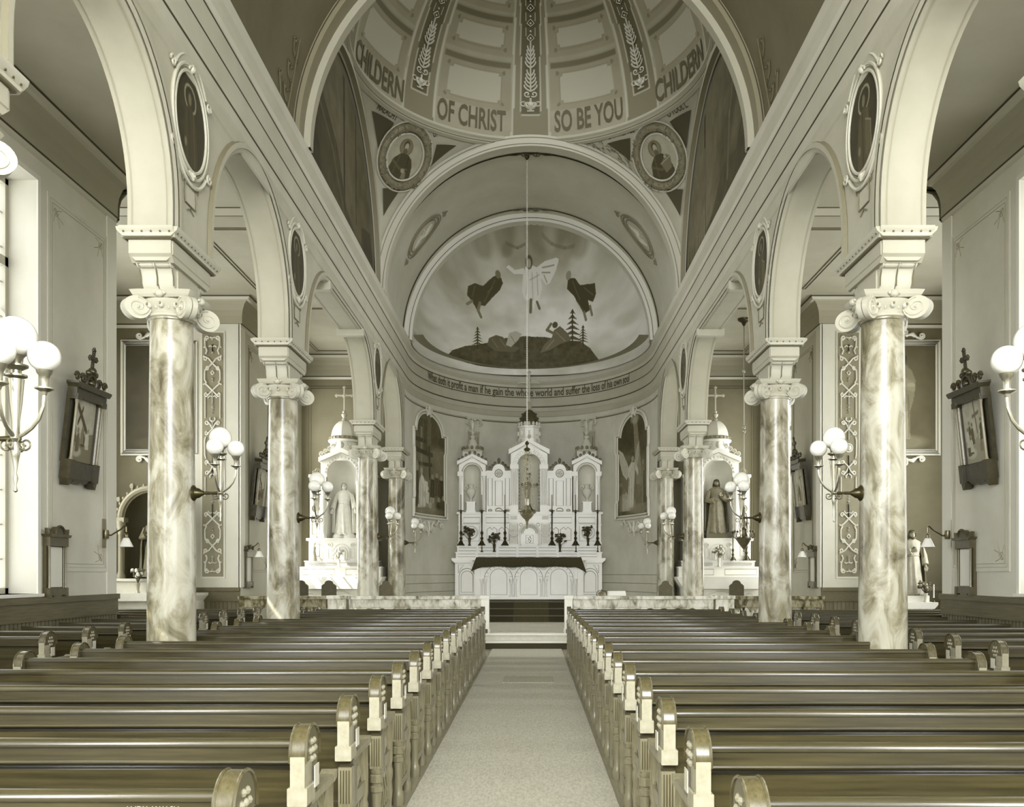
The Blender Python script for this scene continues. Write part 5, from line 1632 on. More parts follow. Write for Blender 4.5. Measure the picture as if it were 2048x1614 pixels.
# ---------------------------------------------------------------- robed statues
def statue(name, label, loc, h, skin, robe, mantle, hair, pose='open', beard=False, veil=False, rz=0):
    t = thing(name, label, 'statue', loc, rz)
    s_ = Matrix.Scale(h, 4)
    prof = [(0, .175, .13, .10), (.05, .172, .128, .11), (.15, .155, .118, .10), (.3, .138, .108, .08), (.45, .128, .10, .06), (.56, .108, .086, .035), (.6, .104, .082, .02), (.68, .118, .088, .02), (.75, .135, .085, .02), (.79, .132, .075, .01), (.815, .1, .062, 0), (.835, .055, .045, 0), (.85, .036, .036, 0)]
    mb = MB(); mb.T = s_; N = 56; v = []
    for z, rx, ry, am in prof:
        for i in range(N):
            a = 2 * PI * i / N
            k = 1 + am * (cos(9 * a + 3 * z) * .7 + cos(14 * a + 1.3 + 6 * z) * .5)
            v.append((rx * k * cos(a), ry * k * sin(a), z + .012))
    f = [(j * N + i, j * N + (i + 1) % N, (j + 1) * N + (i + 1) % N, (j + 1) * N + i) for j in range(len(prof) - 1) for i in range(N)]
    mb.add(v, f + [tuple(range(N - 1, -1, -1))])
    mb.tube([(.107 * cos(a), .085 * sin(a) , .6 + .004 * cos(a)) for a in [2 * PI * i / 24 for i in range(24)]], .009, 5, True)
    # arms in their sleeves
    if pose == 'open': arms = [((-.13, 0, .77), (-.175, -.01, .62), (-.205, -.05, .50)), ((.13, 0, .77), (.175, -.01, .62), (.205, -.05, .50))]
    elif pose == 'chest': arms = [((-.13, 0, .77), (-.18, -.03, .62), (-.06, -.12, .66)), ((.13, 0, .77), (.18, -.01, .60), (.17, -.08, .46))]
    else: arms = [((-.13, 0, .77), (-.18, -.04, .60), (-.07, -.13, .60)), ((.13, 0, .77), (.18, -.03, .60), (.08, -.13, .68))]
    sk = MB(); sk.T = s_
    for A, B_, D in arms:
        A, B_, D = Vector(A), Vector(B_), Vector(D)
        mb.tube([A, A.lerp(B_, .5) + Vector((0, .005, 0)), B_, B_.lerp(D, .5) + Vector((0, 0, -.008)), D], [.042, .042, .045, .048, .05], 12)
        d = (D - B_).normalized(); w = D + d * .03
        sk.tube([D - d * .02, w, w + d * .018], [.018, .017, .02], 8)
        side = d.cross(Vector((0, -1, .3))).normalized()
        for k in range(4):
            q = side * (.012 * (k - 1.5)); L_ = (.038, .046, .044, .034)[k]
            sk.tube([w + d * .012 + q, w + d * (.02 + L_ * .5) + q * 1.2 + Vector((0, -.002, -.002)), w + d * (.02 + L_) + q * 1.3 + Vector((0, -.002, -.010))], [.0068, .0064, .005], 6)
        sk.tube([w + side * -.016, w + d * .018 - side * .032, w + d * .034 - side * .034], [.008, .007, .005], 6)
    mb.build('robe', robe, t)
    # head with face, feet
    zc = .915
    def hd(u, w):
        a = 2 * PI * u; e = PI * (w - .5); r_ = .047
        x = r_ * .86 * cos(e) * cos(a); y = r_ * 1.02 * cos(e) * sin(a); z = r_ * 1.38 * sin(e)
        if y < 0: y -= .006 * math.exp(-((z + .035) / .02) ** 2); x *= 1 - .22 * max(0, -z / .06)
        for s2 in (-1, 1): y += .005 * math.exp(-((x - s2 * .017) / .008) ** 2 - ((z - .006) / .006) ** 2) * (1 if y < 0 else 0)
        y -= (.013 * math.exp(-(x / .0065) ** 2) * max(0, min(1, (.012 - z) / .026)) * (1 if z > -.016 else 0)) if y < 0 else 0
        y -= .003 * math.exp(-(x / .013) ** 2 - ((z + .027) / .0045) ** 2) if y < 0 else 0
        return (x, y - .006, zc + z)
    sk.grid(hd, 36, 30); sk.tube([(0, 0, .83), (0, -.002, .88)], [.03, .025], 12)
    for s2 in (-1, 1):
        sk.ball((s2 * .041, .0, zc), .011, 8, 6, sx=.5, sz=1.5)
        sk.ball((s2 * .05, -.125, .016), .03, 10, 6, sx=.8, sy=1.6, sz=.6)
    sk.build('body', skin, t)
    mb = MB(); mb.T = s_
    for s2 in (-1, 1): mb.ball((s2 * .017, -.0495, zc + .004), .0048, 8, 6, sy=.5, sz=.7); mb.tube([(s2 * .008, -.051, zc + .014), (s2 * .017, -.052, zc + .018), (s2 * .026, -.047, zc + .014)], .0022, 4)
    mb.tube([(-.011, -.052, zc - .028), (0, -.055, zc - .0275), (.011, -.052, zc - .028)], .0025, 4)
    mb.build('features', M(90, .6), t)
    mb = MB(); mb.T = s_
    def hr(u, w):
        a = -.35 + (PI + .7) * u; e = w
        z = zc + .068 * cos(e * PI * .5) if e < .999 else 0
        rr = .0 + .056 * sin(min(1, e * 1.15) * PI * .5)
        zz = zc + .02 + .055 * cos(e * PI * .5) - (.12 if not beard else .1) * max(0, e - .45)
        return (rr * cos(a) * (1 + .03 * sin(20 * a)), rr * sin(a) * 1.05 + .0, zz)
    mb.grid(hr, 30, 12)
    mb.grid(lambda u, w: (.05 * sin(w * 1.45) * cos(PI + PI * u), .052 * sin(w * 1.45) * sin(PI + PI * u) - .004, zc + .022 + .048 * cos(w * 1.45)), 18, 5)
    if beard:
        for k in range(11):
            a = -PI * .95 + PI * .9 * k / 10; mb.tube([(.036 * cos(a), .048 * sin(a) - .008, zc - .022 - .012 * abs(sin(a))), (.03 * cos(a), .046 * sin(a) - .010, zc - .05), (.016 * cos(a), .03 * sin(a) - .016, zc - .078)], [.009, .01, .004], 6)
    if not veil:
        for s2 in (-1, 1):
            mb.tube([(s2 * .04, .01, zc + .02), (s2 * .05, .01, zc - .03), (s2 * .05, .0, zc - .075), (s2 * .055, -.01, zc - .10)], [.014, .018, .016, .008], 8)
    mb.build('hair', hair, t)
    # mantle over back and shoulders
    mb = MB(); mb.T = s_
    top = (zc + .072) if veil else .83
    def mt(u, w):
        o_ = .55 if pose != 'hold' else .2
        a = -o_ + (PI + 2 * o_) * u
        z = top + (.04 - top) * w
        P = [(top, .004 if veil else .06), (top - .02, .04 if veil else .1), (.86, .062), (.82, .105), (.78, .16), (.7, .185), (.5, .205), (.3, .205), (.1, .215), (0, .22)]
        P = [p for p in P if p[0] <= top]
        r_ = np.interp(-z, [-p[0] for p in P], [p[1] for p in P])
        k = 1 + (.06 * cos(13 * a + 4 * z) + .04 * cos(21 * a)) * min(1, w * 1.4)
        edge = 1 - .06 * (abs(u - .5) * 2) ** 6
        return (r_ * k * cos(a) * edge, r_ * k * sin(a) * .66 + .005, z)
    mb.grid(mt, 60, 26)
    o = mb.build('mantle', mantle, t)
    m_ = o.modifiers.new('thick', 'SOLIDIFY'); m_.thickness = .012 * h; m_.offset = 1
    return t
def altar_side(sx, cx, statue_fn):
    lb = 'white marble side altar under a dome and cross, holding the %s' % ('white robed woman statue' if sx < 0 else 'brown robed man statue')
    t = thing('side_altar', lb, 'altar', (cx, 24.2, .3), group='side altars in the chapels')
    Z = lambda py: .3 * 0 + CAMZ + (1146 - py) / 75 - .3
    W_ = M(214, .45, 5, 2)
    mb = MB(); mb.c = 0
    mb.box(-1.0, 1.0, -.35, .6, 0, .9); mb.box(-1.05, 1.05, -.4, .3, 0, .12)
    mb.prism([(-1.0, .88), (1.0, .88), (1.16, 1.13), (1.18, 1.2), (-1.18, 1.2), (-1.16, 1.13)], 'y', -.5, .7)
    mb.c = 1
    for q in (.62, .5): outline(mb, [(q * cos(a), .2 + q * sin(a)) for a in [PI * i / 16 for i in range(17)]], -.36, .014, False)
    for s_ in (-1, 1):
        outline(mb, circ(s_ * .76, .62, .14), -.355, .012); outline(mb, circ(s_ * .76, .62, .07), -.355, .014)
    mb.build('table', [W_, VEIN], t)
    for i, (z0, z1, w, y) in enumerate(((1.2, 1.47, 1.08, -.18), (1.47, 1.63, .98, -.02))):
        mb = MB(); mb.c = 0; mb.box(-w, w, y, .7, z0, z1); mb.box(-w - .02, w + .02, y - .02, .6, z1 - .03, z1)
        mb.c = 1; outline(mb, rect(-w + .08, -.15, z0 + .05, z1 - .07), y - .004, .006); outline(mb, rect(.15, w - .08, z0 + .05, z1 - .07), y - .004, .006)
        mb.build('gradine', [W_, LINEW], t)
    mb = MB(); mb.c = 0
    mb.box(-.9, .9, .08, .7, 1.63, 2.2); mb.box(-.96, .96, .02, .7, 2.17, 2.24); mb.box(-.5, .5, -.02, .1, 1.63, 2.17)
    mb.c = 1
    outline(mb, archpts(0, 1.66, 2.0, .3), -.03, .016); outline(mb, archpts(0, 1.66, 2.08, .44), -.025, .010); outline(mb, archpts(0, 1.64, 1.93, .18), -.03, .012)
    for s_ in (-1, 1):
        mb.tube([(s_ * (.3 + u), -.03, 2.04 + v) for u, v in spiral(0, 0, .07, .01, 0, 1.5, 14)], .014, 5)
        outline(mb, rect(s_ * .3 - .05, s_ * .3 + .05, 1.7, 1.95), -.025, .006); outline(mb, rect(s_ * .7 - .08, s_ * .7 + .08, 1.75, 2.08), .075, .010)
    mb.build('retable', [W_, VEIN], t)
    # niche
    zt = Z(895); ze = Z(919)
    mb = MB(); mb.c = 0
    niche_face(mb, 0, .0, .12, -.56, .56, 2.24, ze, .78, (ze - .02 + .06, zt - .12))
    gable(mb, 0, -.1, .15, 1.16, ze, zt, .11)
    mb.box(-.555, -.45, .05, .7, 2.24, ze - .01); mb.box(.45, .555, .05, .7, 2.24, ze - .01)
    for s_ in (-1, 1):
        colonnette(mb, s_ * .48, -.06, 2.24, 3.75, .05); mb.box(s_ * .48 - .09, s_ * .48 + .09, -.12, .05, 3.74, 3.88)
    mb.c = 1
    for k in range(15):
        a = PI * (k + .5) / 15; mb.ball((.44 * cos(a), -.01, ze + .04 - .39 + .44 * sin(a)), .03, 6, 4)
    mb.c = 2; outline(mb, [(-.56, ze - .04), (0, zt - .12), (.56, ze - .04)], -.105, .008, False)
    nc = mb.build('niche_front', [W_, VEIN, LINEW], t)
    mb = MB(); niche_back(mb, 0, .08, .78, 2.24, ze + .04, .45); mb.build('niche', M(212, .5), nc)
    mb = MB()
    for s_ in (-1, 1):
        for k in range(5): crocket(mb, s_ * (.54 - .11 * k), .02, ze + .12 + .072 * k, .14, s_)
    mb.ball((0, .0, zt + .1), .07, 8, 6, sz=1.4)
    mb.build('gable_scrolls', M(176, .5), nc)
    # wings
    for s_ in (-1, 1):
        mb = MB(); x0, x1 = sorted((s_ * .58, s_ * .9)); xm = (x0 + x1) / 2; mb.c = 0
        mb.box(x0, x1, .2, .6, 2.24, Z(952)); mb.box(x0 - .03, x1 + .03, .15, .6, Z(952), Z(952) + .08)
        mb.c = 1; outline(mb, circ(xm, 3.05, .09), .19, .014); outline(mb, circ(xm, 3.05, .04), .19, .012)
        outline(mb, rect(xm - .1, xm + .1, 2.35, 2.85), .19, .008); outline(mb, [(xm + .13 * cos(a), 3.55 + .18 * sin(a)) for a in [PI * i / 10 for i in range(11)]], .19, .012, False)
        mb.c = 2
        for k in range(3): crocket(mb, xm + (k - 1) * .09, .35, Z(952) + .1, .12 if k != 1 else .18, 1 if k < 2 else -1)
        mb.build('wing', [W_, LINEW, M(110, .5)], t)
    # drum, dome, cross
    mb = MB(); zr = Z(878)
    mb.lathe([(.37, ze), (.37, zr - .04), (.42, zr - .02), (.43, zr + .03), (.38, zr + .05)], (0, .35, 0), 28)
    mb.build('drum', M(214, .45), t)
    mb = MB(); mb.lathe([(.38, zr + .03), (.40, zr + .1), (.38, zr + .13)], (0, .35, 0), 28, caps=False)
    for k in range(22): a = k * 2 * PI / 22; mb.ball((.39 * cos(a), .35 + .39 * sin(a), zr + .09), .03, 6, 4, sz=1.3)
    mb.build('leaf_band', M(120, .5), t)
    mb = MB(); zd = Z(834)
    mb.lathe([(.36, zr + .08)] + [(.36 * cos(a) ** .9, zr + .1 + (zd - zr - .1) * sin(a)) for a in [PI / 2 * i / 10 for i in range(10)]] + [(.02, zd)], (0, .35, 0), 8)
    mb.build('dome', M(196, .4), t, ang=20)
    mb = MB(); mb.lathe([(.03, zd - .02), (.07, zd + .03), (.035, zd + .07), (.07, zd + .12), (.08, zd + .16), (.04, zd + .2), (.05, zd + .24), (.02, zd + .27)], (0, .35, 0), 12)
    cross(mb, 0, .35, zd + .25, .65, .42, .02)
    mb.build('cross', M(170, .4), t)
    return t
LXA = (683 - 1067) * 24.2 / 1800; RXA = (1436 - 1067) * 24.2 / 1800
altar_side(-1, LXA, None); altar_side(1, RXA, None)
statue('statue_of_woman', 'white statue of a robed woman with open hands in the left side altar', (LXA + .02, 24.45, 2.62), 1.44, M(222, .5), M(208, .5, 10, 8), M(216, .5, 10, 6), M(170, .6), 'open', veil=True)
mb = MB(); mb.ball((LXA - .12, 24.42, 2.56), .18, 14, 8, sz=.75); mb.ball((LXA + .16, 24.44, 2.56), .19, 14, 8, sz=.75)
o = mb.build('cloud_base', M(214, .5)); tag(o, 'rounded white base under the feet of the robed woman statue', 'base')
statue('statue_of_man', 'tan statue of a bearded robed man in the right side altar', (RXA - .0, 24.42, 2.66), 1.5, M(140, .5), M(112, .5, 14, 8), M(92, .5, 12, 6), M(60, .6), 'hold', beard=True)
mb = MB(); mb.box(RXA - .3, RXA + .3, 24.22, 24.6, 2.54, 2.67, .01)
o = mb.build('statue_plinth', M(84, .5)); tag(o, 'low dark plinth under the tan bearded man statue', 'plinth')
sm = candlestick_thing('', 'candlesticks on the side altars', 1.35, BRONZE); sm.scale = (.72, .72, .72)
csd = [(RXA - .62, 1.93, 24.1, 'slim candlestick on the right side altar, left of its flowers'), (RXA + .38, 1.93, 24.1, 'slim candlestick on the right side altar, right of its flowers'), (RXA + .78, 1.93, 24.25, 'tallest candlestick at the outer end of the right side altar'),
       (LXA + .66, 1.93, 24.1, 'slim candlestick on the left side altar beside the slim column')]
for i, (x, z, y, lb) in enumerate(csd):
    if i == 0: sm.location = (x, y, z); sm['label'] = lb
    else:
        o = dup(sm, (x, y, z), lb)
        if i == 2: o.scale = (.9, .9, .95)
flower_vase('small vase of dark flowers in the middle of the right side altar', (RXA - .02, 23.98, 1.77), .55, 8, M(190, .3), M(96, .6, 14, 20), M(190, .6), n=14)
flower_vase('white flowers on the left side altar by the woman statue', (LXA - .02, 23.98, 1.77), .45, 9, M(228, .3), M(170, .6, 14, 20), M(232, .6), n=14)
t = thing('small_figurine', 'tiny white figurine on the outer ledge of the left side altar', 'figurine', (LXA - .72, 24.1, 1.93))
mb = MB(); mb.lathe([(.09, 0), (.08, .1), (.05, .25), (.06, .36), (.03, .4)], n=14); mb.build('robe', M(150, .5), t)
mb = MB(); mb.ball((0, 0, .45), .05, 10, 8); mb.build('head', M(200, .5), t)
mb = MB(); mb.ball((0, .02, .47), .06, 10, 8); mb.build('hair', M(214, .5), t)
# ---------------------------------------------------------------- communion rail of marble
YR0, YR1 = 19.5, 19.72
def rail(x0, x1, n, name_lab, mat, zt=1.10, zb=.3):
    t = thing('communion_rail', name_lab, 'railing', ((x0 + x1) / 2, (YR0 + YR1) / 2, zb), group='sections of the communion rail')
    L_ = (x1 - x0) / 2; h = zt - zb; d = .11
    mb = MB(); mb.box(-L_ - .02, L_ + .02, -d - .04, d + .04, h - .07, h, .008); mb.build('top_slab', mat, t)
    mb = MB(); w = 2 * L_ / n; r_ = w * .36; za = h - .28
    mb.box(-L_, L_, -d, d, h - .24 + .0, h - .07)
    for i in range(n):
        cx = -L_ + w * (i + .5); P = [(cx - w / 2, za)] + [(cx + r_ * cos(a), za + r_ * .8 * sin(a) - .07) for a in [PI - PI * k / 10 for k in range(11)]] + [(cx + w / 2, za)]
        for a, b in zip(P, P[1:]):
            if abs(a[0] - b[0]) > 1e-6: mb.prism([a, b, (b[0], h - .23), (a[0], h - .23)], 'y', -d * .8, d * .8)
    mb.build('arcade', mat, t)
    mb = MB()
    for i in range(n + 1):
        x = -L_ + w * i; mb.lathe([(.045, .1), (.045, .15), (.03, .18), (.03, za - .2), (.05, za - .1), (.05, za)], (min(max(x, -L_ + .05), L_ - .05), 0, 0), 10)
    mb.build('balusters', M(214, .35), t)
    mb = MB(); mb.box(-L_, L_, -d, d, 0, .1); mb.build('base', mat, t)
rail(-4.0, -1.13, 10, 'mottled marble communion rail left of the sanctuary opening', RAILMAR)
rail(.86, 3.9, 10, 'mottled marble communion rail right of the sanctuary opening', RAILMAR)
rail(-6.38, -4.5, 5, 'dark mottled marble rail before the left side altar', DARKMAR)
rail(4.4, 6.28, 5, 'dark mottled marble rail before the right side altar', DARKMAR)
for x, w in ((-1.05, 'left'), (.76, 'right')):
    t = thing('rail_post', 'white marble post at the %s edge of the sanctuary opening' % w, 'post', (x, 19.6, .3), group='posts of the sanctuary opening')
    mb = MB(); mb.box(-.085, .085, -.13, .13, 0, .74); mb.box(-.1, .1, -.15, .15, 0, .08); mb.build('post', M(222, .3, 6, 5), t)
    mb = MB(); mb.box(-.1, .1, -.16, .16, .74, .81, .01); mb.build('cap', M(214, .3), t)
    mb = MB(); mb.box(-.06, .06, -.2, -.152, .0, .09); mb.build('door_stop', DARKW, t)
for x, w in ((-4.25, 'left'), (4.14, 'right')):
    mb = MB(); mb.box(x - .2, x + .2, 19.45, 19.77, .3, 1.1); mb.box(x - .22, x + .22, 19.42, 19.8, 1.04, 1.11)
    o = mb.build('rail_pier', RAILMAR); tag(o, 'square marble pier joining the %s communion rail sections' % w, 'pier')
# bell and white side table, chairs, books
t = thing('altar_bell', 'small dark domed altar bell on the rail at the right of the altar', 'bell', (CX + 1.55, 19.62, 1.10))
mb = MB(); mb.lathe([(.105, 0), (.1, .02), (.085, .06), (.05, .09), (.01, .1)], n=20); mb.build('cup', M(110, .4, metal=.3), t)
mb = MB(); mb.tube([(-.11, 0, .01), (-.11, 0, .07), (-.07, 0, .11), (.07, 0, .11), (.11, 0, .07), (.11, 0, .01)], .008, 6); mb.tube([(0, 0, .11), (0, 0, .14)], [.008, .014], 6); mb.build('handle', BRONZE, t)
t = thing('credence_table', 'small table under a white cloth standing behind the communion rail', 'table', (2.03, 22.0, .3))
mb = MB()
for sx_ in (-1, 1):
    for sy_ in (-1, 1): mb.box(sx_ * .17 - .02, sx_ * .17 + .02, sy_ * .15 - .02, sy_ * .15 + .02, 0, .8)
mb.box(-.19, .19, -.18, .18, .8, .83); mb.build('frame', WOODL, t)
mb = MB(); P = [(-.46, .2), (.46, .2), (.42, .9), (-.42, .9)]
mb.v = []; mb.add([(-.30, -.23, .2), (.30, -.23, .2), (.30, .23, .2), (-.30, .23, .2), (-.2, -.19, .86), (.2, -.19, .86), (.2, .19, .86), (-.2, .19, .86)], [(4, 5, 6, 7), (0, 1, 5, 4), (1, 2, 6, 5), (2, 3, 7, 6), (3, 0, 4, 7)])
mb.build('cloth', M(238, .7), t)
def chair(label, x, y, z, rz=0, w=.36, h=1.12):
    t = thing('sanctuary_chair', label, 'chair', (x, y, z), rz, 'chairs in the sanctuary')
    mb = MB(); hw = w / 2
    P = [(-hw, .45), (hw, .45), (hw, h - .14), (hw * .72, h - .09)] + [(hw * .6 * cos(a), h - .09 + .09 * sin(a)) for a in [PI * i / 8 for i in range(9)]] + [(-hw * .72, h - .09), (-hw, h - .14)]
    mb.prism(P, 'y', -.03, .03); mb.build('backrest', M(76, .5, 8, 10), t)
    mb = MB(); mb.box(-hw - .04, hw + .04, .0, .46, .42, .48, .01); mb.build('seat', DARKW, t)
    for a in (-1, 1):
        for b in (0, 1):
            mb = MB(); mb.box(a * hw - .025, a * hw + .025, b * .4 - .0, b * .4 + .05, 0, .43); mb.build('leg', DARKW, t)
        mb = MB(); mb.box(a * (hw + .06) - .03, a * (hw + .06) + .03, .0, .42, .66, .7); mb.box(a * (hw + .06) - .02, a * (hw + .06) + .02, .36, .4, .45, .67); mb.build('armrest', DARKW, t)
for px, d, lb in ((658, 22.2, 'dark round-topped chair in front of the woman statue altar'), (602, 22.2, 'dark chair between the second left column and the left side altar'), (1473, 22.4, 'dark round-topped chair in front of the brown robed man altar')):
    chair(lb, (px - 1067) * d / 1800, d, .3)
for px, d, lb, w in ((771, 21.2, 'dark carved armchair seen over the rail between the slim left columns', .34), (1332, 21.2, 'dark carved armchair behind the rail between the slim right columns', .34)):
    chair(lb, (px - 1067) * d / 1800, d, .3, .5 if px < 1000 else -.5, w, 1.12)
t = thing('white_candle_pillar', 'short white pillar candle seen through the arches of the left rail', 'candle', ((627 - 1067) * 20.4 / 1800, 20.4, .3))
mb = MB(); mb.lathe([(.09, 0), (.09, .02), (.06, .03), (.06, .5)], n=14); mb.build('holder', M(200, .4), t)
mb = MB(); mb.lathe([(.055, .5), (.055, .72), (.04, .73)], n=14); mb.build('candle', M(244, .4), t)

# ---------------------------------------------------------------- stations: framed pictures leaning from the side walls
def station(label, x, y, sx, seed, tilt=.11):
    """local: X across the picture, -Y out of the wall, Z up"""
    t = thing('station_picture', label, 'picture', (x, y, 2.93), -PI / 2 if sx < 0 else PI / 2, group='framed pictures on the side walls')
    t.rotation_euler = (0, 0, PI / 2 if sx < 0 else -PI / 2)
    TL = Matrix.Rotation(tilt, 4, 'X')
    def B(m): m.T = TL; return m
    w = .46
    mb = B(MB()); mb.box(-w + .01, w - .01, -.14, -.025, .0, .26); mb.box(-w, -w + .13, -.19, -.02, -.02, .28); mb.box(w - .13, w, -.19, -.02, -.02, .28)
    mb.prism([(-.28, .0), (-.2, -.05), (-.1, -.08), (0, -.06), (.1, -.08), (.2, -.05), (.28, .0)], 'y', -.13, -.03)
    for s_ in (-1, 1): mb.prism([(s_ * w, -.02), (s_ * (w - .13), -.02), (s_ * (w - .09), -.10), (s_ * (w - .03), -.13)], 'y', -.17, -.03)
    mb.box(-w + .005, w - .005, -.06, -.0, .24, 1.32)
    mb.build('case', DARKW, t)
    mb = B(MB()); mb.box(-w - .02, w + .02, -.17, -.02, 1.26, 1.40); mb.prism([(-w - .02, 1.40), (w + .02, 1.40), (w + .08, 1.46), (w + .08, 1.49), (-w - .08, 1.49), (-w - .08, 1.46)], 'y', -.22, -.02)
    for s_ in (-1, 1): mb.box(s_ * (w - .06) - .07, s_ * (w - .06) + .07, -.19, -.02, 1.22, 1.31)
    mb.build('cornice', DARKW, t)
    for s_ in (-1, 1):
        mb = B(MB()); mb.lathe([(.035, .28), (.024, .33), (.022, 1.15), (.035, 1.22)], (s_ * (w - .05), -.15, 0), 10); mb.lathe([(.02, .28), (.014, .33), (.014, 1.17), (.02, 1.22)], (s_ * (w - .11), -.13, 0), 8)
        mb.build('side_column', M(128, .3, coat=.4), t)
    mb = B(MB())
    mb.tube([(.15 * cos(a), -.12, 1.5 + .19 * sin(a)) for a in [PI * i / 14 for i in range(15)]], .04, 8)
    mb.prism([(.13 * cos(a), 1.5 + .16 * sin(a)) for a in [PI * i / 10 for i in range(11)]], 'y', -.12, -.06)
    for s_ in (-1, 1):
        mb.tube([(s_ * (.2 + u), -.13, 1.53 + v) for u, v in spiral(.06, .05, .08, .02, 0, 1.3, 14)], .022, 6)
        mb.tube([(s_ * (w - .02 + u), -.13, 1.55 + v) for u, v in spiral(0, .03, .07, .015, 0, 1.3, 14)], .022, 6)
        mb.ball((s_ * .11, -.13, 1.7), .05, 8, 6)
    mb.ball((0, -.13, 1.55), .06, 8, 6); mb.ball((0, -.13, 1.74), .07, 8, 6)
    mb.build('carved_crest', M(56, .35, 10, 16, coat=.3), t)
    mb = B(MB()); mb.box(-.02, .02, -.14, -.10, 1.74, 2.06); mb.box(-.09, .09, -.14, -.10, 1.92, 1.97)
    for (a, b) in ((0, 2.08), (-.1, 1.945), (.1, 1.945)):
        for u, v in ((0, .025), (.025, 0), (-.025, 0), (0, -.025)): mb.ball((a + u, -.12, b + v), .024, 8, 6)
    mb.build('cross', DARKW, t)
    cv = Can(110, 160, 176, -1, 1, 0, 1); r = random.Random(seed)
    cv.noise(12, 4, 5, seed, 3)
    cv.poly([(-1, .35), (-.6, .42), (-.1, .36), (.5, .46), (1, .5), (1, 0), (-1, 0)], 120 if seed % 2 else 150)
    cv.ell(-.5, .16, .5, .09, 186, .8, .4)
    for k in range(9):
        x_ = r.uniform(-.85, .85); z_ = r.uniform(.12, .36); h_ = r.uniform(.22, .34); v = r.choice((56, 70, 84, 100, 200, 130))
        cv.poly([(x_ - .16, z_), (x_ - .12, z_ + h_ * .7), (x_ - .05, z_ + h_ * .85), (x_ + .06, z_ + h_ * .85), (x_ + .13, z_ + h_ * .65), (x_ + .17, z_)], v, .9)
        cv.ell(x_, z_ + h_, .075, .035, 104 + 20 * (k % 3), 1, .2)
        cv.line([(x_, z_ + h_ * .7), (x_ - .02, z_)], .02, v - 26, .6)
    if seed % 2: cv.line([(-.75, .92), (.3, .52)], .05, 72); cv.line([(-.55, .62), (-.2, .86)], .045, 72)
    else: cv.line([(.1, .95), (.25, .5)], .05, 110); cv.line([(-.1, .75), (.5, .8)], .03, 110)
    painted('painted_scene', cv, lambda u, v: (u * (w - .13), -.085 + 0 * u - (0.27 + v * .98) * sin(tilt) * 1.0, (.27 + v * .98) * cos(tilt) + .0), t, CANVAS)
    return t
station('framed picture of a cross being carried, on the near left wall', CX - AW + .01, 12.7, -1, 3).scale = (.88, .88, .88)
station('dark framed picture seen edge-on on the left wall beyond the scroll pilaster', CX - AW + .01, 20.95, -1, 5).scale = (.88, .88, .88)
station('framed picture with a raised arm figure on the near right wall', CX + AW - .01, 12.7, 1, 4).scale = (.88, .88, .88)
station('dark framed picture seen edge-on on the right wall beyond the scroll pilaster', CX + AW - .01, 21.0, 1, 6).scale = (.88, .88, .88)
def notice(label, x, y, sx):
    t = thing('notice_frame', label, 'frame', (x, y, 1.30)); t['group'] = 'notice frames on the side walls'
    t.rotation_euler = (0, 0, PI / 2 if sx < 0 else -PI / 2)
    w = .24
    mb = MB(); mb.box(-w + .006, w - .006, -.09, 0, 0, .098); mb.box(-w + .003, w - .003, -.05, 0, .08, .74); mb.box(-w, -w + .06, -.1, 0, -.04, .1); mb.box(w - .06, w, -.1, 0, -.04, .1)
    mb.prism([(-.12, 0), (-.08, -.03), (0, -.05), (.08, -.03), (.12, 0)], 'y', -.08, -.02)
    mb.box(-w, w, -.1, 0, .66, .78); mb.prism([(-w, .78), (w, .78), (w + .04, .82), (-w - .04, .82)], 'y', -.13, 0)
    mb.build('case', M(70, .35, 12, 8, coat=.3), t)
    mb = MB(); mb.prism([(.12 * cos(a), .82 + .11 * sin(a)) for a in [PI * i / 12 for i in range(13)]], 'y', -.11, -.03)
    mb.tube([(.12 * cos(a), -.11, .82 + .11 * sin(a)) for a in [PI * i / 12 for i in range(13)]], .02, 6)
    for s_ in (-1, 1): mb.prism([(s_ * .14, .82), (s_ * .25, .82), (s_ * .26, .90), (s_ * .18, .86)], 'y', -.1, -.04)
    mb.build('crest', M(60, .35, 8, 12, coat=.3), t)
    for s_ in (-1, 1):
        mb = MB(); mb.lathe([(.02, .1), (.014, .13), (.014, .62), (.02, .66)], (s_ * (w - .03), -.075, 0), 8); mb.lathe([(.012, .1), (.010, .13), (.010, .62), (.012, .66)], (s_ * (w - .065), -.065, 0), 8); mb.build('side_column', M(112, .35), t)
    mb = MB(); mb.box(-w + .085, w - .085, -.056, -.05, .11, .65); mb.build('white_sheet', M(214, .5), t)
notice('small dark frame with a white sheet on the near left wall by the window', CX - AW, 12.18, -1)
notice('narrow dark frame with white sheet behind the left scroll pilaster corner', CX - AW, 20.42, -1)
notice('small dark frame with a white sheet on the near right wall', CX + AW, 13.2, 1)
notice('narrow dark frame with white sheet behind the right scroll pilaster corner', CX + AW, 20.42, 1)
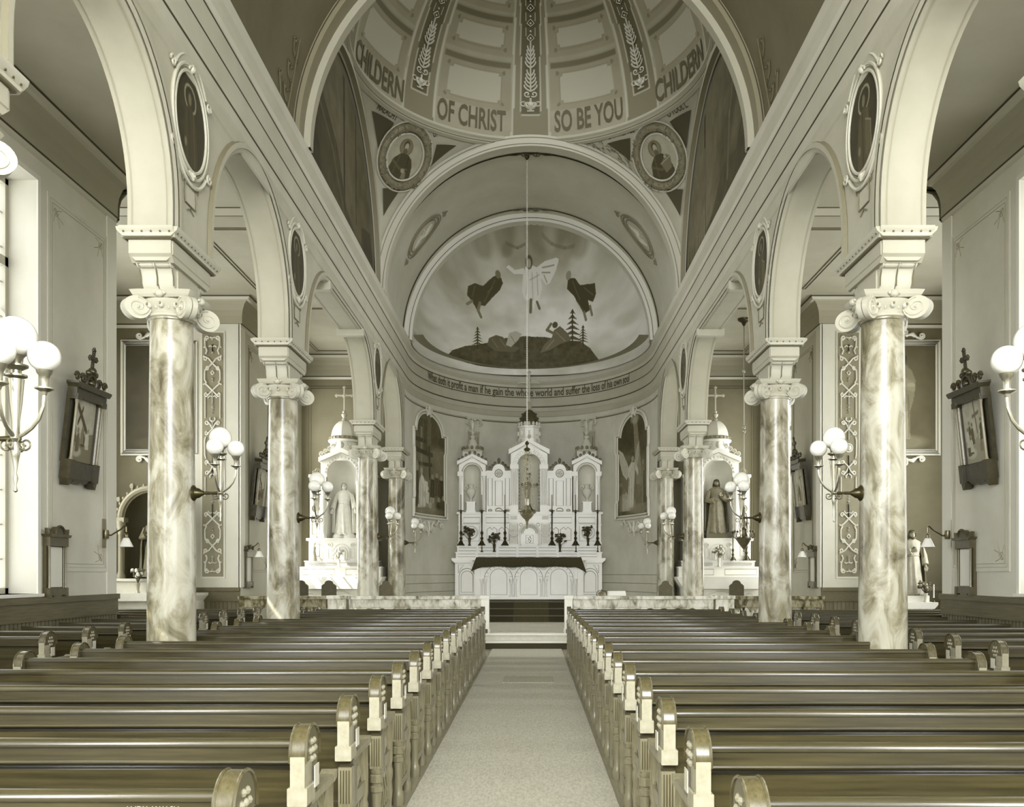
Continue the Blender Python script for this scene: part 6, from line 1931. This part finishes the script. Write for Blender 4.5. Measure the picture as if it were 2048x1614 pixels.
def walllamp(label, x, y, z, sx, dy=.0):
    t = thing('wall_lamp', label, 'lamp', (x, y, z)); t['group'] = 'small shaded wall lamps'
    t.rotation_euler = (0, 0, PI / 2 if sx < 0 else -PI / 2)
    mb = MB(); mb.box(-.06, .06, -.02, 0, -.22, .22, .01); mb.build('wall_plate', M(120, .4, 8, 10), t)
    mb = MB(); mb.lathe([(.04, -.08), (.05, -.02), (.04, .05)], (0, -.045, 0), 12)
    mb.tube([(0, -.05, -.02), (0, -.12, -.03), (0, -.2, .02), (0, -.27, .06), (0, -.33, .12), (0, -.35, .10), (0, -.35, .02)], .012, 8); mb.lathe([(.012, .0), (.03, -.02), (.03, -.07), (.02, -.08)], (0, -.35, 0), 10)
    mb.build('swan_arm', M(96, .3, metal=.8), t)
    mb = MB(); mb.lathe([(.035, -.07), (.045, -.09), (.095, -.2), (.098, -.205)], (0, -.35, 0), 16, fn=lambda a, z: 1 + .03 * cos(16 * a), caps=False)
    o = mb.build('lamp_shade', M(240, .3), t); m_ = o.modifiers.new('thick', 'SOLIDIFY'); m_.thickness = .004
walllamp('small bracket lamp with white shade at the end of the near left wall', CX - AW, 13.62, 2.2, -1)
walllamp('small bracket lamp above the narrow frame on the far left wall', CX - AW, 20.22, 2.16, -1)
walllamp('small bracket lamp with white shade at the end of the near right wall', CX + AW, 13.78, 2.2, 1)
walllamp('small bracket lamp above the narrow frame on the far right wall', CX + AW, 20.22, 2.16, 1)

# ---------------------------------------------------------------- tall paintings in the transepts
for sx, lb in ((-1, 'tall dark painting in a pale moulded frame, partly hidden by the near left column'), (1, 'tall dark painting of a standing bearded saint behind the near right column')):
    t = thing('framed_painting', lb, 'painting', (CX + sx * 8.22, 19.99, 4.34)); w, h = .74, 2.3
    cv = Can(80, 200, 58 if sx < 0 else 70, -1, 1, 0, 1)
    cv.noise(6, 4, 8, 3 + sx, 4)
    if sx > 0:
        cv.ell(0, .55, .7, .45, 84, .6, .8); cv.ell(0, .07, .75, .07, 120, .7, .5)
        cv.poly([(-.3, .1), (-.38, .5), (-.42, .68), (-.3, .77), (-.1, .81), (.12, .81), (.3, .76), (.42, .66), (.36, .48), (.24, .35), (.26, .1)], 108)
        cv.poly([(-.3, .1), (-.16, .55), (.1, .55), (.26, .1)], 138, .8)
        cv.ell(0, .87, .15, .055, 40, 1, .2); cv.ell(0, .86, .09, .04, 150, 1, .15); cv.ell(0, .84, .075, .022, 70, .8, .3); cv.line([(-.18, .8), (.18, .8)], .012, 110, .6)
        cv.line([(.36, .6), (.2, .62), (.05, .66)], .05, 122); cv.ell(.28, .62, .12, .02, 140, .9, .4); cv.ell(.05, .67, .07, .018, 140, .9, .4)
        for k in range(5): cv.line([(-.2 + k * .1, .52), (-.22 + k * .11, .12)], .014, 74, .6)
    else:
        cv.ell(.05, .45, .55, .4, 72, .6, .7); cv.poly([(-.2, .1), (-.35, .5), (-.2, .72), (.1, .76), (.3, .6), (.25, .1)], 66, .7); cv.ell(0, .82, .12, .05, 80, .7, .3); cv.ell(0, .06, .8, .06, 84, .6, .5)
    cv.a *= .85 if sx < 0 else 1
    painted('canvas', cv, lambda u, v: (u * w, -.055 + 0 * u, v * h), t, CANVAS)
    mb = MB(); mb.c = 0
    for (q, k, m_) in ((.025, .025, 0), (.06, .015, 1), (.09, .028, 0)):
        mb.c = m_; mb.tube([(-w - q, -.05, -q), (w + q, -.05, -q), (w + q, -.05, h + q), (-w - q, -.05, h + q)], k, 6, True)
    mb.box(-w - .13, w + .13, -.04, 0, -.13, h + .13)
    mb.build('frame', [M(206, .5), M(140, .5)], t)
    for (z, q) in ((h + .2, 1), (-.2, -1)):
        mb = MB()
        for s_ in (-1, 1):
            mb.tube([(s_ * (.45 + u), -.04, z + q * v * .9) for u, v in spiral(0, .02, .07, .012, -PI * .5, 1.4, 16)], .022, 6)
            mb.tube([(s_ * u, -.04, z + q * v) for u, v in ((.45, -.05), (.34, -.02), (.26, .07), (.16, .04), (.1, .0))], .026, 6)
            mb.tube([(s_ * (.07 + u), -.04, z + q * (.1 + v)) for u, v in spiral(0, .0, .07, .012, -PI * .5, 1.3, 16)], .024, 6)
            mb.tube([(s_ * .3, -.04, z), (s_ * .22, -.05, z + q * .05), (s_ * .08, -.05, z + q * .02)], [.03, .04, .02], 6)
        mb.ball((0, -.05, z + q * .1), .06, 8, 6); mb.ball((0, -.05, z + q * .2), .04, 8, 6)
        mb.build('scroll_ornament', M(208, .5), t)
# carved niche shrine in the left transept
t = thing('niche_shrine', 'white carved shrine with a dark arched niche, half hidden by the near left column', 'altar', (CX - 8.24, 19.55, 0))
mb = MB(); mb.box(-1.0, 1.0, -.35, .45, 0, 1.02); mb.prism([(-1.0, 1.0), (1.0, 1.0), (1.1, 1.12), (1.1, 1.17), (-1.1, 1.17), (-1.1, 1.12)], 'y', -.45, .45)
for s_ in (1,): outline(mb, [(.3 * cos(a), .35 + .4 * sin(a)) for a in [PI * i / 12 for i in range(13)]], -.36, .02, False)
for s_ in (-1, 1): colonnette(mb, s_ * .85, -.38, .05, 1.0, .05)
mb.build('table', M(206, .45, 6, 6), t)
mb = MB(); mb.box(-.75, .75, -.1, .42, 1.17, 1.42); mb.box(-.82, .82, -.16, .42, 1.42, 1.48); mb.build('gradine', M(190, .45, 6, 6), t)
mb = MB(); niche_back(mb, 0, .0, 1.16, 1.48, 3.35, .4); mb.build('niche', M(60, .7), t)
mb = MB()
mb.tube([(.66 * cos(a), -.02, 2.78 + .66 * sin(a)) for a in [PI * i / 20 for i in range(21)]], .07, 8)
for k in range(17): a = PI * (k + .5) / 17; mb.ball((.73 * cos(a), -.05, 2.78 + .73 * sin(a)), .035, 6, 4)
for s_ in (-1, 1): colonnette(mb, s_ * .64, -.04, 1.48, 2.72, .06); mb.box(s_ * .66 - .12, s_ * .66 + .12, -.12, .1, 2.7, 2.8)
for k in range(5): mb.ball((.79 * cos(PI * (k + 1) / 6), -.02, 2.8 + .79 * sin(PI * (k + 1) / 6)), .07, 6, 4)
mb.build('arch_frame', M(120, .5), t)
statue('statue_in_niche', 'dim robed statue inside the dark niche of the left transept shrine', (CX - 8.24, 19.7, 1.5), 1.4, M(104, .5), M(84, .5, 10, 9), M(72, .5), M(58, .6), 'chest')
flower_vase('vase of pale flowers on the left transept shrine, beside the near column', (CX - 8.42, 19.3, 1.17), .5, 21, M(150, .2), M(72, .6), M(206, .6), n=16)
# statue with bared heart on a white pedestal in the right transept
t = thing('statue_pedestal', 'white moulded pedestal carrying the bearded statue near the right wall', 'pedestal', (CX + 8.2, 19.3, 0))
mb = MB(); mb.box(-.32, .32, -.25, .25, 0, .86); mb.build('body', M(222, .45), t)
mb = MB(); mb.prism([(-.32, .84), (.32, .84), (.4, .93), (.4, .98), (-.4, .98), (-.4, .93)], 'y', -.33, .33); mb.box(-.27, .27, -.2, .2, .98, 1.12); mb.build('top', M(226, .45), t)
statue('sacred_statue', 'bearded robed statue with a dark heart on its chest, on the white pedestal', (CX + 8.2, 19.35, 1.12), 1.42, M(150, .5), M(156, .5, 10, 8), M(76, .5, 10, 7), M(70, .6), 'chest', beard=True)
mb = MB(); mb.ball((CX + 8.2, 19.35 - .135, 1.12 + 1.0), .045, 10, 8, sy=.4)
o = mb.build('heart_ornament', M(50, .4)); o.parent = bpy.data.objects['sacred_statue']; o.matrix_parent_inverse = Matrix.Translation((-(CX + 8.2), -19.35, -1.12))
flower_vase('dark leafy potted flowers at the foot of the bearded statue', (CX + 8.36, 19.04, .98), .45, 31, M(190, .4), M(66, .6, 12, 20), M(140, .6), n=22)
t = thing('slim_candle', 'slim white candle in a holder beside the bearded statue pedestal', 'candle', (CX + 8.56, 19.1, .98))
mb = MB(); mb.lathe([(.04, 0), (.02, .03), (.02, .08), (.035, .09)], n=10); mb.build('holder', BRONZE, t)
mb = MB(); mb.lathe([(.016, .09), (.014, .38)], n=8); mb.build('candle', M(236, .4), t)

# ---------------------------------------------------------------- arched paintings and pilasters on the apse wall
for sg, lb in ((-1, 'arched nativity painting in a pale frame on the left of the curved apse wall'), (1, 'arched painting of a winged angel, pale frame, right side of the apse wall')):
    th0, dth = rad(sg * 63.5), rad(13.2)
    t = thing('arched_painting', lb, 'painting', (0, 0, 0), group='arched paintings on the apse wall')
    def F(u, v, off=.03): return apse(th0 + dth * u, 3.3 + 2.98 * v, off)
    def FA(u, v, off=.035):
        th = th0 + dth * u; return (CX + (AA - off) * np.sin(th), AY0 + (AD - off) * np.cos(th), 3.3 + 2.98 * v)
    cv = Can(170, 360, 84, -1, 1, 0, 1)
    cv.noise(16, 4, 6, 40 + sg, 5)
    if sg < 0:
        cv.poly([(-1, .6), (1, .66), (1, .25), (-1, .25)], 126, .5); cv.ell(0, .92, .6, .14, 74, .7, .5); cv.ell(.1, .9, .12, .3, 150, .35, .8)
        cv.poly([(-.5, .3), (-.5, .85), (-.36, .85), (-.36, .3)], 128); cv.line([(-1, .62), (.3, .6)], .022, 58); cv.line([(-1, .72), (-.1, .72)], .02, 60); cv.line([(.12, .4), (.1, .64)], .05, 60); cv.line([(-1, .48), (.25, .5)], .018, 60)
        cv.poly([(-.7, .06), (-.6, .3), (-.42, .40), (-.25, .36), (-.05, .24), (.1, .22), (.05, .08)], 196); cv.ell(-.42, .42, .1, .035, 150, 1, .2); cv.ell(-.1, .26, .16, .035, 214, .9, .4)
        cv.ell(-.75, .46, .12, .05, 150, .8, .3); cv.poly([(-.95, .05), (-.9, .4), (-.65, .42), (-.6, .1)], 66)
        cv.poly([(.1, .05), (.15, .26), (.3, .3), (.42, .2), (.42, .05)], 150); cv.ell(.25, .31, .08, .03, 160, 1, .2)
        for k, (x, z, v) in enumerate(((.3, .36, 60), (.55, .38, 74), (.8, .36, 54), (.65, .14, 52), (.9, .16, 66))):
            cv.poly([(x - .16, z - .18), (x - .12, z), (x + .1, z), (x + .16, z - .18)], v); cv.ell(x, z + .025, .07, .026, 138, 1, .2)
        cv.ell(0, .04, .9, .05, 150, .5, .5)
        for k in range(7): cv.line([(-.55 + k * .07, .34), (-.66 + k * .11, .09)], .012, 140 if k % 2 else 222, .7)
        cv.ell(-.2, .2, .12, .03, 176, .9, .4); cv.line([(-.42, .36), (-.2, .3), (-.02, .3)], .03, 206); cv.ell(-.42, .46, .15, .05, 120, .5, .3); cv.ell(-.42, .425, .085, .03, 158, 1, .2)
        for k in range(5): cv.line([(.3 + k * .14, .32), (.26 + k * .15, .12)], .014, 100 + 20 * (k % 2), .6)
        cv.poly([(-.2, .04), (-.1, .12), (.2, .1), (.4, .14), (.6, .05)], 120, .7); cv.ell(.15, .1, .1, .03, 176, .8, .5); cv.line([(-.3, .66), (-.3, .9)], .02, 160, .4); cv.line([(.0, .6), (-.02, .85)], .012, 130, .4)
        cv.ell(.6, .62, .4, .08, 140, .35, .9); cv.ell(-.3, .97, .3, .04, 110, .6, .6)
    else:
        cv.ell(-.2, .84, .9, .2, 62, .7, .6); cv.poly([(-.12, .97), (.12, .97), (.55, .3), (.1, .3)], 176, .55); cv.ell(0, .95, .26, .05, 176, .7, .5)
        cv.ell(0, .3, .9, .3, 140, .5, .6)
        cv.poly([(-.95, .68), (-.72, .64), (-.45, .52), (-.3, .42), (-.5, .36), (-.72, .42), (-.88, .54)], 190); cv.poly([(.3, .72), (.16, .68), (-.04, .52), (-.1, .42), (.12, .46), (.28, .58)], 176)
        cv.poly([(-.48, .08), (-.36, .3), (-.3, .48), (-.2, .53), (-.04, .52), (.0, .42), (-.05, .25), (-.1, .08)], 194); cv.ell(-.14, .565, .08, .03, 140, 1, .2); cv.line([(0, .5), (.2, .42)], .035, 196)
        cv.poly([(.4, .08), (.42, .34), (.5, .46), (.66, .46), (.78, .3), (.8, .1)], 118); cv.poly([(.62, .1), (.6, .42), (.7, .42), (.84, .12)], 70); cv.ell(.58, .5, .08, .03, 130, 1, .2)
        cv.poly([(-.9, .05), (-.86, .2), (-.6, .28), (-.4, .2), (-.3, .05)], 160); cv.ell(-.66, .26, .14, .04, 110, .8, .3)
        for k in range(6): cv.line([(-.34 + k * .055, .48), (-.44 + k * .075, .1)], .010, 140 if k % 2 else 214, .7)
        for k in range(6): cv.line([(-.9 + k * .08, .655 - k * .022), (-.8 + k * .07, .46 - k * .015)], .010, 140, .6); cv.line([(.26 - k * .05, .68 - k * .03), (.2 - k * .05, .5 - k * .01)], .010, 138, .6)
        for k in range(4): cv.line([(.47 + k * .07, .42), (.44 + k * .1, .12)], .010, 160 if k % 2 else 70, .7)
        cv.ell(-.14, .6, .11, .03, 84, .8, .25); cv.ell(-.14, .56, .075, .028, 150, 1, .2); cv.line([(-.2, .5), (-.34, .46), (-.36, .4)], .035, 198); cv.ell(-.3, .12, .3, .06, 196, .6, .6); cv.ell(-.7, .12, .22, .06, 176, .6, .5)
        cv.poly([(-1, .3), (-.9, .34), (-.72, .33), (-.7, .3), (-1, .27)], 118); cv.poly([(-.95, .0), (-.95, .3), (-.75, .3), (-.75, .0)], 96, .6); cv.ell(.3, .06, .6, .05, 150, .6, .5); cv.line([(.55, .38), (.38, .3)], .03, 130)
    cv.noise(5, 30, 40, 2, 2)
    sh = 4.0 / 5
    keep = (cv.V < .80) | ((cv.U / .82) ** 2 + ((cv.V - .80) / .2) ** 2 < 1)
    painted('canvas', cv, FA, t, CANVAS, flip=True, keep=keep)
    top = [(.82 * cos(a), .80 + .2 * sin(a)) for a in [PI * i / 20 for i in range(21)]]
    P = [(-1, .0), (1, .0), (1, .15), (.95, .17), (.95, .62), (1, .64), (1, .80)] + top + [(-1, .80), (-1, .64), (-.95, .62), (-.95, .17), (-1, .15)]
    def sub(P):
        out = []
        for (a, b), (c, d) in zip(P, P[1:] + P[:1]):
            n = max(1, int(abs(c - a) / .2)); out += [(a + (c - a) * i / n, b + (d - b) * i / n) for i in range(n)]
        return out
    mb = MB(); c0 = .5
    for k, r_, m_ in ((1.0, .028, 0), (1.055, .018, 1), (1.10, .04, 0)):
        mb.c = m_; mb.tube([F(u * k, c0 + (v - c0) * (1 + (k - 1) * .55), .04) for u, v in sub(P)], r_, 6, True)
    mb.build('frame', [M(212, .5), M(150, .5)], t)
    mb = MB()
    for s_ in (-1, 1):
        mb.tube([F(s_ * (.1 + u * 1.6), 1.02 + v * .6, .08) for u, v in spiral(0, 0, .07, .01, 0, 1.3, 14)], .022, 6)
        mb.tube([F(s_ * (.12), .97, .08), F(s_ * .05, 1.02, .1), F(0, 1.07, .08)], .03, 6)
    mb.ball(F(0, 1.0, .1), .06, 8, 6)
    mb.build('crest', M(206, .5), t)
    mb = MB()
    for s_ in (-1, 1):
        mb.tube([F(s_ * (.8 + u * 1.5), -.09 + v * .6, .06) for u, v in spiral(0, 0, .07, .01, PI / 2, 1.3, 14)], .024, 6)
        mb.tube([F(s_ * u, v, .06) for u, v in ((.78, -.07), (.6, -.05), (.45, -.10), (.3, -.07), (.15, -.12), (.05, -.16))], [.03, .035, .03, .035, .04, .03], 6)
        mb.tube([F(s_ * (.28 + u * 1.5), -.13 + v * .6, .06) for u, v in spiral(0, 0, .07, .01, PI, 1.3, 14)], .022, 6)
    mb.tube([F(0, -.06, .06), F(0, -.13, .08), F(0, -.21, .05)], [.03, .05, .015], 6)
    mb.build('scroll_ornament', M(206, .5), t)
for sg in (-1, 1):
    t = thing('wall_pilaster', 'flat pilaster with scroll capital on the apse wall, %s of the altar cross' % ('left' if sg < 0 else 'right'), 'pilaster', (0, 0, 0), group='pilasters behind the high altar')
    th = rad(sg * 32.2); w_ = .2 / 3.6
    F = lambda u, z, off: apse(th + w_ * u, z, off)
    mb = MB(); mb.c = 0
    for (a, b) in ((.0, .05),):
        mb.add([F(-1, .82, b), F(1, .82, b), F(1, 6.0, b), F(-1, 6.0, b), F(-1, .82, 0), F(-1, 6.0, 0), F(1, .82, 0), F(1, 6.0, 0)], [(0, 1, 2, 3), (0, 3, 5, 4), (1, 6, 7, 2), (3, 2, 7, 5)])
    mb.c = 1
    mb.tube([F(u, z, .055) for u, z in ((-.7, 1.0), (.7, 1.0), (.7, 5.85), (-.7, 5.85))], .012, 4, True)
    mb.build('shaft', [M(166, .55), M(112, .5)], t)
    mb = MB(); mb.tube([F(-1.1, 6.03, .05), F(1.1, 6.03, .05)], .03, 6)
    for s_ in (-1, 1):
        mb.tube([F(s_ * 1.0 + s_ * u * 5, 6.30 + v, .09) for u, v in spiral(0, 0, .11, .01, PI * .6, -1.6 * 1, 26)], [.026] * 14 + [.02] * 13, 6)
        mb.tube([F(s_ * .45, 6.05, .08), F(s_ * .6, 6.2, .1), F(s_ * .5, 6.32, .1)], [.05, .04, .02], 6)
    for u in (-.4, 0, .4): mb.tube([F(u, 6.05, .07), F(u, 6.2, .11), F(u * 1.2, 6.28, .14)], [.05, .045, .015], 6)
    mb.tube([F(-1.5, 6.45, .08), F(-.8, 6.43, .09), F(0, 6.43, .1), F(.8, 6.43, .09), F(1.5, 6.45, .08)], .035, 6)
    mb.ball(F(0, 6.4, .12), .05, 8, 6)
    mb.build('capital', M(200, .5), t)

# ---------------------------------------------------------------- hanging lamp in the right chapel
t = thing('hanging_lamp', 'slender brass lamp hanging on a long rod before the right side altar', 'lamp', (5.05, 21.6, 2.1))
mb = MB(); h = CEZ - 2.1
mb.lathe([(.0, h), (.15, h), (.14, h - .04), (.06, h - .09), (.04, h - .14), (.012, h - .18)], n=16); mb.build('ceiling_canopy', BRONZE, t)
mb = MB(); mb.tube([(0, 0, 1.1), (0, 0, h - .15)], .014, 8)
for z in (2.9, 3.0, 4.35): mb.ball((0, 0, z), .045, 10, 6)
mb.build('rod', M(176, .3, metal=.6), t)
mb = MB(); mb.lathe([(0, 0), (.02, .02), (.01, .06), (.06, .12), (.12, .2), (.17, .28), (.2, .32), (.16, .36), (.1, .38), (.06, .5), (.08, .56), (.03, .6), (.02, 1.1)], n=18)
for k in range(6):
    a = k * PI / 3
    mb.tube([((.19 + u) * cos(a), (.19 + u) * sin(a), .32 + v) for u, v in ((0, 0), (.05, .04), (.07, .1), (.04, .14))], .012, 5); mb.ball((.22 * cos(a), .22 * sin(a), .5), .03, 8, 6)
    mb.tube([(.2 * cos(a), .2 * sin(a), .34), (.04 * cos(a), .04 * sin(a), .95)], .006, 4)
mb.build('bowl', M(96, .35, 10, 20, metal=.5), t)

# ---------------------------------------------------------------- round saints in the pendentives
for px, py, sg in ((806, 312, -1), (1323, 312, 1)):
    qx, qy = hit_sphere(px, py)[:2]
    c = Vector(sph(qx, qy, .05)); n = (Vector((CX, CY, VZ)) - c).normalized()
    up = Vector((0, 0, 1)); right = n.cross(up).normalized() * -1; 
    right = up.cross(n).normalized(); upv = n.cross(right).normalized()
    if right.x < 0: pass
    t = thing('round_medallion', 'round wreathed painting of a haloed %s' % ('bearded saint beneath the word MALACHY' if sg < 0 else 'saint with a book beside the word LAWRENCE'), 'painting', c, group='round saints under the dome')
    rx = Vector((1, 0, 0)) if right.dot(Vector((1, 0, 0))) > 0 else Vector((-1, 0, 0))
    rt = right if right.x > 0 else -right
    def G(u, v, o_=0.0): return rt * u + upv * v + n * o_
    cv = Can(90, 100, 158, -1, 1, -1, 1); cv.noise(6, 5, 5, 50 + sg, 3)
    s_ = sg
    cv.ell(.1 * -s_ * .0 - .1, .42, .38, .38, 96, 1, .06); cv.ell(-.1, .42, .33, .33, 116, 1, .06)
    cv.ell(-.1, .5, .17, .22, 70, 1, .1); cv.ell(-.08, .44, .12, .17, 160, 1, .2); cv.ell(-.08, .22, .12, .16, 84, .9, .3)
    cv.poly([(-.75, -.75), (-.6, -.2), (-.35, .05), (-.15, .15), (.1, .15), (.4, .0), (.55, -.3), (.62, -.8), (.2, -1), (-.4, -1)], 62)
    cv.line([(-.3, 0), (-.4, -.8)], .03, 90, .7); cv.line([(.2, .1), (.3, -.7)], .03, 48, .8); cv.line([(-.6, -.3), (-.1, -.55), (.3, -.5)], .05, 84)
    if sg > 0: cv.poly([(-.05, -.3), (.4, .05), (.62, -.1), (.5, -.6), (.1, -.75)], 104); cv.line([(-.05, -.3), (.3, -.2), (.62, -.1)], .02, 150); cv.ell(.3, -.05, .08, .08, 150, 1, .3)
    else: cv.ell(.12, -.6, .12, .1, 150, .9, .3); cv.poly([(.1, -.95), (.12, -.6), (.34, -.62), (.36, -.95)], 150, .6)
    def FG(u, v):
        k = .36
        X_ = rt.x * u * k + upv.x * v * k * 1.08 + n.x * .03; Y_ = rt.y * u * k + upv.y * v * k * 1.08 + n.y * .03; Z_ = rt.z * u * k + upv.z * v * k * 1.08 + n.z * .03
        return X_, Y_, Z_
    t.scale = (1.2, 1.2, 1.2)
    painted('painted_disc', cv, FG, t, CANVAS, keep=(cv.U ** 2 + cv.V ** 2 < 1.02))
    mb = MB(); N = 40
    E_ = lambda r_, a, o_: G(r_ * cos(a), r_ * 1.08 * sin(a), o_)
    mb.tube([E_(.375, 2 * PI * i / N, .04) for i in range(N)], .018, 6, True)
    mb.tube([E_(.56, 2 * PI * i / N, .04) for i in range(N)], .014, 6, True)
    mb.build('rim', M(188, .5), t)
    mb = MB(); mb.tube([E_(.468, 2 * PI * i / N, .02) for i in range(N)], .07, 8, True)
    r = random.Random(3)
    for i in range(120):
        a = r.random() * 2 * PI; q = r.uniform(.41, .53); d_ = .07
        mb.tube([E_(q, a, .075), E_(q + r.uniform(-.02, .02), a + d_ * .7, .095), E_(q + r.uniform(-.03, .03), a + d_ * 1.6, .07)], [.004, .013, .003], 4)
    for a in (PI / 4, 3 * PI / 4, 5 * PI / 4, 7 * PI / 4):
        for q in (-.06, .06): mb.tube([E_(.39, a + q, .07), E_(.47, a, .11), E_(.55, a - q, .07)], .01, 4)
    mb.build('laurel_wreath', M(118, .55, 14, 14), t)
# dark corner fields and painted names beside the medallions
S2 = lambda px, py: hit_sphere(px, py)[:2]
mb = MB()
for T_ in (((742, 220), (786, 244), (755, 300)), ((872, 288), (912, 290), (862, 330)), ((764, 376), (800, 378), (765, 432)), ((754, 250), (786, 246), (757, 296)),
           ((1384, 218), (1341, 242), (1375, 296)), ((1215, 286), (1262, 275), (1262, 322)), ((1368, 378), (1330, 380), (1362, 432))):
    sphere_tri(mb, *[S2(*p) for p in T_], off=.035)
struct(mb, 'trim_pendentive_fields', [M(60, .6)])
def name_on(s_, p0, p1, h):
    a, b = Vector(S2(*p0)), Vector(S2(*p1)); mb = MB(); L_ = (b - a).length; d = (b - a) / L_
    pa, pb = Vector(sph(a.x, a.y)), Vector(sph(b.x, b.y)); L3 = (pb - pa).length; e = (pb - pa).normalized(); m_ = (pa + pb) / 2
    n = (Vector((CX, CY, VZ)) - m_).normalized(); u_ = n.cross(e).normalized()
    if u_.z < 0: u_ = -u_
    def f(x, z):
        p = m_ + e * x + u_ * (z + .03); v = (p - Vector((CX, CY, VZ))).normalized() * (RS - .04)
        return tuple(Vector((CX, CY, VZ)) + v)
    add_text(mb, s_, f, h, L3)
    struct(mb, 'trim_saint_name', [M(56, .6)])
name_on('MALACHY', (749, 218), (789, 243), .13)
name_on('U.', (865, 275), (873, 274), .13)
name_on('LAWRENCE', (1219, 280), (1272, 265), .13)
name_on("O'TOOL L.", (1340, 236), (1381, 214), .13)
# stained damp patch beside the right pendentive
r = random.Random(11); mb = MB()
for i in range(60):
    f = i / 59; a = rad(52 + 22 * (1 - f)); rr = 3.52 + .14 * r.random()
    qx, qy = rr * cos(a), 0
    z = rr * sin(a); X_ = min(3.3, rr * cos(a)); y = math.sqrt(max(0, RS * RS - X_ * X_ - z * z))
    if y > 3.38: continue
    c = (CX + X_ * .997, CY + y * .997, VZ + z * .997)
    mb.tube([c, (c[0] + r.uniform(.02, .06), c[1], c[2] - r.uniform(.01, .06)), (c[0] + r.uniform(.05, .1), c[1], c[2] - r.uniform(.03, .12))], [.004, .01, .003], 4)
if mb.v: struct(mb, 'trim_flaking_patch', [M(118, .8)])
# oval emblems on the sanctuary vault and lines round it
for sg in (-1, 1):
    t = thing('vault_oval', 'faint painted oval emblem on the %s slope of the sanctuary vault' % ('left' if sg < 0 else 'right'), 'painting', (0, 0, 0), group='oval emblems on the sanctuary vault')
    a0 = PI / 2 + sg * -1 * -0  # angle round the barrel
    ac = rad(90 - sg * 52); 
    G2 = lambda u, v, o_=.02: (CX + (3.42 - o_) * cos(ac + v * -sg * -1 / 3.4 * sg), 22.3 + u, VZ + (3.42 - o_) * sin(ac + v * -sg * -1 / 3.4 * sg))
    mb = MB()
    for r_, k in ((.52, .012), (.46, .02), (.38, .012)): mb.tube([G2(r_ * .95 * cos(a), r_ * 1.25 * sin(a)) for a in [2 * PI * i / 40 for i in range(40)]], k, 5, True)
    for q in (-1, 1):
        mb.tube([G2(u, q * (.74 + v)) for u, v in spiral(.08, 0, .07, .01, 0, 1.2, 12)], .014, 5); mb.tube([G2(-.1, q * .72), G2(0, q * .86), G2(.1, q * .72)], .014, 5)
    mb.build('rim', M(132, .6), t)
    mb = MB(); mb.tube([G2(-.06, -.36), G2(.1, -.1), G2(-.05, .1), G2(.08, .36)], [.02, .05, .05, .015], 6); mb.tube([G2(-.16, -.1), G2(.16, .12)], .02, 5)
    mb.build('monogram', M(196, .6), t)
for y, z_ in ((20.75, 3.38), (23.9, 3.38)):
    mb = MB()
    for s_ in (-1, 1):
        mb.tube([(CX + s_ * (.12 + u * 1.0), y + v, VZ + z_ - .005) for u, v in spiral(0, 0, .1, .01, 0, 1.2, 14)], .016, 4)
        mb.tube([(CX, y, VZ + z_), (CX + s_ * .15, y - .08, VZ + z_ - .01), (CX + s_ * .34, y, VZ + z_ - .02), (CX + s_ * .5, y - .04, VZ + z_ - .04)], .016, 4)
    struct(mb, 'trim_vault_scroll', [M(96, .6)])
# leafy scroll painted on the near vault beside the crossing arch, and tiny nave-wall scrolls
for sg in (-1, 1):
    mb = MB()
    fn = lambda u, v: (CX + sg * 3.4 * cos(v / 3.4), 12.55 - u, VZ + 3.4 * sin(v / 3.4))
    st = []
    for k in range(6): 
        q = 1 if k % 2 else -1
        st += [(([(0, .15 + .16 * k), (q * .1, .2 + .16 * k), (q * .16, .3 + .16 * k)]), .012), (spiral(q * .12, .3 + .16 * k, .05, .01, 0, 1.1, 12), .010)]
    st += [([(0, .0), (0, 1.2)], .012), ([(-.1, .1), (0, .25), (.12, .1)], .02), ([(.3, 0), (.28, .3), (.4, .5)], .012), (spiral(.36, .5, .06, .01, 0, 1.2, 12), .010)]
    strokes(mb, st, fn, 4)
    struct(mb, 'trim_vault_leaves', [M(92, .6)])
for i, nm in enumerate(('ceiling_nave',)): pass
